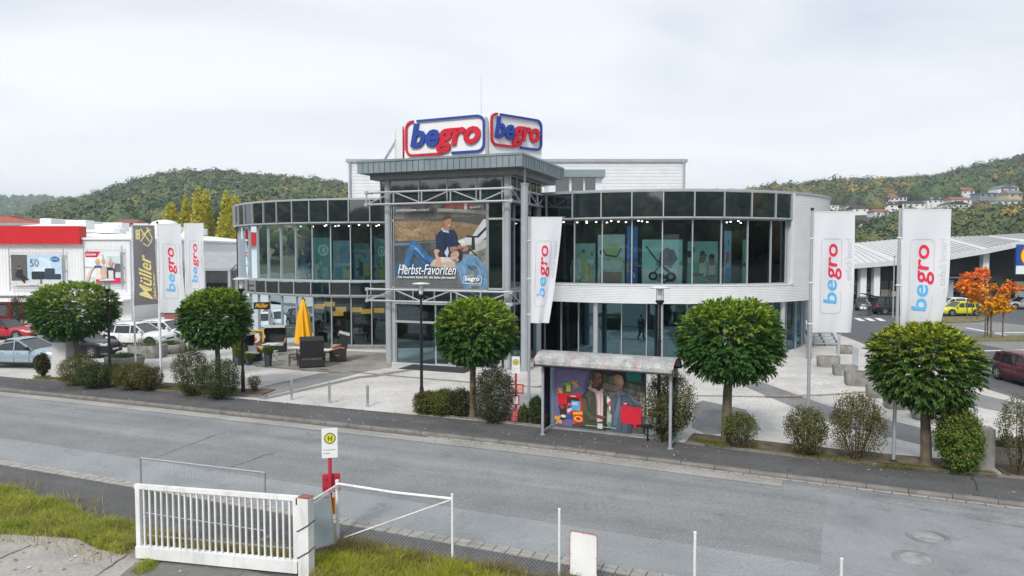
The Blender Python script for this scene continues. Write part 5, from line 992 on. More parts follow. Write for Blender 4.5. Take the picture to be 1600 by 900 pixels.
b = MB(); b.beam((xb,75,z0_-.1),(xb,80,z1_-.1),.15,.2); b.beam((xb,75,z0_-.12),(xb,80,z0_-.12),.15,.2); b.beam((xb,79.9,z0_),(xb,79.9,z1_),.15,.15); b.beam((xb,77.5,z0_),(xb,78.4,z1_-.6),.1,.1); b.beam((xa,75,z0_-.12),(xb,75,z0_-.12),.18,.25); [b.beam((x,75.1,0),(x,75.1,z0_-.2),.25,.25) for x in (xa+.2,(xa+xb)/2,xb-.2)]; part('frame', b, M['alu'], t, world=True)
b = MB(); b.box(xa, 80.1, .1, xb+3, 80.3, z0_-.3); part('wall', b, mat('bay_wall', (.33,.34,.34), .8), t, world=True)
b = MB(); b.box(A(297,400,76).x, 79.9, .1, A(330,400,76).x, 80.05, 3.0); part('gate', b, M['dark'], t, world=True)
t = thing('loading_dock', 'low grey concrete loading dock under the lean-to canopy', 'dock', (xb-3, 73, 0)); b = MB(); b.box(A(335,400,73).x, 72.5, 0, A(372,400,73).x, 79.5, 1.25); part('block', b, M['conc'], t, world=True); b = MB(); b.tube([(A(337,400,73).x,72.6,1.25),(A(337,400,73).x,72.6,2.2),(A(370,400,73).x,72.6,2.2)], .05, 6); part('rail', b, M['grey'], t, world=True)
# tiled roof and more roofs beyond the furniture shop
t = thing('tiled_roof_house', 'house with red tiled hip roof behind the red fascia', 'house', (A(20,350,95).x, 95, 0)); xa, xb = A(-120,350,95).x, A(70,350,95).x; ze, zr = A(800,349,95).z, A(800,331,95).z
b = MB(); b.box(xa+.5, 95.5, 0, xb-.5, 112, ze); part('wall', b, M['white'], t, world=True); b = MB(); b.add([(xa,95,ze),(xb,95,ze),(xb,113,ze),(xa,113,ze),(xa+6,104,zr),(xb-12,104,zr)], [(0,1,5,4),(1,2,5),(2,3,4,5),(3,0,4)]); part('roof', b, mat('red_tiles', (.34,.09,.06), .8, var=.3, vs_=2, fine=.3, fs=8), t, world=True)
b = MB(); [b.beam((xa+6+(xb-xa-18)*0, 95,ze+.1),(xa,95,ze+.1),.01,.01)]; b.box(xa, 94.8, ze-.25, xb, 95.0, ze+.02); part('gutter', b, M['grey'], t, world=True)
for u0, u1, v0, v1, Y, c, l in ((62,80,341,356,90,'white','white vent box on the roof beside the tiled hip roof'),(155,210,347,358,170,'brick','distant long building with dull red roof beyond the white hall'),(208,232,349,362,150,'white','distant pale block with rows of small windows, left of the poplars')):
    a, c_ = A(u0, v0, Y), A(u1, v1, Y); t = thing('distant_building', l, 'building', (a.x, Y, 0)); b = MB(); b.box(a.x, Y, 0, c_.x, Y+12, a.z-1.2 if c == 'brick' else a.z); part('wall', b, M['white'], t, world=True)
    if c == 'brick': b = MB(); b.add([(a.x-.4,Y-.4,a.z-1.3),(c_.x+.4,Y-.4,a.z-1.3),(c_.x+.4,Y+12.4,a.z-1.3),(a.x-.4,Y+12.4,a.z-1.3),(a.x+2,Y+6,a.z+1),(c_.x-2,Y+6,a.z+1)], [(0,1,5,4),(1,2,5),(2,3,4,5),(3,0,4)]); part('roof', b, mat('dull_red_roof', (.22,.09,.07), .85), t, world=True)
    if Y > 100:
        for r_ in range(2):
            for k in range(8): x = a.x+(c_.x-a.x)*(k+.3)/8; b = MB(); zq = a.z-2.6-r_*1.9; b.box(x, Y-.05, zq, x+.6, Y-.01, zq+1.0); part('window', b, M['band'], t, world=True)

# ---- supermarket on the right: rising monopitch roof on white columns
YS = 86.
sx = lambda u, Y=YS: A(u, 400, Y).x
t = thing('supermarket', 'low supermarket with a pale rising roof on white columns', 'supermarket', (sx(1480), YS, 0))
zl, zr = A(800,412,YS-3).z, A(800,366,YS-3).z
eave = [(1296,415.5),(1400,407),(1473,400),(1540,389),(1600,376.5),(1700,357),(1800,338)]; back = [(1320,384),(1333,380),(1400,374),(1473,371),(1540,368.5),(1600,365.5),(1700,356),(1800,345)]
ev = [A(u, v, YS-3.2) for u, v in eave]; bk = [A(1296,388,120)]+[A(u, v, 120) for u, v in back[1:7]]
b = MB()
for i in range(len(ev)-1):
    for k in range(6):
        f0, f1 = k/6, (k+1)/6; b.quad(ev[i].lerp(bk[i], f0), ev[i+1].lerp(bk[i+1], f0), ev[i+1].lerp(bk[i+1], f1), ev[i].lerp(bk[i], f1))
for i in range(len(ev)-1): b.beam(ev[i]-Vector((0,0,.28)), ev[i+1]-Vector((0,0,.28)), .2, .55)
for i in range(len(ev)-1):
    for k in range(1, 9): p, q = ev[i].lerp(ev[i+1], k/9), bk[i].lerp(bk[i+1], k/9); b.beam(p+Vector((0,0,.06)), q+Vector((0,0,.06)), .1, .12)
part('roof', b, mat('roof_sheet', (.60,.60,.59), .5, var=.08, dirt=.15), t, world=True)
b = MB(); 
for i in range(len(ev)-1): p, q = ev[i]+Vector((0,.3,-.6)), ev[i+1]+Vector((0,.3,-.6)); b.quad(p, q, q+Vector((0,3.0,0)), p+Vector((0,3.0,0)))
part('soffit', b, M['alu'], t, world=True)
wl = mat('anthracite_panel', (.045,.048,.052), .55, var=.15)
b = MB()
for i in range(len(ev)-1): p, q = ev[i], ev[i+1]; b.add([(p.x*1.045, YS+.2, .1),(q.x*1.045, YS+.2, .1),(q.x*1.045, YS+.2, q.z-.3),(p.x*1.045, YS+.2, p.z-.3)], [(0,1,2,3)])
b.box(sx(1296), YS+.3, 0, sx(1800), YS+26, 4.5); part('wall', b, wl, t, world=True)
x = sx(1335)
for i in range(18):
    b = MB(); b.box(x+.05, YS+.1, .3, x+2.1, YS+.15, 3.0); part('shop_window', b, M['band'], t, world=True); b = MB(); b.box(x-.04, YS+.02, .1, x+.04, YS+.09, 3.1); b.box(x, YS+.02, 1.0, x+2.1, YS+.09, 1.06); part('window_frame', b, M['black'], t, world=True); x += 2.15
for i, u in enumerate((1347, 1368, 1424, 1537, 1650)):
    p = A(u, 400, YS-1.5); zt = float(np.interp(u, [e_[0] for e_ in eave], [e_.z for e_ in ev]))-.45; b = MB(); b.box(p.x-.36, YS-2.0, .1, p.x+.36, YS-1.3, zt); part('column', b, M['white'], t, world=True)
for u0, u1, v0, v1, c in ((1473,1490,437,468,(.35,.42,.45)),(1438,1470,450,466,(.3,.3,.3)),(1393,1402,455,475,(.5,.5,.48)),(1583,1600,440,452,(.6,.65,.6)),(1586,1600,455,470,(.75,.78,.78)),(1480,1500,478,488,(.4,.35,.3)),(1348,1362,455,470,(.25,.22,.16)),(1376,1391,452,475,(.30,.27,.22))):
    a, c2 = A(u0,v1,YS+.05), A(u1,v0,YS+.05); b = MB(); b.box(a.x, YS+.04, a.z, c2.x, YS+.08, c2.z); part('window_poster', b, pmat(c), t, world=True)
b = MB(); a, c2 = A(1473,434.5,YS-.1), A(1545,432.8,YS-.1); b.box(a.x, YS-.6, a.z, c2.x, YS, c2.z+.02); part('lintel', b, M['alu'], t, world=True)
p = A(1587, 428, YS-3.4); q = A(1632, 382, YS-3.4); t2 = thing('store_sign', 'square blue sign with a red-edged yellow disc at the right picture edge', 'sign', p); m4 = frame_mat(p, (1,0,0), (0,0,1)); w = q.x-p.x; h = q.z-p.z
b = MB(); b.M = m4; b.box(0, 0, -.25, w, h, 0); part('board', b, pmat((.01,.08,.32), .4, .02), t2, world=True); b = MB(); b.M = m4; mm = []; art(b, mm, [((.6,.01,.02), ell(.5,.62,.36,.36,30)), ((.85,.62,.0), ell(.5,.62,.325,.325,30))], w, h, .01, .01); b.mi = len(mm); part('disc', b, mm, t2, world=True)
b = MB(); b.M = m4; b.box(0.0, -.02, .0, w, h*.28, .03); part('white_strip', b, M['white'], t2, world=True)
# ---- houses on the wooded hillside
wallc = {'w': M['white'], 'y': mat('cream_wall', (.62,.50,.30), .8), 'g': mat('slate_wall', (.24,.27,.30), .7)}
roofc = {'d': mat('dark_roof', (.05,.045,.045), .8, var=.2), 'r': mat('rusty_roof', (.26,.11,.08), .8, var=.2), 'g': mat('slate_roof', (.16,.18,.20), .6)}
for i, (u, v, w, h, wc, rc, l) in enumerate(HS):
    Y = HY[i]; s = Y/FPX; p = A(u, v, Y); W2 = w*s; Hh = h*s; dp = 9.; t = thing('hillside_house', l, 'house', (p.x, Y, p.z-5), 0, 'houses on the wooded hillside'); b = MB(); eav = Hh*.45 if i not in (11, 12) else Hh*.62
    b.box(-W2/2, 0, -6, W2/2, dp, 5+eav); part('wall', b, wallc[wc], t)
    b = MB(); rf = roofc.get(rc, roofc['g']); z = 5+eav; zt = 5+Hh
    if rc == 'w' or i % 4 == 0: b.add([(-W2/2-.4,-.5,z),(W2/2+.4,-.5,z),(W2/2+.4,dp+.5,z),(-W2/2-.4,dp+.5,z),(0,-.5,zt),(0,dp+.5,zt)], [(1,2,5,4),(3,0,4,5),(0,1,4),(2,3,5)]) 
    elif i == 11: b.box(-W2/2-.3, -.4, z, W2/2+.3, dp, z+.5)
    else: b.add([(-W2/2-.4,-.5,z),(W2/2+.4,-.5,z),(W2/2+.4,dp+.5,z),(-W2/2-.4,dp+.5,z),(-W2/2+.4,dp/2,zt),(W2/2-.4,dp/2,zt)], [(0,1,5,4),(1,2,5),(2,3,4,5),(3,0,4)])
    part('roof', b, rf, t)
    for k in range(max(2, int(W2/3.2))):
        x = -W2/2+W2*(k+.5)/max(2, int(W2/3.2)); b = MB(); b.box(x-.6, -.06, 5+eav-2.0 if eav > 2.2 else 5+eav-1.5, x+.6, -.01, 5+eav-.6); part('window', b, M['band'], t)
    if i in (5, 7, 8): 
        for x in (-W2*.2, W2*.15): b = MB(); b.box(x-.4, dp*.18, z+(zt-z)*.3, x+.4, dp*.3, z+(zt-z)*.62); part('dormer', b, M['white'], t)
# ================================================================== vehicles
def paintm(name, c, rough=.28, metal=.0): return mat(name, c, rough, metal, var=.04, fine=.02, ior=1.6)
cm = dict(light=mat('head_lamp', (.62,.64,.66), .12, var=.05), tail=mat('tail_lamp', (.40,.008,.012), .15), trim=mat('black_trim', (.015,.015,.016), .5), rim=mat('alloy', (.42,.43,.44), .3, .7), plate=M['white'])
CT = None
def car(name, label, loc, yaw, Lg, Wd, Ht, col, cat='car', kind='hatch', group='parked cars', rimc=None, ground=None):
    """x runs from the tail (0) to the nose (Lg); built in metres and stood on its wheels"""
    t = thing(name, label, cat, loc, yaw, group); hw = Wd/2; rw = .33 if Ht < 1.55 else .36; gc = .20 if Ht < 1.55 else .25
    K = {'hatch': dict(belt=.60, hood=.60, nose=.44, tail=.58, ws0=.72, ws1=.55, rg0=.02, rg1=.10, roofr=.93), 'suv': dict(belt=.60, hood=.62, nose=.48, tail=.60, ws0=.71, ws1=.53, rg0=.02, rg1=.13, roofr=.93), 'coupe_suv': dict(belt=.62, hood=.63, nose=.46, tail=.66, ws0=.70, ws1=.50, rg0=.03, rg1=.30, roofr=.86),
         'van': dict(belt=.55, hood=.56, nose=.42, tail=.55, ws0=.83, ws1=.68, rg0=.005, rg1=.04, roofr=.99), 'saloon': dict(belt=.60, hood=.60, nose=.46, tail=.60, ws0=.70, ws1=.54, rg0=.16, rg1=.30, roofr=.93), 'cabrio': dict(belt=.62, hood=.60, nose=.44, tail=.62, ws0=.66, ws1=.53, rg0=.18, rg1=.30, roofr=.95)}[kind]
    zb = gc; bz = lambda f: Ht*float(np.interp(f, [0,.03,.1,.35,K['ws0'],.9,.97,1], [K['tail']*.88,K['tail'],K['belt']+.01,K['belt'],K['hood'],K['hood']*.93,K['nose']*1.08,K['nose']*.85]))
    wx = lambda f: hw*float(np.interp(f, [0,.02,.06,.16,.5,.84,.94,.985,1], [.72,.82,.91,.985,1,.985,.92,.80,.64]))
    ub = lambda f: float(np.interp(f, [0,.05,.12,.88,.95,1], [zb+.16,zb+.04,zb,zb,zb+.03,zb+.14]))
    st = [0,.012,.03,.06,.1,.16,.22,.3,.4,.5,.6,.68,.74,.8,.86,.91,.95,.975,.99,1]
    b = MB(); rings = []
    for f in st:
        w, z0, z1 = wx(f), ub(f), bz(f); m_ = z0+(z1-z0)*.55; h_ = [(w*.70,z0),(w*.93,z0+.03),(w*.985,z0+(z1-z0)*.22),(w,m_),(w*.985,z1-(z1-z0)*.2),(w*.93,z1-.035),(w*.80,z1),(w*.4,z1+.025),(0,z1+.03)]
        rings.append([(f*Lg,-y,z) for y, z in h_] + [(f*Lg,y,z) for y, z in h_[-2::-1]])
    n = len(rings[0]); vv = [p for r_ in rings for p in r_]; ff = [(i*n+j, (i+1)*n+j, (i+1)*n+(j+1) % n, i*n+(j+1) % n) for i in range(len(st)-1) for j in range(n)]
    ff += [tuple(range(n)), tuple(range((len(st)-1)*n, len(st)*n))[::-1]]; b.add(vv, ff)
    # roof: a shallow shell over the cabin and the pillars under it
    f0, f1, g0, g1 = K['rg0'], K['ws0'], K['rg1'], K['ws1']; zr = lambda s: Ht*float(np.interp(s, [0,.18,.55,.85,1], [K['roofr'],.985,1,.99,.955])); rw_ = hw*.70
    rl = [(g0+(g1-g0)*s/8, zr(s/8)) for s in range(9)]; v2 = []; 
    for f, z in rl: v2 += [(f*Lg,-rw_-.03,z-.07),(f*Lg,-rw_+.05,z-.015),(f*Lg,-rw_*.4,z),(f*Lg,rw_*.4,z),(f*Lg,rw_-.05,z-.015),(f*Lg,rw_+.03,z-.07)]
    f2 = [(i*6+j, (i+1)*6+j, (i+1)*6+j+1, i*6+j+1) for i in range(8) for j in range(5)]
    if kind != 'cabrio': b.add(v2, f2)
    zB = lambda f: bz(f)+.005; bw = lambda f: wx(f)*.90
    def pil(fb, ft, w_):
        for s in (-1, 1): 
            zt = zr((ft-g0)/(g1-g0))-.05; b.beam((fb*Lg, s*(bw(fb)+.004), zB(fb)-.02), (ft*Lg, s*(rw_+.035), zt), w_, .05, up=(0,1,0))
    if kind != 'cabrio':
        pil(f1-.005, g1, .075); pil(.47, .46, .06); pil(f0+.015, g0, .12 if kind != 'van' else .2); 
        if kind in ('suv', 'hatch', 'van'): pil(.20, .22, .07)
        for s in (-1, 1): b.beam((g0*Lg, s*(rw_+.035), zr(0)-.06), (g1*Lg, s*(rw_+.035), zr(1)-.06), .05, .06)
    part('body', b, col, t, 32)
    b = MB(); a = [(f0*Lg+.02,-bw(.06),zB(.06)),(f1*Lg-.02,-bw(f1),zB(f1)),(f1*Lg-.02,bw(f1),zB(f1)),(f0*Lg+.02,bw(.06),zB(.06)),(g0*Lg,-rw_,zr(0)-.04),(g1*Lg,-rw_,zr(1)-.04),(g1*Lg,rw_,zr(1)-.04),(g0*Lg,rw_,zr(0)-.04)]
    if kind == 'cabrio': a[4:] = [(g0*Lg,-rw_,Ht*.95),(g1*Lg,-rw_,Ht*.97),(g1*Lg,rw_,Ht*.97),(g0*Lg,rw_,Ht*.95)]
    mm = (g0+g1)/2; z3 = zr(.5)-.035 if kind != 'cabrio' else Ht; a += [(mm*Lg,-rw_,z3),(mm*Lg,rw_,z3),(.45*Lg,-bw(.45),zB(.45)),(.45*Lg,bw(.45),zB(.45))]
    b.add(a, [(0,10,8,4),(10,1,5,8),(11,3,7,9),(2,11,9,6),(1,2,6,5),(3,0,4,7),(4,8,9,7),(8,5,6,9)]); part('window_glass', b, M['carglass'], t)
    if kind == 'cabrio':
        b = MB(); b.add([(g0*Lg-.3,-rw_-.05,Ht*.66),(g0*Lg,-rw_,Ht*.955),(mm*Lg,-rw_,z3+.02),(g1*Lg,-rw_,Ht*.98),(g0*Lg-.3,rw_+.05,Ht*.66),(g0*Lg,rw_,Ht*.955),(mm*Lg,rw_,z3+.02),(g1*Lg,rw_,Ht*.98)], [(0,4,5,1),(1,5,6,2),(2,6,7,3),(0,1,5,4)]); part('soft_top', b, cm['trim'], t)
    # arches and wheels
    for fx in (.185, .80):
        b = MB()
        for s in (-1, 1):
            w = wx(fx); pr = [(fx*Lg+math.cos(q)*(rw+.075), s*w*1.004, rw+math.sin(q)*(rw+.075)) for q in [math.pi*(k/12) for k in range(13)]]; pr = [(fx*Lg+rw+.07, s*w*1.004, .22)]+pr+[(fx*Lg-rw-.07, s*w*1.004, .22)]
            o_ = [(x, s*w*.7, z) for x, _, z in pr]; k = len(pr); b.add(pr+o_, [tuple(range(k)) if s < 0 else tuple(range(k))[::-1]]+[(i, i+1, k+i+1, k+i) for i in range(k-1)])
        part('wheel_arch', b, cm['trim'], t)
        for s in (-1, 1):
            b = MB(); w = wx(fx); R_ = Matrix.Translation((fx*Lg, s*(w-.10), rw)) @ Matrix.Rotation(s*math.pi/2*-1, 4, 'X'); b.M = R_
            b.lathe([(rw*.62,-.11),(rw*.94,-.11),(rw,-.07),(rw,.07),(rw*.94,.115),(rw*.66,.125)], 22); wl_ = part('wheel', b, M['rubber'], t, 40)
            b = MB(); b.M = R_; b.lathe([(rw*.67,.118),(rw*.60,.128),(rw*.58,.09)], 20); b.lathe([(0,.125),(rw*.15,.12),(rw*.16,.08)], 10)
            for k in range(5): q = 2*math.pi*k/5; b.beam((math.cos(q)*rw*.1, math.sin(q)*rw*.1, .11), (math.cos(q)*rw*.62, math.sin(q)*rw*.62, .112), .085, .03)
            link('rim', mesh_of('rim', b, rimc or cm['rim'], 40), wl_)
    for s in (-1, 1):
        b = MB(); z = bz(.95); b.add([(Lg*.925,s*wx(.925)*1.006,z-.10),(Lg*.985,s*wx(.985)*1.02,z-.16),(Lg*.997,s*wx(.99)*.72,z-.17),(Lg*.925,s*wx(.925)*1.006,z-.02),(Lg*.985,s*wx(.985)*1.02,z-.07),(Lg*.997,s*wx(.99)*.72,z-.09),(Lg*.93,s*wx(.93)*.84,z+.028),(Lg*.99,s*wx(.985)*.62,z-.045)], [(0,1,4,3),(1,2,5,4),(3,4,7,6),(4,5,7)] if s < 0 else [(3,4,1,0),(4,5,2,1),(6,7,4,3),(7,5,4)]); part('headlight', b, cm['light'], t)
        b = MB(); z = bz(.05); b.add([(Lg*.055,s*wx(.055)*1.006,z-.24),(Lg*.004,s*wx(.008)*1.02,z-.24),(-.012,s*wx(.0)*.70,z-.22),(Lg*.055,s*wx(.055)*1.006,z-.06),(Lg*.004,s*wx(.008)*1.02,z-.06),(-.012,s*wx(.0)*.70,z-.08)], [(1,0,3,4),(2,1,4,5)] if s < 0 else [(4,3,0,1),(5,4,1,2)]); part('taillight', b, cm['tail'], t)
        b = MB(); f = f1-.02; b.box(f*Lg-.16, s*(wx(f)+.02) if s > 0 else -(wx(f)+.22), bz(f)+.03, f*Lg, wx(f)+.22 if s > 0 else -(wx(f)+.02), bz(f)+.18); part('mirror', b, col if kind != 'coupe_suv' else cm['trim'], t)
        b = MB(); 
        for fd in (.33, .53): b.box(fd*Lg-.10, s*wx(.4)*1.0-.012, bz(.4)-.17, fd*Lg+.08, s*wx(.4)*1.0+.012, bz(.4)-.13)
        part('door_handle', b, cm['trim'] if kind == 'van' else col, t, kind='stuff')
        b = MB()
        for fd in (.29, .475, .665): b.beam((fd*Lg, s*(wx(.4)+.002), zb+.12), (fd*Lg+.03, s*(wx(.4)*.986+.004), bz(.4)-.05), .012, .008)
        b.box(.24*Lg, s*wx(.4)*.99-.012, zb, .74*Lg, s*wx(.4)*.99+.012, zb+.10); part('door_gap', b, cm['trim'], t, kind='stuff')
    b = MB(); z = bz(.98); b.box(Lg*.992, -hw*.42, zb+.30, Lg+.012, hw*.42, z-.12); b.box(Lg*.985, -hw*.66, zb+.06, Lg*1.002, hw*.66, zb+.20); part('grille', b, cm['trim'], t)
    for x in (Lg+.013, -.016): b = MB(); b.box(x, -.26, zb+.20, x+.012, .26, zb+.31) if x > 0 else b.box(x-.012, -.26, zb+.42, x, .26, zb+.53); part('number_plate', b, cm['plate'], t)
    b = MB(); b.box(-.01, -hw*.7, zb+.10, .03, hw*.7, zb+.26); part('bumper', b, cm['trim'], t)
    return t
def between(p_tail, p_nose, z=PZ):
    a, b_ = G(*p_tail, z), G(*p_nose, z); d = b_-a; return a, math.atan2(d.y, d.x), d.xy.length
def park(name, label, u, v, deg, Lg, Wd, Ht, col, z=PZ+.01, **k):
    """stand the car with its middle over the surveyed point"""
    p = G(u, v, z); y = rad(deg); p = p - Vector((math.cos(y), math.sin(y), 0))*Lg/2; return car(name, label, p, y, Lg, Wd, Ht, col, **k)
wa, wb = G(1557, 584, PZ), G(1593, 604, PZ); WYAW = math.degrees(math.atan2(wb.y-wa.y, wb.x-wa.x))
white_p, sky_p = paintm('white_car_paint', (.72,.73,.74)), paintm('ice_blue_paint', (.36,.46,.52), .25, .35)
park('parked_car', 'ice blue coupe-shaped SUV nearest the pavement at the left edge', 46, 572, -6, 4.75, 1.92, 1.62, sky_p, kind='coupe_suv', group='cars parked on the left forecourt', rimc=cm['trim'])
park('parked_car', 'black SUV half hidden behind the concrete slab and leaning tree', 128, 556, -8, 4.5, 1.85, 1.66, paintm('black_car_paint', (.012,.012,.014)), kind='suv', group='cars parked on the left forecourt')
park('parked_car', 'red convertible with folded black roof at the left edge', 12, 529, -4, 4.6, 1.85, 1.40, paintm('red_car_paint', (.42,.012,.025)), kind='cabrio', group='cars parked on the left forecourt')
park('parked_car', 'white SUV behind the planters and the first flagpoles', 220, 541, -10, 4.45, 1.84, 1.62, white_p, kind='suv', group='cars parked on the left forecourt')
park('parked_car', 'white hatchback just behind the white SUV', 262, 532, -12, 4.3, 1.8, 1.50, white_p, kind='hatch', group='cars parked on the left forecourt')
park('parked_car', 'dark red car facing the street by the far white wall', 277, 505, -80, 4.2, 1.78, 1.45, paintm('dull_red_paint', (.23,.03,.03)), kind='hatch', group='cars parked on the left forecourt')
car('parked_car', 'dark wine red hatchback driving on the access road at the right edge', Vector((24.85, 35.6, PZ+.03)), rad(-93), 4.15, 1.76, 1.5, paintm('wine_paint', (.095,.012,.022)), kind='hatch', group='cars in the right car park')
park('parked_car', 'bright lime yellow hatchback beside the grass island', 1497, 493, 183, 4.05, 1.78, 1.45, paintm('lime_paint', (.62,.60,.01)), kind='hatch', group='cars in the right car park')
park('parked_car', 'white estate car directly behind the lime yellow hatchback', 1483, 486, 183, 4.6, 1.8, 1.5, white_p, kind='suv', group='cars in the right car park')
vanp = paintm('black_van_paint', (.013,.014,.015)); van = park('parked_van', 'black van with its tailgate open, shopping trolley behind it', 1398, 491, 2, 4.9, 1.9, 1.88, vanp, cat='van', kind='van', group='cars in the right car park')
b = MB(); b.beam((.1,-.8,1.80),(-.75,-.8,2.02),.1,.06); b.add([(.12,-.85,1.82),(.12,.85,1.82),(-.8,.80,2.08),(-.8,-.80,2.08),(.12,-.85,1.88),(.12,.85,1.88),(-.8,.80,2.14),(-.8,-.80,2.14)], [(0,3,2,1),(4,5,6,7),(0,1,5,4),(2,3,7,6),(1,2,6,5),(3,0,4,7)]); part('tailgate', b, vanp, van)
b = MB(); b.box(-.012,-.72,.62,.02,.72,1.70); part('load_opening', b, M['dark'], van)
park('parked_car', 'dark grey estate car left of the black van', 1352, 484, 60, 4.5, 1.82, 1.5, paintm('dark_grey_paint', (.10,.11,.125), .3, .3), kind='suv', group='cars in the right car park')
park('parked_car', 'silver saloon at the right edge of the car park', 1598, 483, 178, 4.6, 1.8, 1.42, paintm('silver_paint', (.46,.47,.48), .3, .4), kind='saloon', group='cars in the right car park')
park('parked_car', 'grey estate car behind the silver saloon', 1592, 475, 178, 4.7, 1.8, 1.5, paintm('mid_grey_paint', (.22,.24,.26), .3, .4), kind='suv', group='cars in the right car park')
park('parked_car', 'red car mostly hidden behind the lime yellow hatchback', 1474, 475, 178, 4.2, 1.75, 1.45, paintm('orange_red_paint', (.35,.04,.03)), kind='hatch', group='cars in the right car park')
# ================================================================== flags, lamps, bollards, signs
POLES = [((212,573),351,'white flagpole with the dark bakery flag, leftmost of all'),((252,601),349,'white flagpole nearest the pavement in the left bed'),((293,548),348,'white flagpole behind the left trees, third from the left'),((826.5,659),338,'grey flagpole in front of the store entrance column'),((1261.5,700),329,'grey flagpole standing in the first round bush right of the big tree'),((1396,720),325,'grey flagpole just left of the rightmost globe tree')]
pole0 = None; FL = []
for (u, v), vt, l in POLES:
    p = G(u, v, PZ+.04); top = A(u, vt, p.y).z
    t = thing('flagpole', l, 'flagpole', p, 0, 'flagpoles in front of the store'); h = top-p.z
    b = MB(); b.tube([(0,0,-.05),(0,0,h*.5),(0,0,h)], [.055,.05,.04], 12); part('pole', b, M['whitem'] if u < 300 else M['alu'], t, 50)
    b = MB(); b.lathe([(.13,-.03),(.13,.02),(.07,.05)], 12); part('base', b, M['black'], t)
    b = MB(); b.lathe([(.05,h),(.055,h+.06),(.03,h+.09)], 10); part('cap', b, M['black'], t); b = MB(); b.tube([(0,0,h-.03),(1.3 if u > 300 else 1.15,0,h-.03)], .014, 6); part('flag_arm', b, M['steel'], t)
    b = MB(); [b.lathe([(.062,z),(.075,z+.02),(.062,z+.04)], 10) for z in (h-.9, h-2.3, h-3.6)]; part('flag_ring', b, M['white'], t); FL.append((p, h))
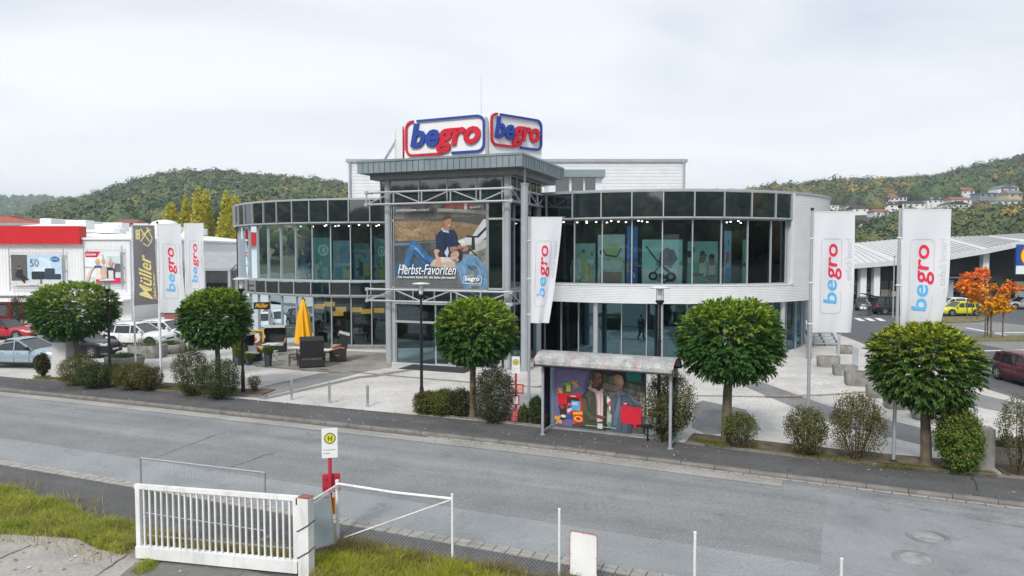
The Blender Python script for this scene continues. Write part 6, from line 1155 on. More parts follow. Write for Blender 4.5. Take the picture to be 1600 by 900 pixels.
def flag(label, pole, w, h, col, kind, sl=0., yaw=0., wave=.05, tail=0., seed=0, curl=0.):
    """cloth hung from arm and pole; sl = how far the free edge swings back towards the pole at the bottom"""
    p, H_ = pole; o = Vector((p.x+.07, p.y-.03, p.z+H_-.05)); t = thing('flag', label, 'flag', o, yaw, 'tall banner flags')
    def f(x, y, dz=0.):   # x 0..w from the pole, y 0..-h downwards
        s = x/w; d = -y/h; ww = 1 - sl*d**1.3; ph = seed*1.7
        yy = -dz + wave*math.sin(2.2*math.pi*s*(1+.2*math.sin(ph))+2.0*d+ph)*min(1, d*2.5+.15)*(.3+s) + .5*wave*math.sin(9*d+3*s+ph)*d - curl*d*d*s*.0 + .02*math.sin(14*s+5*d)*d
        return Vector((x*ww + curl*s*max(0, d-.7)*-1.2, yy + curl*s*max(0,d-.6)*1.0, y + tail*s*d*d))
    b = MB(); nx, ny = 18, 46; v = [f(w*i/nx, -h*j/ny) for j in range(ny+1) for i in range(nx+1)]; b.add(v, [(j*(nx+1)+i, (j+1)*(nx+1)+i, (j+1)*(nx+1)+i+1, j*(nx+1)+i+1) for j in range(ny) for i in range(nx)])
    me = mesh_of('cloth', b, col, 80); c = link('cloth', me, t)
    b = MB(); b.tube([f(w*i/12, 0) for i in range(13)], .012, 5); b.tube([f(0, -h*i/12)-Vector((.02,0,0)) for i in range(13)], .010, 5); part('hem', b, M['white'] if kind != 'm' else M['grey'], t)
    # print follows the cloth: flag text runs upwards, so (x, y) of the word turn a quarter
    wf = lambda q: f(q.x, q.y, .014+q.z)
    def tx(word, x, y, ln, hh, m, bold=.03, shear=0., z=0., sp=1.): 
        b = MB(); put_text(b, word, x, y, w=ln, h=hh, rot=math.pi/2, bold=bold, shear=shear, z=z, warp=wf, spacing=sp); part('lettering', b, m, t, kind='stuff')
    if kind == 'b':
        x1 = w*.60; L0 = -h*.76; ln = h*.50; hh = w*.48
        widths = text_geo('begro', .014, 0, .1)[2]; wb = text_geo('be', .014, 0, .1)[2]; fr = (wb[1]-wb[0])/(widths[1]-widths[0])
        # 'be' and 'gro' share one baseline; g hangs below it
        asc = text_geo('b', .03)[2]; g_ = text_geo('g', .03)[2]; xh = text_geo('gro', .03)[2]; tot = asc[3]-g_[2]; k = hh/tot
        base = x1
        tx('be', base-(asc[3])*k, L0, ln*fr*.985, (asc[3]-asc[2])*k, M['lblue'], z=.0) if False else None
        for wd_, s0, s1, m_ in (('be', 0, fr-.004, M['lblue']), ('gro', fr-.004, 1, M['lred'])):
            gb = text_geo(wd_, .014, 0, .1)[2]; b = MB(); put_text(b, wd_, base-gb[2]*k*1.0, L0+ln*s0, w=ln*(s1-s0), h=(gb[3]-gb[2])*k, rot=math.pi/2, bold=.014, shear=.1, warp=lambda q: wf(q)); part('lettering', b, m_, t, kind='stuff')
        lo = base-g_[2]*k; b = MB(); fw, fh = hh*1.12, ln*1.24; xo, yo = w*.17, L0-ln*.16
        for _, _, pl in frame_path(fw, fh, w*.10, .02, ((0, -.02, .13), (0, .26, .98))):
            n0 = len(b.v); ribbon(b, [q+Vector((xo, yo)) for q in pl], .022, 0, 0); b.v[n0:] = [tuple(wf(Vector(q))) for q in b.v[n0:]]
        part('outline', b, M['lgrey'], t); tx('... einfach besser!', w*.93, -h*.62, h*.40, w*.13, M['lgrey'], bold=0)
    else:
        yl = pmat((.72,.60,.24), .6, .03); tx('Müller', w*.72, -h*.94, h*.58, w*.50, yl, bold=.02, shear=.45); tx('Bäcker', w*.93, -h*.93, h*.34, w*.14, yl, bold=.015)
        b = MB()
        for pl in ([(.14,-.05),(.14,-.17)],[(.30,-.05),(.30,-.17)],[(.12,-.06),(.32,-.06)],[(.13,-.11),(.31,-.11)],[(.12,-.165),(.32,-.165)],[(.36,-.04),(.72,-.20)],[(.72,-.03),(.36,-.20)],[(.40,-.12),(.82,-.05)],[(.62,-.02),(.86,-.16),(.76,-.22)],[(.45,-.22),(.62,-.26),(.80,-.20)],[(.22,-.06),(.22,-.165)]):
            pl = [Vector((x*w, y*h)) for x, y in pl]; fine = [a.lerp(c, i/4) for a, c in zip(pl[:-1], pl[1:]) for i in range(4)]+[pl[-1]]; n0 = len(b.v); ribbon(b, fine, .055, 0, 0); b.v[n0:] = [tuple(wf(Vector(q))) for q in b.v[n0:]]
        part('emblem', b, yl, t)
    return t
cw = leafy  # cloth lets light through
def cloth(name, c):
    m, t, p, N, L = nodes(name); p.inputs['Base Color'].default_value = (*c, 1); p.inputs['Roughness'].default_value = .8; tr = N('ShaderNodeBsdfTranslucent'); tr.inputs[0].default_value = (*c, 1); x = N('ShaderNodeMixShader'); x.inputs[0].default_value = .35; L(p.outputs[0], x.inputs[1]); L(tr.outputs[0], x.inputs[2]); L(x.outputs[0], t.nodes['Material Output'].inputs[0]); return m
cwh, cgr = cloth('white_flag_cloth', (.82,.83,.86)), cloth('dark_flag_cloth', (.19,.185,.205))
flag('dark grey flag with yellow Müller bakery lettering', FL[0], 1.18, 4.35, cgr, 'm', sl=-.17, seed=1, wave=.09, tail=.1)
flag('white begro flag with a skewed free edge, second flag from the left', FL[1], 1.05, 4.15, cwh, 'b', sl=-.18, seed=2, wave=.06)
flag('white begro flag partly hidden by a tree crown, third from the left', FL[2], 1.15, 4.9, cwh, 'b', sl=0, seed=3, wave=.10)
flag('white begro flag tapering downwards beside the bus shelter', FL[3], 1.13, 3.85, cwh, 'b', sl=.42, seed=4, wave=.06)
flag('straight hanging white begro flag next to the silver cladding', FL[4], 1.26, 3.80, cwh, 'b', sl=.03, seed=5, wave=.055)
flag('wide white begro flag with curled foot above the right tree', FL[5], 1.42, 3.95, cwh, 'b', sl=.13, seed=6, wave=.07, curl=.30)
# ---- street lamps
def lamp(label, u, v, vt):
    p = G(u, v, PZ+.03); h = A(u, vt, p.y).z-p.z; t = thing('street_lamp', label, 'street lamp', p, 0, 'black plaza lamps')
    b = MB(); b.lathe([(.085,-.05),(.085,.9),(.062,1.0),(.058,h*.62),(.075,h*.62+.01),(.075,h*.62+.06),(.052,h*.62+.07),(.048,h*.70),(.062,h*.70+.01),(.062,h*.70+.04),(.046,h*.71),(.044,h-.62)], 14); part('pole', b, M['black'], t, 50)
    b = MB(); b.lathe([(.05,h-.66),(.15,h-.55),(.15,h-.50),(.06,h-.47)], 16); part('lamp_cup', b, M['black'], t, 50)
    b = MB(); b.lathe([(.125,h-.50),(.13,h-.10)], 16); part('glass', b, M['clear'], t, 50); b = MB(); b.lathe([(.06,h-.48),(.085,h-.36),(.085,h-.18),(.11,h-.10)], 12); part('reflector', b, M['white'], t, 50)
    b = MB(); b.lathe([(.0,h-.09),(.34,h-.085),(.36,h-.06),(.30,h-.03),(0,h)], 24); part('lamp_hood', b, mat('lamp_hood', (.60,.61,.61), .5), t, 50)
lamp('black street lamp beside the leftmost globe tree', 172, 593, 436); lamp('black street lamp at the right end of the left planting bed', 380, 613, 434); lamp('black street lamp at the left end of the middle bed', 659, 642, 441); lamp('black street lamp behind the bus shelter', 1029, 676, 447)
# ---- bollards
b0 = None
for u, v, l in ((456,625,'steel bollard nearest the left planting bed'),(515,630,'middle one of the three steel bollards'),(574.5,635.5,'steel bollard nearest the middle planting bed')):
    p = G(u, v, PZ)
    if b0 is None:
        b0 = thing('bollard', l, 'bollard', p, 0, 'steel bollards on the plaza edge'); b = MB(); b.lathe([(.057,-.05),(.057,.86),(.05,.89),(0,.895)], 16); part('post', b, M['steel'], b0, 40); b = MB(); b.lathe([(.10,.0),(.10,.015),(.06,.02)], 16); part('foot', b, M['grey'], b0)
    else: dup(b0, p, 0, l)
# ---- bus stop sign posts
def H_sign(label, base, ang, hgt, sw, sh, boards):
    t = thing('bus_stop_sign', label, 'bus stop sign', base, ang, 'bus stop signs'); b = MB(); b.tube([(0,0,-.05),(0,0,hgt-sh*.6)], .042, 10); part('pole', b, M['redd'], t); b = MB(); b.box(-sw/2, -.05, hgt-sh, sw/2, -.03, hgt); pl = part('sign_plate', b, M['white'], t)
    m4 = frame_mat(Vector((-sw/2, -.05, hgt-sh)), (1,0,0), (0,0,1)); b = MB(); b.M = m4; mm = []; gn, yy = pmat((.02,.22,.10), .5, .03), pmat((.85,.55,.02), .5, .03)
    art(b, mm, [(gn, ell(sw*.52, sh*.66, sw*.37, sw*.37, 26)), (yy, ell(sw*.52, sh*.66, sw*.30, sw*.30, 26)), (gn, rect(sw*.38, sh*.66-sw*.17, sw*.46, sh*.66+sw*.17)), (gn, rect(sw*.58, sh*.66-sw*.17, sw*.66, sh*.66+sw*.17)), (gn, rect(sw*.45, sh*.66-sw*.035, sw*.60, sh*.66+sw*.035))], 1, 1, .003, .002)
    part('emblem', b, mm, t); b = MB(); b.M = m4; put_text(b, 'Lohr Bürgermeister-', sw*.1, sh*.25, w=sw*.8, z=.004); put_text(b, '1 Stadtbus', sw*.1, sh*.14, w=sw*.4, z=.004); part('lettering', b, M['black'], t, kind='stuff')
    return t
p = G(806, 658, PZ+.04); t = H_sign('bus stop sign with two timetable boxes beside the bus shelter', p, rad(-8), 2.42, .30, .62, 0)
for x0, x1, z0, z1, c in ((-.25,.02,1.05,1.40,M['redd']),(.03,.30,1.05,1.40,M['redd']),(-.14,.14,.62,.98,M['redd'])):
    b = MB(); b.box(x0, -.10, z0, x1, -.04, z1); q = part('timetable_box', b, c, t); b = MB(); b.box(x0+.04, -.112, z0+.05, x1-.04, -.102, z1-.04); link('timetable', mesh_of('timetable', b, M['white'] if x0 < 0 else pmat((.6,.42,.3))), q)
b = MB(); b.lathe([(.10,.02),(.15,.08),(.16,.28),(.14,.42),(.09,.46)], 14); 
b.v = [(x+.015*math.sin(z*40+x*30), y-.16+.015*math.cos(z*33+y*40), z) for x, y, z in b.v]; part('litter_bag', b, mat('pink_bag', (.42,.10,.11), .35, var=.4, vs_=9), t)
p = G(517, 843, .012); t = H_sign('bus stop sign standing nearest the camera behind the white fence', p, rad(14), 2.52, .34, .66, 0)
b = MB(); b.box(-.17, .05, 1.06, .22, .12, 1.46); part('timetable_box', b, M['redd'], t); b = MB(); [b.box(x, -.0+.035, z, x+.10, .045, z+.03) for x, z in ((-.15,1.35),(-.15,1.15),(.08,1.38))]; b.box(-.05,-.045,1.12,.05,.05,1.16); part('bracket', b, M['redd'], t, kind='stuff'); b = MB(); b.box(-.02, .05, .55, .17, .12, .92); part('timetable_box', b, pmat((.6,.25,.02)), t)
# ---- bus shelter
LFp, RFp = G(848, 679, PZ), G(1047, 701, PZ); dx = (RFp-LFp); ang = math.atan2(dx.y, dx.x); SL = dx.xy.length
t = thing('bus_shelter', 'glass bus shelter with curved grey roof and advertising wall', 'bus shelter', LFp, ang); SD = .95
b = MB()
for x in (0, SL):
    for y in (0, SD): b.tube([(x,y,-.02),(x,y,2.42)], .052, 10); b.lathe([(.10,0),(.10,.015)], 10, (x,y,0))
    b.tube([(x,0,2.42),(x,SD,2.42)], .045, 8); b.tube([(x,0,.12),(x,SD,.12)], .03, 6); b.tube([(x,0,2.42),(x,-.18,2.50)], .04, 6)
for y in (0, SD): b.tube([(0,y,2.42),(SL,y,2.42)], .045, 8)
b.tube([(0,SD,.12),(SL,SD,.12)], .03, 6); b.tube([(SL*.76,SD,.1),(SL*.76,SD,2.42)], .045, 8); b.box(SL*.765, SD-.02, 1.28, SL-.05, SD+.02, 1.36)
part('frame', b, M['grey'], t, 40)
b = MB(); arc = [(-.30+(SD+.55)*(1-math.cos(math.pi*(k/12)))/2, 2.44+.40*math.sin(math.pi*(k/12))**.8) for k in range(13)]
for (y0, z0), (y1, z1) in zip(arc[:-1], arc[1:]): b.add([(-.22,y0,z0),(SL+.12,y0,z0),(SL+.12,y1,z1),(-.22,y1,z1),(-.22,y0,z0+.03),(SL+.12,y0,z0+.03),(SL+.12,y1,z1+.03),(-.22,y1,z1+.03)], [(3,2,1,0),(4,5,6,7),(1,2,6,5),(3,0,4,7)])
part('roof', b, mat('mossy_acrylic', (.34,.34,.335), .35, var=.3, vs_=2.5, fine=.35, fs=22, dirt=.75), t, 40)
b = MB()
for x in (-.22, SL*.255, SL*.51, SL*.765, SL+.09):
    for (y0, z0), (y1, z1) in zip(arc[:-1], arc[1:]): b.quad((x,y0,z0+.038),(x+.035,y0,z0+.038),(x+.035,y1,z1+.038),(x,y1,z1+.038))
part('roof_stripe', b, mat('red_stripe', (.52,.27,.27), .5, var=.3, vs_=6), t)
b = MB(); b.tube([(-.22,-.30,2.45),(SL+.12,-.30,2.45)], .035, 8); b.tube([(-.22,SD+.25,2.45),(SL+.12,SD+.25,2.45)], .03, 8)
for x in (-.2, SL+.1): b.tube([(x,y,z-.01) for y, z in arc], .022, 6)
part('gutter', b, M['black'], t)
for x in (0, SL): b = MB(); b.box(x-.006, .07, .18, x+.006, SD-.07, 2.36); part('glass_pane', b, M['clear'], t)
for x0, x1 in ((SL*.775, SL*.985),): b = MB(); b.box(x0, SD-.005, .18, x1, SD+.006, 2.36); part('glass_pane', b, M['clear'], t)
for x in (SL*.80, SL*.91):
    b = MB(); b.lathe([(.0,.47),(.22,.47),(.23,.50),(.20,.52),(0,.515)], 14, (x, SD-.32, 0)); b.tube([(x,SD-.3,0),(x,SD-.3,.47)], .035, 6); part('seat', b, M['black'], t)
pw, ph = SL*.745, 2.22; p0 = mtx_ = Matrix.Translation(LFp) @ Matrix.Rotation(ang, 4, 'Z'); m4 = p0 @ frame_mat((.10, SD-.06, .16), (1,0,0), (0,0,1))
tp = thing('shelter_poster', 'supermarket poster of two people talking beside the shelves in the bus shelter', 'poster', m4.translation)
b = MB(); b.M = m4; b.box(0, 0, -.05, pw, ph, 0); part('panel', b, M['white'], tp, world=True)
sk1, sk2, olive, denim, vio, amb = (.13,.06,.04), (.50,.30,.22), (.055,.06,.035), (.075,.10,.135), (.14,.12,.26), (.72,.36,.06)
ly = [((.09,.085,.08), rect(0,0,1,1)), ((.055,.05,.045), [(.45,1),(1,1),(1,.72),(.52,.86)])]
rr = random.Random(5)
for k, (z0, z1, c) in enumerate(((.80,.93,(.16,.34,.12)),(.66,.78,(.55,.42,.28)),(.52,.64,(.55,.35,.22)),(.36,.50,(.62,.40,.34)),(.20,.34,(.55,.55,.52)),(.02,.18,(.42,.22,.16)))):
    zt = z1; 
    for i in range(22):
        x = .385+i*.028; f = i/22; s0, s1 = z0+(.5-z0)*f*.55, z1+(.5-z1)*f*.55; k_ = rr.choice((.35,.5,.65,.8)); g_ = sum(c)/3; cc = tuple(round((q*.5+g_*.5)*k_, 3) for q in c); ly.append((cc, [(x,s0),(x+.024,s0),(x+.024,s1),(x,s1)]))
ly += [((.015,.20,.18), rrect(.80,.80,.96,.99,.04)), ((.015,.20,.18), [(.92,.82),(.96,.78),(.955,.84)]), ((.8,.8,.78), rect(.70,.93,.74,.95)), (vio, [(0,0),(.23,0),(.19,.25),(.36,.60),(.44,1),(0,1)]), ((.20,.17,.34), [(.02,.55),(.32,.60),(.38,.9),(.02,.9)]),
 # crate and goods
 ((.55,.012,.02), [(.04,.53),(.31,.53),(.335,.26),(.09,.20),(.05,.36)]), ((.06,.015,.02), rect(.15,.34,.29,.47)), ((.62,.10,.10), rect(.16,.33,.28,.38)), ((.7,.7,.7), rect(.19,.485,.25,.51)), ((.62,.02,.03), rect(.04,.50,.31,.54)),
 ((.06,.13,.04), [(.10,.72),(.20,.70),(.20,.52),(.11,.53)]), ((.65,.52,.12), rect(.14,.56,.19,.66)), ((.25,.42,.08), rect(.11,.66,.19,.70)), ((.10,.36,.62), rect(.20,.27,.30,.42)), ((.45,.62,.75), rect(.21,.35,.27,.40)), ((.03,.03,.028), [(.055,.33),(.14,.36),(.15,.12),(.085,.08)]), ((.45,.03,.05), rect(.075,.28,.12,.33)), ((.6,.6,.58), ell(.11,.16,.03,.025)),
 ((.03,.07,.30), rect(.155,.12,.205,.34)), ((.6,.62,.66), [(.155,.22),(.205,.26),(.205,.31),(.155,.28)]), ((.62,.05,.06), ell(.18,.215,.018,.02)), ((.72,.42,.02), [(.215,.24),(.33,.26),(.345,.10),(.23,.04)]), ((.62,.02,.02), [(.22,.20),(.335,.215),(.34,.08),(.235,.05)]), ((.75,.55,.10), ell(.28,.14,.045,.045)), ((.62,.02,.02), ell(.28,.14,.03,.03)), ((.09,.05,.045), [(.20,.0),(.34,.02),(.34,.10),(.22,.05)]),
 # man in green jacket
 (olive, [(.345,.0),(.325,.30),(.34,.56),(.40,.66),(.47,.68),(.56,.60),(.60,.42),(.58,0)]), ((.09,.10,.06), [(.36,.54),(.40,.63),(.445,.64),(.42,.50),(.40,.30)]), ((.025,.028,.016), limb([(.37,.50),(.385,.30),(.41,.20)], [.022,.03,.02])), ((.085,.095,.055), limb([(.345,.46),(.36,.28),(.44,.17),(.50,.185)], [.05,.06,.055,.04])), ((.022,.025,.015), limb([(.40,.12),(.46,.12)], [.02,.015])), ((.025,.028,.016), [(.56,.58),(.60,.42),(.585,.0),(.555,.0),(.565,.40)]),
 ((.66,.50,.50), [(.455,.66),(.49,.60),(.53,.62),(.555,.56),(.55,.14),(.49,.12),(.485,.45)]), ((.44,.30,.31), [(.455,.66),(.478,.60),(.50,.42),(.497,.15),(.487,.13),(.483,.45)]), ((.44,.30,.31), limb([(.525,.55),(.53,.35),(.525,.2)], [.008,.01,.008])), ((.56,.40,.41), limb([(.395,.665),(.44,.63),(.50,.57)], [.055,.06,.05])), ((.34,.23,.24), limb([(.42,.625),(.455,.585),(.49,.56)], [.012,.014,.01])), ((.56,.40,.41), limb([(.525,.58),(.55,.645)], [.04,.035])),
 (sk1, limb([(.47,.64),(.475,.72)], [.09,.09])), ((.06,.026,.018), [(.455,.66),(.50,.62),(.53,.68),(.50,.70)]), ((.19,.09,.06), ell(.485,.79,.058,.115)), ((.10,.045,.03), [(.43,.80),(.43,.87),(.455,.90),(.465,.82),(.46,.72),(.445,.73)]), ((.32,.17,.115), ell(.505,.855,.028,.035)), ((.30,.155,.10), ell(.522,.78,.012,.022)), ((.19,.09,.06), [(.535,.80),(.553,.765),(.538,.755)]), ((.05,.02,.014), [(.495,.715),(.53,.70),(.54,.72),(.535,.75),(.515,.735)]), ((.26,.10,.08), limb([(.522,.735),(.54,.738)], [.012,.008])), ((.02,.01,.008), limb([(.503,.815),(.525,.82)], [.012,.008])), ((.02,.01,.008), limb([(.497,.83),(.53,.838)], [.006,.006])), ((.13,.06,.04), ell(.447,.775,.012,.03)),
 (sk1, limb([(.485,.215),(.54,.195),(.585,.21)], [.05,.06,.04])), ((.24,.12,.08), limb([(.50,.228),(.55,.215),(.58,.222)], [.012,.014,.01])), ((.55,.55,.52), rect(.495,.02,.55,.10)),
 ((.70,.70,.68), [(.60,.55),(.66,.45),(.675,.30),(.63,.32),(.595,.45)]), ((.50,.10,.10), [(.60,.42),(.645,.50),(.655,.42),(.61,.36)]), ((.10,.12,.14), limb([(.605,.60),(.615,.55)], [.02,.03])), ((.42,.44,.42), rect(.60,.10,.66,.26)), ((.10,.28,.18), rect(.605,.06,.65,.14)), (sk1, ell(.655,.31,.025,.035)),
 # woman in denim shirt
 (denim, [(.635,0),(.66,.40),(.675,.56),(.72,.635),(.80,.63),(.86,.56),(.87,.40),(.86,0)]), ((.12,.16,.20), [(.69,.54),(.72,.62),(.745,.60),(.735,.35),(.70,.10),(.67,.10),(.685,.40)]), ((.045,.06,.085), limb([(.755,.58),(.76,.30),(.755,.02)], [.012,.014,.02])), ((.045,.06,.085), [(.80,.50),(.86,.42),(.86,.0),(.82,0),(.83,.30)]), (denim, limb([(.82,.59),(.90,.46),(.985,.43)], [.10,.09,.06])), ((.125,.165,.21), limb([(.82,.625),(.90,.495),(.98,.45)], [.03,.03,.018])), ((.045,.06,.085), limb([(.85,.50),(.90,.425),(.96,.41)], [.02,.02,.012])), (denim, limb([(.69,.56),(.665,.42),(.66,.34)], [.07,.06,.05])), ((.045,.06,.085), limb([(.705,.50),(.69,.40),(.685,.33)], [.012,.014,.01])), (sk2, ell(.99,.44,.022,.03)),
 (sk2, limb([(.735,.59),(.73,.70)], [.06,.055])), ((.30,.16,.11), [(.715,.66),(.76,.70),(.765,.66),(.74,.62)]), ((.15,.20,.26), [(.70,.64),(.745,.565),(.765,.62),(.72,.67)]), ((.15,.20,.26), [(.775,.64),(.757,.565),(.80,.60)]), ((.24,.14,.07), ell(.705,.80,.055,.095)), ((.22,.13,.065), ell(.655,.83,.022,.035)), (sk2, ell(.735,.775,.042,.085)), ((.66,.44,.34), ell(.748,.80,.02,.05)), ((.36,.20,.14), [(.70,.74),(.715,.70),(.745,.695),(.735,.72),(.715,.76)]), ((.42,.28,.14), [(.68,.86),(.74,.885),(.775,.845),(.755,.825),(.72,.83),(.70,.74),(.675,.77)]), ((.55,.38,.2), limb([(.70,.87),(.74,.875),(.765,.845)], [.01,.014,.008])), (sk2, [(.768,.785),(.784,.755),(.768,.745)]), ((.05,.03,.025), limb([(.745,.79),(.762,.793)], [.012,.008])), ((.20,.11,.06), limb([(.742,.812),(.765,.818)], [.006,.005])), ((.50,.13,.12), limb([(.750,.722),(.768,.727)], [.012,.010])), ((.50,.30,.22), ell(.71,.77,.009,.022)), ((.55,.03,.05), rect(.775,.42,.815,.47)), ((.7,.7,.7), rect(.78,.445,.81,.455)),
 ((.60,.012,.035), rrect(.75,.14,.965,.41,.03)), ((.60,.012,.035), [(.86,.16),(.92,.05),(.91,.16)])]
ly = [(c, [(min(max(x, 0), 1), min(max(y, 0), 1)) for x, y in poly]) for c, poly in ly]
b = MB(); b.M = m4; mm = []; art(b, mm, ly, pw, ph, .004, .0004); part('print', b, mm, tp, world=True)
b = MB(); b.M = m4; put_text(b, 'Extraviel Auswahl,', pw*.09, ph*.93, w=pw*.33, z=.09, bold=.01); part('lettering', b, M['white'], tp, world=True, kind='stuff'); b = MB(); b.M = m4; put_text(b, '_____________', pw*.36, ph*.05, w=pw*.34, h=.012, z=.09); part('underline', b, M['white'], tp, world=True)
for x, y, h_, a in ((.22,.62,.26,.2),(.045,.53,.20,-.1),(.02,.02,.30,.15)): b = MB(); b.M = m4; put_text(b, '%', pw*x, ph*y, h=h_, z=.09, bold=.04, rot=a); part('percent_mark', b, pmat(amb), tp, world=True, kind='stuff')
# ---- slabs, boxes and planters
def slab(label, cat, u, v, w, d, h, ang, m, name='concrete_slab', top=0.):
    p = G(u, v, PZ+.03); t = thing(name, label, cat, p, ang); b = MB(); b.add([(-w/2,0,-.1),(w/2,0,-.1),(w/2,d,-.1),(-w/2,d,-.1),(-w/2+top,.02,h),(w/2,.02,h),(w/2,d,h),(-w/2+top,d,h)], [(3,2,1,0),(4,5,6,7),(0,1,5,4),(1,2,6,5),(2,3,7,6),(3,0,4,7)]); part('block', b, m, t); b = MB(); b.box(-w/2-.08, -.06, -.1, w/2+.08, d+.05, .03); part('base', b, M['conc'], t)
slab('pale concrete monolith leaning slightly beside the ice blue car', 'monolith', 91, 591, 1.05, .45, 1.78, rad(-18), M['concl'], 'concrete_monolith', .18)
slab('small grey electric cabinet right of the pale concrete monolith', 'cabinet', 107, 591.5, .75, .4, .95, rad(-18), mat('cabinet_paint', (.50,.52,.52), .5), 'electric_cabinet')
slab('dark weathered concrete pillar right of the bright green bush', 'pillar', 1541, 735, .42, .5, 1.18, rad(-18), M['conc'], 'concrete_pillar')
pl_kinds = {}
def planter(label, u, v, w, h, shape, yaw=0., plant=None, d=None):
    p = G(u, v, PZ); t = thing('planter', label, 'planter', p, yaw, 'concrete planters on the plaza'); d = d or w*.62; b = MB()
    if shape == 'round': b.lathe([(w*.42,0),(w*.47,h*.15),(w*.5,h*.55),(w*.5,h*.9),(w*.47,h),(w*.41,h),(w*.40,h*.82),(0,h*.82)], 20)
    else:
        c = .12*w; o = lambda s, z: [(x*s, y*s+0, z) for x, y in ((-w/2+c,-d/2),(w/2-c,-d/2),(w/2,-d/2+c),(w/2,d/2-c),(w/2-c,d/2),(-w/2+c,d/2),(-w/2,d/2-c),(-w/2,-d/2+c))]
        rs = [o(.90,0),o(.97,h*.15),o(1,h*.6),o(1,h),o(.86,h),o(.84,h*.84)]; vv = [q for r_ in rs for q in r_]; b.add(vv, [(i*8+j, i*8+(j+1) % 8, (i+1)*8+(j+1) % 8, (i+1)*8+j) for i in range(5) for j in range(8)]+[tuple(range(40,48))])
    part('tub', b, M['conc'], t, 45); b = MB(); b.lathe([(min(w,d)*.38,h*.86),(min(w,d)*.2,h*.92),(0,h*.93)], 10); part('soil', b, M['soil'], t)
    if plant:
        r = np.random.default_rng(int(u)); n = 500; q = r.normal(size=(n,3))*np.array([w*.2,d*.2,plant*.25])+np.array([0,0,h*.9+plant*.45]); col = np.array([.07,.12,.025])*r.uniform(.6,1.5,(n,1)); link('foliage', leaves('foliage', q, r.normal(size=(n,3))+np.array([0,0,.6]), r.normal(size=(n,3)), r.uniform(.08,.16,n), r.uniform(.03,.05,n), col), t)
    return t
PLN = [(195,572,2.0,.55,'round',.2,'round planter with low green plants beside the black SUV'),(231,558,2.1,.75,'box',.45,'angular planter with a small shrub in front of the white SUV'),(267,551,1.65,.55,'round',.2,'round planter by the front wheel of the white SUV'),(301,546,2.1,.75,'box',0,'large planter behind the third flagpole'),
 (1294,573,1.15,.58,'box',0,'dark square planter nearest the steps'),(1320,552,.98,.48,'round',0,'small round planter farthest back by the steps'),(1320,586,1.15,.52,'box',0,'rounded planter between two square ones in the row'),(1343,602,1.3,.66,'box',0,'pale square planter in front of the row by the tree'),(1371,621,.9,.55,'box',0,'planter half hidden under the left side of the right tree'),(1410,638,1.35,.62,'box',0,'planter directly behind the right flagpole'),(1452,655,1.3,.58,'round',.15,'pale round planter behind the right tree trunk'),(1574,723,1.5,.55,'box',.3,'dark long planter between the pillar and the last bush'),
 (204,517,1.2,.6,'round',0,'small planter left of the far white wall ramp'),(222,512,1.2,.6,'round',0,'small planter second along the far white wall'),(236,516,1.2,.6,'round',0,'small planter third along the far white wall'),(262,512,1.1,.7,'round',0,'small planter beside the dark red car by the far wall')]
for u, v, w, h, s_, pl, l in PLN: planter(l, u, v, w, h, s_, rad(-14) if u > 1000 else rad(-8), pl)
for u, v, w, h, l in ((1310,560,.14,1.35,'thin grey metal panel behind the square planter'),(1336,577,.30,1.22,'broad grey metal panel standing between planters'),(1359,587,.12,.95,'narrow metal panel left of the right tree crown'),(1477,645,.22,1.1,'pale metal panel right of the right tree trunk'),(1524,661,.14,.72,'small grey metal panel behind the bright green bush')):
    p = G(u, v, PZ); b = MB(); b.box(-w/2, -.04, -.02, w/2, .04, h-.12); b.add([(-w/2,-.04,h-.12),(w/2,-.04,h-.12),(w/2,.04,h-.12),(-w/2,.04,h-.12),(-w/2,-.04,h),(w/2,-.04,h-.08),(w/2,.04,h-.08),(-w/2,.04,h)], [(4,5,6,7),(0,1,5,4),(1,2,6,5),(2,3,7,6),(3,0,4,7)]); t = thing('metal_panel', l, 'panel', p, rad(-25), 'metal panels by the planters'); part('panel', b, M['grey'], t)
# steps with rails beside the silver drum
p = G(1272, 541, PZ); t = thing('outdoor_steps', 'grey metal steps with railings beside the round end of the store', 'stairs', p, rad(3))
for k in range(5): b = MB(); b.box(.0, k*.30, k*.20+.14, 1.75, k*.30+.30, k*.20+.20); part('step', b, M['alu'], t)
b = MB(); [b.beam((x,0,0),(x,1.5,1.05),.06,.2) for x in (0,.87,1.75)]; part('stringer', b, M['grey'], t); b = MB()
for x in (0, 1.78): b.tube([(x,0,0),(x,0,1.0),(x,1.5,2.0),(x,1.5,1.0)], .03, 6); b.tube([(x,0,.5),(x,1.5,1.5)], .02, 6)
part('railing', b, M['grey'], t)
# ================================================================== trees and shrubs in the beds
def tree_at(label, u, v, uc, vc, wpx, hpx, seed, tr, **k):
    b = G(u, v, PZ+.04); c = A(uc, vc, b.y); s = b.y/FPX; return globe_tree('globe_tree', label, b, wpx*s, hpx*s, c.z, seed, tr, lean=c.x-b.x, **k)
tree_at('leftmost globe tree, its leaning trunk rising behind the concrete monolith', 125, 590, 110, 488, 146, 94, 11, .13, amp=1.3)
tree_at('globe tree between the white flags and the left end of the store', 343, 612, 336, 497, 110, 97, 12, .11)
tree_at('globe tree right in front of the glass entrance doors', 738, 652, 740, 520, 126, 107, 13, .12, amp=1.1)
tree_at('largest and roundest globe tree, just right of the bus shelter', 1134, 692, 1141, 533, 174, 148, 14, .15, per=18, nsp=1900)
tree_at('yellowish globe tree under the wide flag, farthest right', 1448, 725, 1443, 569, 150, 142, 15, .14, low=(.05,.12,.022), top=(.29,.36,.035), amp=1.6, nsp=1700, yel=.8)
brn, grn, yg, dk = (.075,.075,.025), (.06,.105,.02), (.16,.17,.03), (.03,.055,.018)
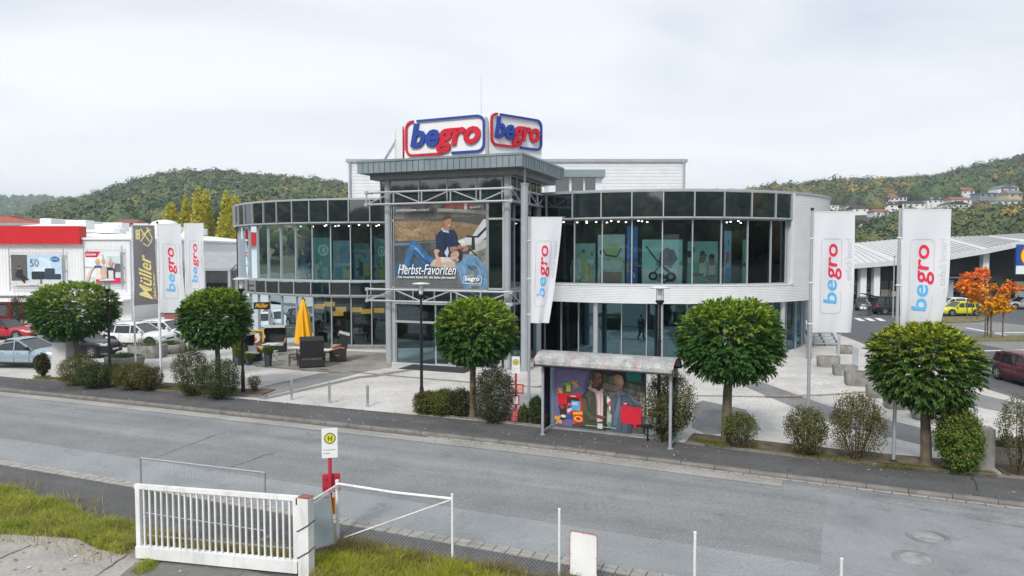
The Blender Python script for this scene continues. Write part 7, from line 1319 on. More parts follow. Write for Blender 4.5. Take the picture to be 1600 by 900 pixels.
def bush_at(label, u, v, w, h, seed, c1, c2, **k):
    k['n'] = int(k.get('n', 5200)*1.6); k['leaf'] = k.get('leaf', .075)*.85
    b = G(u, v, PZ+.04); s = b.y/FPX; return bush('shrub', label, b, w*s*1.03, h*s*1.04, seed, c1, c2, **k)
bush_at('small dark shrub left of the concrete monolith', 67, 588, 20, 36, 21, dk, brn, n=2600)
bush_at('olive shrub just right of the grey cabinet', 124, 600, 54, 44, 22, brn, yg)
bush_at('low dark green shrub under the leftmost globe tree', 150, 604, 56, 36, 23, dk, grn)
bush_at('small dark shrub behind the leftmost street lamp', 181, 603, 30, 34, 24, dk, grn, n=3000)
bush_at('brownish yellow shrub beside the second flagpole', 207, 607, 58, 40, 25, brn, yg)
bush_at('brownish thin shrub touching the second flagpole', 234, 609, 38, 36, 26, brn, (.13,.11,.03), n=3200)
bush_at('tall olive shrub left of the second globe tree trunk', 297, 617, 52, 72, 27, brn, grn)
bush_at('wide dark green shrub right of the second globe tree trunk', 342, 621, 68, 60, 28, dk, grn, n=6500)
bush_at('sparse little shrub right of the street lamp on the bed end', 398, 611, 20, 26, 29, (.14,.13,.06), (.20,.18,.09), n=420, gap=.2)
bush_at('low yellowish shrub at the middle street lamp', 666, 645, 40, 34, 31, brn, yg, n=3600)
bush_at('low green shrub between the middle lamp and tree', 693, 647, 50, 38, 32, grn, yg)
bush_at('dark twiggy shrub left of the entrance tree trunk', 722, 650, 42, 42, 33, dk, brn, n=3600)
bush_at('big dark green shrub right of the entrance tree trunk', 772, 657, 66, 82, 34, dk, brn, n=7500)
bush_at('thin yellow shrub behind the litter bag at the bus stop', 818, 661, 18, 28, 35, brn, yg, n=900, gap=.2)
bush_at('dark narrow shrub left of the bus shelter', 838, 663, 22, 42, 36, dk, grn, n=3000)
bush_at('tall olive shrub behind the right end of the bus shelter', 1045, 686, 78, 106, 37, (.05,.06,.02), yg, n=7500)
bush_at('round yellow green shrub on thin stems beside the largest tree', 1156, 700, 56, 58, 38, grn, yg, n=3000, gap=.5)
bush_at('round brownish shrub round the fifth flagpole', 1259, 711, 64, 72, 39, brn, yg, n=4400, gap=.35)
bush_at('larger round brownish shrub right of the fifth flagpole', 1338, 716, 80, 98, 41, (.085,.07,.03), yg, n=5600, gap=.4)
bush_at('bright green leafy shrub left of the dark concrete pillar', 1499, 737, 68, 100, 42, (.07,.15,.02), (.18,.23,.03), leaf=.095, n=6500)
bush_at('thin brown twiggy shrub at the right picture edge', 1590, 742, 60, 122, 43, (.12,.10,.06), (.16,.18,.06), n=2400, gap=.5)
p = A(20, 494, 62); bush('shrub', 'dark evergreen shrub by the red door of the white shop', Vector((A(31,500,62).x, 62, .1)), 2.2, 2.6, 44, (.025,.04,.02), (.05,.06,.03), .12, 2600, group=None)
# autumn maple in the car park with its stakes, and two small island plants
def maple(label, u, v, uc, vc, wpx, hpx, seed, yel=0.):
    b = G(u, v, PZ+.1); s = b.y/FPX; return b, s
mb_, s = maple('', 1548, 527, 1535, 460, 0, 0, 0); mt = thing('maple_tree', 'small maple with flaming orange and red leaves in the car park', 'tree', mb_); H_ = (527-418)*s
r = np.random.default_rng(77); tk = MB(); tk.tube([(0,0,-.1),(0,.02,H_*.35),(-.15,0,H_*.62),(-.35,0,H_*.85)], [.07,.055,.04,.015], 8)
lob = [(-26,434,19,10),(-13,425,10,7),(-46,445,11,6),(-32,451,20,9),(-18,463,15,9),(2,471,18,8),(18,454,9,8),(27,445,9,6),(34,449,7,5),(13,468,13,8),(0,485,16,6),(14,480,12,7),(-8,477,9,5),(-4,446,8,5)]
bs, ds, cs = [], [], []
for cxp, cyp, rx_, rz_ in lob:
    n = int(13*rx_*rz_/10); c = np.array([cxp*s, r.uniform(-.4,.4), (527-cyp)*s]); d = unit(r.normal(size=(n,3)))*(r.uniform(.3,1,n)**.4)[:,None]; q = c+d*np.array([rx_*s, rx_*s*.9, rz_*s]); bs.append(q); ds.append(d*.4+r.normal(size=(n,3))*.5+np.array([0,0,-.25]))
    f = np.clip((q[:,2:3]/H_-.50)*2.0+np.abs(q[:,0:1])*.12+r.normal(size=(n,1))*.22, 0, 1); cs.append((np.array([.74,.37,.01])*(1-f)+np.array([.76,.15,.02])*f)*r.uniform(.75,1.25,(n,1))); tk.tube([(0,.02,H_*.35), tuple(c*.6+np.array([0,0,H_*.14])), tuple(c)], [.03,.02,.006], 5)
bs = np.concatenate(bs); n = len(bs); part('trunk', tk, M['bark'], mt); link('crown', leaves('crown', bs, np.concatenate(ds), r.normal(size=(n,3))+np.array([0,0,1.2]), r.uniform(.18,.32,n), r.uniform(.14,.24,n), np.concatenate(cs)), mt)
ts = thing('tree_stakes', 'three wooden stakes with crossbars round the orange maple', 'tree stakes', mb_); b = MB()
q3 = [(-.62,-.3),(.62,-.35),(.15,.6)]
for i, (x, y) in enumerate(q3): b2 = MB(); b2.tube([(x,y,-.1),(x,y,2.1)], .05, 7); part('stake', b2, M['bark'], ts)
for i in range(3): (x, y), (x2, y2) = q3[i], q3[(i+1) % 3]; b.beam((x,y,1.95),(x2,y2,1.95),.05,.09)
part('crossbar', b, M['bark'], ts)
b = G(1519, 498, PZ+.1); ts2 = thing('tree_stakes', 'two dark stakes standing beside the lime yellow car', 'tree stakes', b); 
for x in (-.5, 0, .5): b2 = MB(); b2.tube([(x,0,-.1),(x,.0,1.7)], .05, 7); part('stake', b2, M['bark'], ts2)
for i, (u, v, h, l) in enumerate(((1450,497,120,'slim grey light mast behind the wide flag in the car park'),(1322,497,150,'slim lamp mast between the silver drum and the supermarket'))):
    b = G(u if i == 0 else 1395, v, PZ); t = thing('car_park_mast', l if i == 0 else 'slim grey mast in front of the supermarket columns', 'lamp mast', b); m_ = MB(); hh = (6.4+ (395-312 if i == 0 else 395-403)/FPX*b.y); m_.tube([(0,0,0),(0,0,hh)], [.07,.05], 8); part('pole', m_, M['alu'], t); m_ = MB(); m_.box(-.15,-.1,hh,.15,.1,hh+.08); part('head', m_, M['grey'], t)
# ================================================================== cafe terrace
wick = mat('dark_wicker', (.022,.022,.024), .7, var=.4, vs_=20, fine=.6, fs=60, bump=.8, bs=50); oak = mat('oak', (.40,.16,.05), .5, var=.2); stripe = mat('awning_stripe', (.45,.45,.44), .8, var=.3, vs_=8)
def strandkorb(label, u, v, yaw, hood=35):
    t = thing('beach_chair', label, 'beach chair', G(u, v, PZ+.02), yaw, 'roofed wicker beach chairs'); w, d = .62, .40
    b = MB(); b.box(-w,-d,.05,w,d,.42); part('seat_box', b, wick, t); b = MB(); b.box(-w+.06,-d-.02,.42,w-.06,d-.12,.52); part('cushion', b, stripe, t)
    for s in (-1, 1):
        b = MB(); b.add([(s*w,-d-.12,.02),(s*w,d,.02),(s*w,d,.72),(s*w,.05,.80),(s*w,-d-.12,.60),(s*(w+.05),-d-.12,.02),(s*(w+.05),d,.02),(s*(w+.05),d,.72),(s*(w+.05),.05,.80),(s*(w+.05),-d-.12,.60)], [(0,1,2,3,4),(9,8,7,6,5)]+[(i,(i+1)%5,5+(i+1)%5,5+i) for i in range(5)]); part('side_panel', b, wick, t)
        b = MB(); b.tube([(s*(w+.03),-d-.15,.62),(s*(w+.03),-.18,.76),(s*(w+.03),.05,.83),(s*(w+.03),d*.8,.78)], .05, 6); part('armrest', b, oak, t); b = MB(); b.box(s*(w+.06)-.012,-.18,.36,s*(w+.06)+.012,.02,.41); part('handle', b, oak, t)
    M_ = Matrix.Translation((0, d-.05, .55)) @ Matrix.Rotation(rad(-hood*.35), 4, 'X')
    b = MB(); b.M = M_; b.box(-w,.0,0,w,.06,.95); b.add([(s*w, y, z) for s in (-1,) for y, z in ((0,.1),(0,.95),(-.52,.95),(-.40,.45))]+[(s*w, y, z) for s in (1,) for y, z in ((0,.1),(0,.95),(-.52,.95),(-.40,.45))], [(0,1,2,3),(7,6,5,4)]); part('back_shell', b, wick, t)
    b = MB(); b.M = M_; b.add([(-w-.01,.06,.96),(w+.01,.06,.96),(w+.01,-.55,1.0),(-w-.01,-.55,1.0),(-w-.01,.06,1.0),(w+.01,.06,1.0),(w+.01,-.55,1.04),(-w-.01,-.55,1.04)], [(3,2,1,0),(4,5,6,7),(0,1,5,4),(1,2,6,5),(2,3,7,6),(3,0,4,7)]); part('hood', b, wick if hood == 36 else stripe, t)
    b = MB(); b.M = M_; b.box(-w-.01,-.57,.86,w+.01,-.55,1.02); part('valance', b, stripe, t)
strandkorb('dark wicker beach chair seen from behind in front of the parasol', 487, 573, rad(-160), 36)
strandkorb('wicker beach chair seen side on beside the glass front, right of the parasol', 530, 563, rad(-78))
strandkorb('open wicker beach chair with pale awning left of the parasol', 430, 549, rad(10))
strandkorb('wicker beach chair half hidden behind the left street lamp', 386, 565, rad(60))
t = thing('parasol', 'closed yellow parasol on the cafe terrace', 'parasol', G(475, 560, PZ)); sc = G(475,560,PZ).y/FPX; b = MB(); b.tube([(0,0,0),(0,0,(560-463)*sc)], .03, 8); part('pole', b, M['bark'], t); b = MB(); zt = (560-467)*sc; zb_ = (560-535)*sc; n = 16; rings = []
for k in range(12):
    f = k/11; z = zt+(zb_-zt)*f; R_ = .05+.40*f**.55 if f < .85 else .05+.40*.85**.55+.02; rings.append([(R_*(1+.22*math.cos(8*2*math.pi*j/32)*min(1, f*3))*math.cos(2*math.pi*j/32+.35*f), R_*(1+.22*math.cos(8*2*math.pi*j/32)*min(1, f*3))*math.sin(2*math.pi*j/32+.35*f), z+(.10*math.cos(4*2*math.pi*j/32+1) if k == 11 else 0)) for j in range(32)])
b.add([q for r_ in rings for q in r_], [(i*32+j, (i+1)*32+j, (i+1)*32+(j+1) % 32, i*32+(j+1) % 32) for i in range(11) for j in range(32)]); part('canopy', b, M['yellow'], t, 70)
b = MB(); b.lathe([(.30,0),(.30,.08),(.06,.12)], 14); part('base', b, M['conc'], t)
def chair(label, u, v, yaw, c, fold=True):
    t = thing('terrace_chair', label, 'chair', G(u, v, PZ+.02), yaw, 'chairs on the cafe terrace'); fr = MB()
    for s in (-.24, .24):
        if fold: fr.tube([(s,-.28,0),(s,.22,.62)], .018, 5); fr.tube([(s,.30,0),(s,-.24,.45)], .018, 5); fr.tube([(s,.12,.44),(s,.32,.92)], .018, 5); fr.box(s-.025,-.2,.62,s+.025,.24,.65)
        else: fr.box(s-.02,-.24,0,s+.02,-.20,.62); fr.box(s-.02,.20,0,s+.02,.24,.45); fr.tube([(s,.22,.42),(s,.30,.86)], .02, 5); fr.box(s-.025,-.24,.60,s+.025,.24,.64)
    fr.box(-.26,.17,.40,.26,.21,.43); fr.box(-.26,-.23,.40,.26,-.19,.43); part('frame', fr, c, t); b = MB(); b.box(-.24,-.23,.43,.24,.21,.46); part('seat', b, M['grey'] if fold else c, t); b = MB(); b.add([(-.23,.15,.52),(.23,.15,.52),(.23,.31,.90),(-.23,.31,.90),(-.23,.18,.52),(.23,.18,.52),(.23,.34,.90),(-.23,.34,.90)], [(0,1,2,3),(7,6,5,4),(0,4,5,1),(2,6,7,3),(1,5,6,2),(0,3,7,4)]); part('backrest', b, M['grey'] if fold else c, t)
pale, drk = mat('pale_chair', (.52,.53,.53), .5), mat('dark_chair', (.03,.03,.032), .6)
chair('pale folding chair nearest the left street lamp', 398, 563, rad(170), pale); chair('pale folding chair leaning between the two plant tubs', 411, 562, rad(-120), pale); chair('pale folding chair right of the dark plant tub', 428, 566, rad(100), pale)
chair('dark chair beside the back of the nearest beach chair', 459, 571, rad(-80), drk, False); chair('dark chair between the two right beach chairs', 511, 561, rad(20), drk, False)
def table(label, u, v):
    t = thing('terrace_table', label, 'table', G(u, v, PZ+.02), rad(-10), 'tables on the cafe terrace'); b = MB(); b.box(-.42,-.40,.70,.42,.40,.735); part('tabletop', b, M['concl'], t); b = MB(); b.tube([(0,0,.02),(0,0,.70)], .035, 8); b.lathe([(.25,0),(.25,.02),(.05,.05)], 14); part('pedestal', b, drk, t)
table('pale square table in front of the open beach chair', 424, 556); table('pale table left of the nearest beach chair', 464, 562); table('pale table between the two right beach chairs', 508, 566)
def tub(label, u, v, w, h, ph, shape=6):
    p = G(u, v, PZ+.02); t = thing('plant_tub', label, 'plant tub', p, rad(8), 'plant tubs on the cafe terrace'); b = MB(); b.lathe([(w*.40,0),(w*.5,h),(w*.44,h),(w*.43,h-.06),(0,h-.06)], shape); part('tub', b, mat('slate_tub', (.055,.065,.08), .6), t); r = np.random.default_rng(int(u)); n = 1300; q = unit(r.normal(size=(n,3)))*np.array([w*.62,w*.62,ph*.5])*(r.random((n,1))**.35)+np.array([0,0,h+ph*.40]); col = (np.array([.06,.12,.02])+np.array([.08,.09,0])*r.random((n,1)))*r.uniform(.7,1.3,(n,1)); link('foliage', leaves('foliage', q, q-np.array([0,0,h])+r.normal(size=(n,3))*.3, r.normal(size=(n,3))+np.array([0,0,.5]), r.uniform(.06,.12,n), r.uniform(.03,.05,n), col), t)
tub('tall slate tub with a bright green round plant', 419, 573, .46, .72, .42); tub('dark square tub with leafy green shrub by the left street lamp', 374, 570, .60, .45, .95, 4); tub('low dark tub with small plant right of the left street lamp', 389, 570, .45, .35, .3, 4)
t = thing('menu_board', 'yellow framed menu board by the cafe door', 'menu board', G(399, 551, PZ), rad(-5)); s = .044; b = MB(); [b.box(*q) for q in ((-.58,-.03,.35,-.50,.03,1.45),(.50,-.03,.35,.58,.03,1.45),(-.50,-.03,1.37,.50,.03,1.45),(-.50,-.03,.35,.50,.03,.43),(-.45,-.02,0,-.40,.02,.35),(.40,-.02,0,.45,.02,.35))]; part('frame', b, M['yellow'], t); b = MB(); b.box(-.50,-.01,.43,.50,.01,1.37); part('board', b, pmat((.08,.075,.07)), t); b = MB(); b.M = frame_mat((-.5,-.012,.43),(1,0,0),(0,0,1)); mm = []; art(b, mm, [((.62,.55,.45), ell(.5,.55,.34,.34)), ((.45,.10,.05), ell(.45,.42,.18,.16)), ((.5,.45,.35), rect(.2,.80,.8,.87))], 1, .94); part('print', b, mm, t)
b = MB(); p = A(396, 470, G(400,545,PZ).y-.6); m4 = frame_mat(p+Vector((0,0,-.55)), (1,.32,0), (0,0,1)); t = thing('cafe_sign', 'small black sign with yellow lettering over the cafe door', 'sign', p); b.M = m4; b.box(0,0,-.04,1.0,.45,0); part('panel', b, M['black'], t, world=True); b = MB(); b.M = m4; put_text(b, 'Müller', .1, .1, w=.8, h=.28, z=.01, bold=.02, shear=.3); part('lettering', b, M['yellow'], t, world=True)
# ================================================================== people
def person(label, loc, yaw, joints, cloth_t, cloth_l, hairc, held=None):
    """one continuous body grown over a jointed skeleton, clothes and hair over it"""
    t = thing('person', label, 'person', loc, yaw); J = joints
    def skin(name, pts, edges, rads, m, sub_=1):
        me = D.meshes.new(name); me.from_pydata(pts, edges, []); o = D.objects.new(name, me); C.objects.link(o); md = o.modifiers.new('s', 'SKIN'); o.modifiers.new('u', 'SUBSURF').levels = sub_
        for i, r_ in enumerate(rads): me.skin_vertices[0].data[i].radius = (r_[0], r_[1]) if isinstance(r_, tuple) else (r_, r_)
        me.skin_vertices[0].data[0].use_root = True; dg = bpy.context.evaluated_depsgraph_get(); m2 = D.meshes.new_from_object(o.evaluated_get(dg)); D.objects.remove(o); m2.materials.clear(); m2.materials.append(m); m2.polygons.foreach_set('use_smooth', [True]*len(m2.polygons)); return link(name, m2, t)
    order = ['pel','wai','che','nec','hea','top','shL','elL','wrL','haL','shR','elR','wrR','haR','hiL','knL','anL','toL','hiR','knR','anR','toR']; ix = {k: i for i, k in enumerate(order)}
    ed = [('pel','wai'),('wai','che'),('che','nec'),('nec','hea'),('hea','top'),('che','shL'),('shL','elL'),('elL','wrL'),('wrL','haL'),('che','shR'),('shR','elR'),('elR','wrR'),('wrR','haR'),('pel','hiL'),('hiL','knL'),('knL','anL'),('anL','toL'),('pel','hiR'),('hiR','knR'),('knR','anR'),('anR','toR')]
    R = dict(pel=(.14,.11),wai=(.125,.10),che=(.155,.115),nec=.052,hea=(.072,.085),top=(.062,.07),sh=.062,el=.042,wr=.03,ha=.034,hi=.085,kn=.056,an=.038,to=.036)
    rr_ = [R.get(k, R.get(k[:2])) for k in order]; sk = mat('skin', (.48,.29,.21), .55, var=.05)
    skin('body', [J[k] for k in order], [(ix[a], ix[c]) for a, c in ed], rr_, sk)
    def cl(name, keys, eds, grow, m): loc_ = {k: i for i, k in enumerate(keys)}; skin(name, [J[k] for k in keys], [(loc_[a], loc_[c]) for a, c in eds], [tuple(q+grow for q in R.get(k, R.get(k[:2]))) if isinstance(R.get(k, R.get(k[:2])), tuple) else R.get(k, R.get(k[:2]))+grow for k in keys], m)
    cl('jacket', ['pel','wai','che','shL','elL','wrL','shR','elR','wrR'], [('pel','wai'),('wai','che'),('che','shL'),('shL','elL'),('elL','wrL'),('che','shR'),('shR','elR'),('elR','wrR')], .018, cloth_t)
    cl('trousers', ['pel','hiL','knL','anL','hiR','knR','anR'], [('pel','hiL'),('hiL','knL'),('knL','anL'),('pel','hiR'),('hiR','knR'),('knR','anR')], .016, cloth_l)
    h = Vector(J['top']); d = (Vector(J['top'])-Vector(J['hea'])).normalized(); b = MB(); V, F = ICO2; b.add([h+Vector((x*.095, y*.11+.018, z*.085+.015)) for x, y, z in V if True], [tuple(f) for f in F]); part('hair', b, hairc, t, 60)
    b = MB(); hd = Vector(J['hea']); b.add([hd+Vector((x*.016, -.095+y*.02, -.0+z*.02)) for x, y, z in V], [tuple(f) for f in F]); part('nose', b, sk, t, 60)
    for s in (-1, 1): b = MB(); b.add([hd+Vector((s*.030+x*.011, -.080+y*.010, .025+z*.008)) for x, y, z in V], [tuple(f) for f in F]); part('eye', b, M['black'], t, 60); b = MB(); b.add([hd+Vector((s*.080+x*.012, .01+y*.022, .0+z*.034)) for x, y, z in V], [tuple(f) for f in F]); part('ear', b, sk, t, 60)
    b = MB(); b.add([hd+Vector((x*.026, -.082+y*.010, -.045+z*.006)) for x, y, z in V], [tuple(f) for f in F]); part('mouth', b, mat('lips', (.36,.12,.10), .5), t, 60)
    for H in ('L', 'R'):
        wv, hv = Vector(J['wr'+H]), Vector(J['ha'+H]); ax = (hv-wv).normalized(); sd_ = ax.cross(Vector((0,1,0))).normalized() if abs(ax.y) < .9 else Vector((1,0,0)); fw = sd_.cross(ax)
        for k in range(5):
            if k < 4: o = hv+sd_*(k-1.5)*.019+ax*.015; l = (.072,.082,.078,.062)[k]; pts = [o, o+ax*l*.5-fw*.006, o+ax*l*.85-fw*.028]
            else: o = hv-ax*.035-sd_*.03; pts = [o, o-sd_*.022+ax*.03, o-sd_*.024+ax*.06]
            b = MB(); b.tube(pts, [.0095,.009,.007], 6); part('finger' if k < 4 else 'thumb', b, sk, t, 60)
    for s in ('L', 'R'): a, c = Vector(J['an'+s]), Vector(J['to'+s]); b = MB(); dd = (c-a); dd.z = 0; b.tube([Vector((a.x,a.y,.045))-dd.normalized()*.05, Vector((a.x,a.y,.05))+dd*.4, Vector((c.x,c.y,.035))+dd.normalized()*.04], [.045,.05,.035], 8); part('shoe', b, M['black'], t, 60)
    return t
std = dict(pel=(0,0,.95),wai=(0,0,1.12),che=(0,.0,1.36),nec=(0,-.01,1.50),hea=(0,-.025,1.61),top=(0,-.01,1.69),shL=(.19,0,1.42),elL=(.25,.05,1.14),wrL=(.24,-.06,.90),haL=(.24,-.09,.82),shR=(-.19,0,1.42),elR=(-.25,-.03,1.14),wrR=(-.23,-.16,.93),haR=(-.23,-.21,.86),hiL=(.09,0,.88),knL=(.10,-.16,.50),anL=(.10,-.20,.09),toL=(.11,-.37,.04),hiR=(-.09,0,.88),knR=(-.10,-.04,.48),anR=(-.10,.26,.12),toR=(-.11,.13,.035))
blk = mat('dark_coat', (.03,.032,.035), .8); person('person in a dark coat walking on the plaza, only the head above the shelter roof', Vector((5.0, 31.7, PZ+.005)), rad(20), std, blk, mat('dark_jeans', (.03,.035,.055), .8), mat('brown_hair', (.10,.055,.03), .6))
bend = dict(std); bend.update(pel=(0,.10,.93),wai=(0,0,1.08),che=(0,-.16,1.26),nec=(0,-.26,1.37),hea=(0,-.33,1.45),top=(0,-.36,1.53),shL=(.19,-.17,1.30),elL=(.23,-.30,1.06),wrL=(.18,-.50,.98),haL=(.16,-.58,.97),shR=(-.19,-.17,1.30),elR=(-.23,-.28,1.05),wrR=(-.18,-.48,.95),haR=(-.16,-.56,.93),hiL=(.10,.10,.87),knL=(.11,.06,.48),anL=(.12,.12,.09),toL=(.13,-.05,.035),hiR=(-.10,.10,.87),knR=(-.11,-.02,.48),anR=(-.12,.02,.09),toR=(-.13,-.14,.035))
pp = G(1358.5, 493, PZ+.02); person('person in a grey jacket bending over a shopping trolley behind the black van', pp, rad(-78), bend, mat('grey_jacket', (.17,.19,.22), .8), mat('blue_jeans', (.045,.06,.10), .8), mat('grey_hair', (.35,.33,.30), .6))
t = thing('shopping_trolley', 'wire shopping trolley full of bags behind the black van', 'shopping trolley', pp+Vector((-.62,-.10,0)), rad(-80)); b = MB()
for z, (x, y0, y1) in ((.55,(.22,-.35,.30)),(.95,(.27,-.48,.34))): b.tube([(-x,y0,z),(x,y0,z),(x,y1,z),(-x,y1,z),(-x,y0,z)], .012, 5)
for k in range(9): f = -.35+k*.08; b.tube([(-.22,f,.55),(-.27,f*1.3,.95)], .006, 4); b.tube([(.22,f,.55),(.27,f*1.3,.95)], .006, 4); b.tube([(-.22,f,.55),(.22,f,.55)], .006, 4)
b.tube([(-.25,.34,.95),(-.25,.45,1.02),(.25,.45,1.02),(.25,.34,.95)], .014, 5); [b.tube([(s*.2,.3,.55),(s*.22,.35,.15),(s*.2,-.40,.13)], .014, 5) for s in (-1,1)]; part('basket', b, M['steel'], t)
for x, y in ((-.2,-.4),(.2,-.4),(-.22,.35),(.22,.35)): b = MB(); b.M = Matrix.Translation((x,y,.065)) @ Matrix.Rotation(math.pi/2, 4, 'Y'); b.lathe([(.03,-.015),(.065,-.015),(.065,.015),(.03,.015)], 12); part('wheel', b, M['rubber'], t)
b = MB(); V, F = ICO2; [b.add([Vector((c[0]+x*c[3], c[1]+y*c[3]*1.2, c[2]+z*c[3])) for x, y, z in V], [tuple(f) for f in F]) for c in ((-.08,-.2,.76,.16),(.10,.05,.74,.15),(.05,-.3,.72,.12))]; solo('shopping_bags', b, M['white'], 'white shopping bags lying in the wire trolley', 'shopping bag', loc=t.location, rotz=rad(-80), smooth=60)
# ================================================================== foreground: gate, posts, fence, banner, grass
GA, GB = G(217, 874), G(467, 899); d = GB-GA; GL_ = d.xy.length; t = thing('sliding_gate', 'white painted sliding gate of upright bars in the foreground', 'gate', GA, math.atan2(d.y, d.x)); HT = 1.60
b = MB(); b.box(-.02,-.07,.06,GL_,.07,.30); part('bottom_beam', b, M['whitem'], t); b = MB(); b.box(-.04,-.04,HT-.09,GL_+.02,.04,HT); part('top_rail', b, M['whitem'], t)
for x in (.03, GL_-.04): b = MB(); b.box(x-.05,-.04,.30,x+.05,.04,HT-.09); part('end_post', b, M['whitem'], t)
nb = 25; bm_ = MB(); bm_.box(-.017,-.017,.30,.017,.017,HT-.09); bme = mesh_of('bar', bm_, M['whitem'])
for i in range(nb): link('bar', bme, t, (.09+(GL_-.20)*(i+.5)/nb, rnd.uniform(-.003,.003), 0))
b = MB(); b.box(.08,.03,.50,GL_-.1,.045,.53); part('flat_bar', b, M['steel'], t); b = MB(); b.tube([(GL_,0,HT-.12),(GL_+.10,0,HT-.10)], .025, 8); b.box(GL_-.02,-.05,HT-.16,GL_+.05,.05,HT-.03); part('latch', b, mat('rust', (.16,.05,.03), .85, var=.4, vs_=12), t)
p = G(479, 903); t = thing('gate_post', 'thick white gate post with rusty top between gate and fence', 'gate post', p, rad(-18)); b = MB(); b.box(-.12,-.10,-.05,.12,.10,1.62); part('post', b, mat('chipped_white', (.72,.73,.72), .55, var=.08, dirt=.5), t); b = MB(); b.box(-.122,-.102,1.62,.122,.102,1.635); part('cap', b, mat('rust_cap', (.26,.11,.07), .8, var=.3, vs_=9), t); b = MB()
for z in (.42, .95): b = MB(); b.tube([(-.13,-.11,z),(.13,-.11,z+.16),(.13,.11,z+.18),(-.13,.11,z+.02),(-.13,-.11,z)], .012, 5); part('wire', b, M['black'], t)
PGT = p
FP = [((528,851),752),((707,879),771)]; line = [G(528,851), G(707,879)]; dv_ = (line[1]-line[0])
fpos = [line[0], line[1], A(874, 804, 13.6), A(1086, 838, 12.45), A(1315, 878, 11.35), A(1580, 925, 10.2)]
fpos = [Vector((q.x, q.y, 0)) for q in fpos]; tops = [1.42, 1.42, 1.41, 1.41, 1.41, 1.41]
ft = thing('chain_link_fence', 'chain link fence with thin white posts along the near pavement', 'fence', fpos[0])
for i, (q, h) in enumerate(zip(fpos, tops)): b = MB(); rr2 = .04 if i == 0 else .026; b.tube([(q.x,q.y,-.05),(q.x,q.y,h)], rr2, 10); b.lathe([(rr2+.004,h),(rr2+.004,h+.02),(0,h+.035)], 10, (q.x,q.y,0)); part('post', b, M['whitem'], ft, 50, world=True)
b = MB(); a, c = fpos[0], fpos[1]; b.tube([(a.x,a.y,1.36),a.lerp(c,.5)+Vector((0,0,1.32)),(c.x,c.y,1.34)], .03, 8); b.tube([(c.x,c.y,1.33),(a.x+.15,a.y-.05,.18)], .016, 6); part('rail', b, M['whitem'], ft, 50, world=True)
b = MB(); b.tube([PGT+Vector((.05,0,1.50)), fpos[0]+Vector((0,0,1.33))], .022, 8); b.tube([PGT+Vector((.05,0,1.42)), fpos[0]+Vector((0,0,1.27))], .012, 6); part('brace', b, M['whitem'], ft, 50, world=True)
b = MB(); wire = mat('galvanised_wire', (.42,.44,.45), .4, .6)
for i, (a, c) in enumerate(zip(fpos[:-1], fpos[1:])):
    ln = (c-a).length; e_ = (c-a)/ln; step = .085; zt = 1.30; k = 0; nn = int((ln+zt)/step)
    for s in range(nn+1):
        x0 = s*step
        for sg in (1, -1):
            if sg > 0: xa, za, xb, zb2 = (x0, 0.04, x0-zt, zt) if x0 <= ln else (ln, x0-ln, x0-zt, zt); xa, xb = (x0 if x0 <= ln else ln), max(0, x0-zt); za = max(.04, x0-xa); zb2 = x0-xb
            else: xa, xb = ln-(x0 if x0 <= ln else ln), ln-max(0, x0-zt); za = max(.04, x0-(ln-xa)); zb2 = x0-(ln-xb)
            if zb2-za < .03: continue
            p, q = a+e_*xa, a+e_*xb; sag = lambda z: z; b.tube([(p.x,p.y,za),(q.x,q.y,min(zb2, zt))], .0022, 3, False)
    for z in (.05, .68, 1.30): b.tube([(a.x,a.y,z),(c.x,c.y,z)], .003, 3, False)
part('mesh', b, wire, ft, world=True, kind='stuff')
# white banner tied to the fence
a, c = fpos[2], fpos[3]; e_ = (c-a).normalized(); o = a+e_*.24; nrm_ = Vector((e_.y, -e_.x, 0)); t = thing('blank_banner', 'blank white banner with thin red border tied to the chain link fence', 'banner', o)
def bp(x, z): return o+e_*x+nrm_*(.03+.012*math.sin(5*x+3*z))+Vector((0,0,z))
bw_, bz0, bz1 = .54, .20, 1.05
b = MB(); nx, ny = 8, 12; b.add([bp(bw_*i/nx, bz0+(bz1-bz0)*j/ny) for j in range(ny+1) for i in range(nx+1)], [(j*(nx+1)+i, j*(nx+1)+i+1, (j+1)*(nx+1)+i+1, (j+1)*(nx+1)+i) for j in range(ny) for i in range(nx)]); part('sheet', b, mat('vinyl', (.80,.80,.80), .5, var=.04), t, 60, world=True)
b = MB()
for (x0, z0), (x1, z1) in (((0,bz0+.1),(0,bz1)),((0,bz1),(bw_,bz1)),((bw_,bz1),(bw_,bz0+.1))):
    pts = [bp(x0+(x1-x0)*i/8, z0+(z1-z0)*i/8)+nrm_*.004 for i in range(9)]; b.tube(pts, .007, 4)
part('border', b, M['redd'], t, world=True); b = MB(); [b.lathe([(.012,0),(.012,.004)], 8, bp(x, z)) for x, z in ((.02,bz1-.03),(bw_/2,bz1-.02),(bw_-.02,bz1-.03),(.02,.6),(bw_-.02,.6),(bw_-.02,.25))]; part('eyelet', b, M['black'], t, world=True)
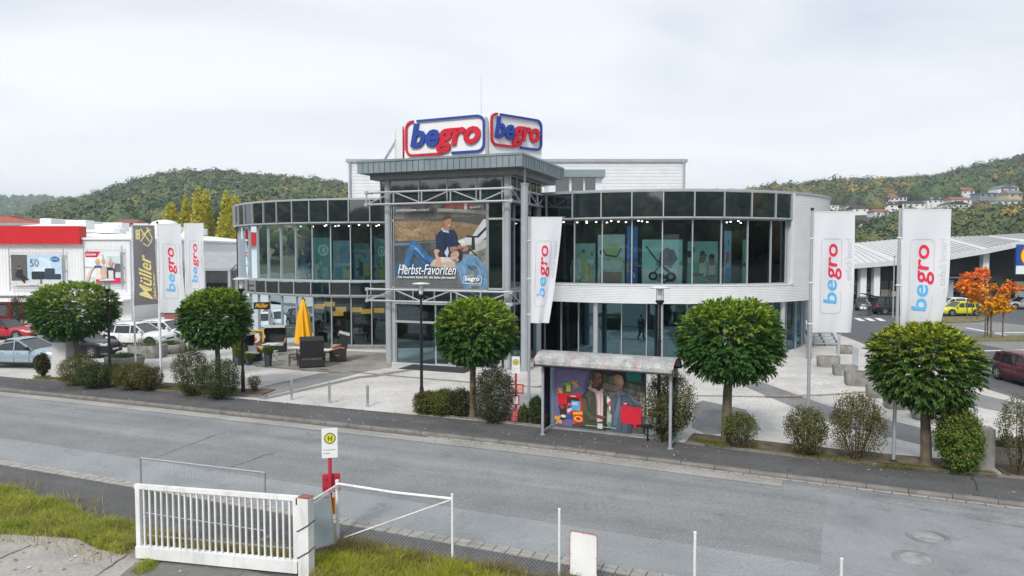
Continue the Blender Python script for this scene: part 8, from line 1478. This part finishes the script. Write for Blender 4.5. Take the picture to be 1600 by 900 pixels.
# leaning framed board
q = G(500, 868); t = thing('leaning_board', 'grey framed notice board leaning beside the white gate post', 'board', q, rad(30)); b = MB(); b.M = Matrix.Rotation(rad(-6), 4, 'X') @ Matrix.Rotation(rad(-4), 4, 'Y'); b.box(-.33,0,.18,.33,.02,1.18); part('panel', b, mat('grey_board', (.27,.32,.35), .45, var=.15), t); b2 = MB(); b2.M = b.M
for x0, z0, x1, z1 in ((-.36,.15,.36,.18),(-.36,1.18,.36,1.22),(-.36,.18,-.33,1.18),(.33,.18,.36,1.18)): b2.box(x0,-.015,z0,x1,.03,z1)
part('frame', b2, M['steel'], t); b3 = MB(); b3.M = b.M; b3.tube([(-.2,.05,-.05),(-.2,.05,.2)], .02, 6); b3.tube([(.3,.05,-.05),(.3,.05,.2)], .02, 6); part('leg', b3, M['steel'], t)
# mobile fence panel behind the gate
a, c = G(222, 812), G(416, 842); d = c-a; t = thing('fence_panel', 'low grey mobile fence panel of thin wires behind the white gate', 'fence panel', a, math.atan2(d.y, d.x)); ln = d.xy.length; b = MB(); h0 = 1.50; b.tube([(0,0,0),(0,0,h0),(ln,0,h0),(ln,0,0)], .022, 8); b.tube([(0,0,.18),(ln,0,.18)], .016, 6); part('frame', b, M['steel'], t); b = MB()
for i in range(34): x = ln*(i+.5)/34; b.tube([(x,0,.18),(x,0,h0)], .0014, 3, False)
for z in (.4,.65,.9,1.15,1.4): b.tube([(0,0,z),(ln,0,z)], .0014, 3, False)
part('wire', b, wire, t, kind='stuff'); b = MB(); [b.box(x-.06,-.15,0,x+.06,.15,.04) for x in (0, ln)]; part('foot', b, M['conc'], t)
# grass: verge by the yard, tufts in the beds
def grass_patch(name, poly_px, n, hlo, hhi, seed, c1, c2, z=.0, hum=0.):
    r = np.random.default_rng(seed); pl = P2(poly_px, z); xs = [p.x for p in pl]; ys = [p.y for p in pl]
    def inside(x, y):
        c = np.zeros(len(x), bool); j = len(pl)-1
        for i in range(len(pl)): xi, yi, xj, yj = pl[i].x, pl[i].y, pl[j].x, pl[j].y; c ^= ((yi > y) != (yj > y)) & (x < (xj-xi)*(y-yi)/(yj-yi+1e-12)+xi); j = i
        return c
    x = r.uniform(min(xs), max(xs), n*4); y = r.uniform(min(ys), max(ys), n*4); k = inside(x, y); x, y = x[k][:n], y[k][:n]; n = len(x)
    nz_ = np.array([mnoise.noise(Vector((a*1.1, b_*1.1, seed))) for a, b_ in zip(x, y)]); nz2 = np.array([mnoise.noise(Vector((a*3.5, b_*3.5, seed+9))) for a, b_ in zip(x, y)])
    h = (hlo+(hhi-hlo)*np.clip(.5+nz_*.9+nz2*.35+r.normal(size=n)*.12, 0, 1)); f = np.clip(.45+nz2*.8+r.normal(size=n)*.25, 0, 1)[:, None]; col = (np.array(c1)*(1-f)+np.array(c2)*f)*r.uniform(.75, 1.25, (n, 1)); dry = (r.random(n) < .12)[:, None]; col = np.where(dry, np.array([.34,.27,.12])*r.uniform(.7,1.2,(n,1)), col)
    pts = np.stack([x, y, np.full(n, z)+hum*np.clip(nz_+.3, 0, 1)], 1); link(name, blades(name, pts, h, .006, col, .55, seed), kind='stuff')
sgrn, slime = (.21,.29,.03), (.54,.56,.09)
grass_patch('grass', [(-60,765),(20,768),(110,792),(150,815),(215,820),(216,852),(190,868),(150,858),(120,842),(60,838),(-60,832)], 26000, .06, .30, 1, sgrn, slime)
grass_patch('grass', [(216,830),(300,850),(470,878),(470,893),(330,878),(216,866)], 12000, .10, .36, 2, (.22,.20,.04), (.50,.42,.13))
grass_patch('grass', [(500,880),(535,862),(640,872),(760,895),(900,935),(860,990),(480,990),(486,905)], 26000, .08, .30, 3, (.24,.32,.02), (.58,.58,.05))
grass_patch('grass', [(486,870),(530,850),(720,880),(900,915),(900,925),(720,892),(540,868),(490,892)], 3000, .15, .38, 4, (.20,.16,.06), (.32,.26,.10))
grass_patch('grass', [(205,893),(235,872),(250,878),(240,893),(215,900)], 900, .04, .14, 5, sgrn, slime)
for i, px in enumerate(([(250,603),(300,607),(350,612),(350,620),(250,611)],[(52,587),(130,594),(130,600),(55,592)],[(650,637),(690,643),(690,651),(652,644)],[(1080,685),(1180,697),(1200,706),(1100,696)],[(1215,700),(1330,716),(1370,728),(1240,712)],[(1370,722),(1480,732),(1560,740),(1560,745),(1460,737),(1370,729)])):
    grass_patch('grass', px, 2600, .02, .09, 20+i, (.10,.13,.015), (.24,.25,.03), PZ+.05)
grass_patch('grass', [(-60,750),(40,758),(130,782),(215,808),(216,872),(150,884),(60,858),(-60,850)], 1500, .05, .42, 31, (.26,.22,.08), (.50,.42,.18))
grass_patch('grass', [(495,868),(535,852),(640,862),(760,884),(900,925),(860,990),(480,990),(480,905)], 2200, .05, .45, 32, (.26,.22,.08), (.50,.42,.18))
# fallen leaves and litter specks
r = np.random.default_rng(55); n = 420; s_ = r.random(n); tt = r.random(n)
pts = [];
for i in range(n):
    a = at_frac(back_l, .33+.40*s_[i]); c = at_frac(kerb_l, .33+.40*s_[i]); q = a.lerp(c, tt[i]**2*.9); pts.append((q.x, q.y, PZ+.012))
for i in range(60): q = G(r.uniform(0, 500), r.uniform(845, 895)); pts.append((q.x, q.y, .014))
for i in range(120): q = G(r.uniform(420, 1400), r.uniform(585, 690), PZ); pts.append((q.x, q.y, PZ+.016))
pts = np.array(pts); n = len(pts); a = r.uniform(0, 6.28, n); dd = np.stack([np.cos(a), np.sin(a), r.uniform(-.1,.3,n)], 1); cc = np.array([(.42,.16,.05),(.45,.30,.10),(.55,.50,.42),(.22,.12,.05),(.65,.63,.58)])[r.integers(0,5,n)]; link('fallen_leaves', leaves('fallen_leaves', pts, dd, np.tile([0,0,1.],(n,1))+r.normal(size=(n,3))*.2, r.uniform(.05,.12,n), r.uniform(.035,.08,n), cc), kind='stuff')
# ================================================================== haze in the valley air
hz_ = D.materials.new('haze_air'); hz_.use_nodes = True; t_ = hz_.node_tree; t_.nodes.clear(); o_ = t_.nodes.new('ShaderNodeOutputMaterial'); pv = t_.nodes.new('ShaderNodeVolumePrincipled')
pv.inputs['Color'].default_value = (.74, .87, 1, 1); pv.inputs['Density'].default_value = .00030; pv.inputs['Anisotropy'].default_value = .2; t_.links.new(pv.outputs[0], o_.inputs['Volume'])
b = MB(); b.box(-2800, -950, -8, 4600, 2900, 235); structure('haze', b, hz_, 'stuff')
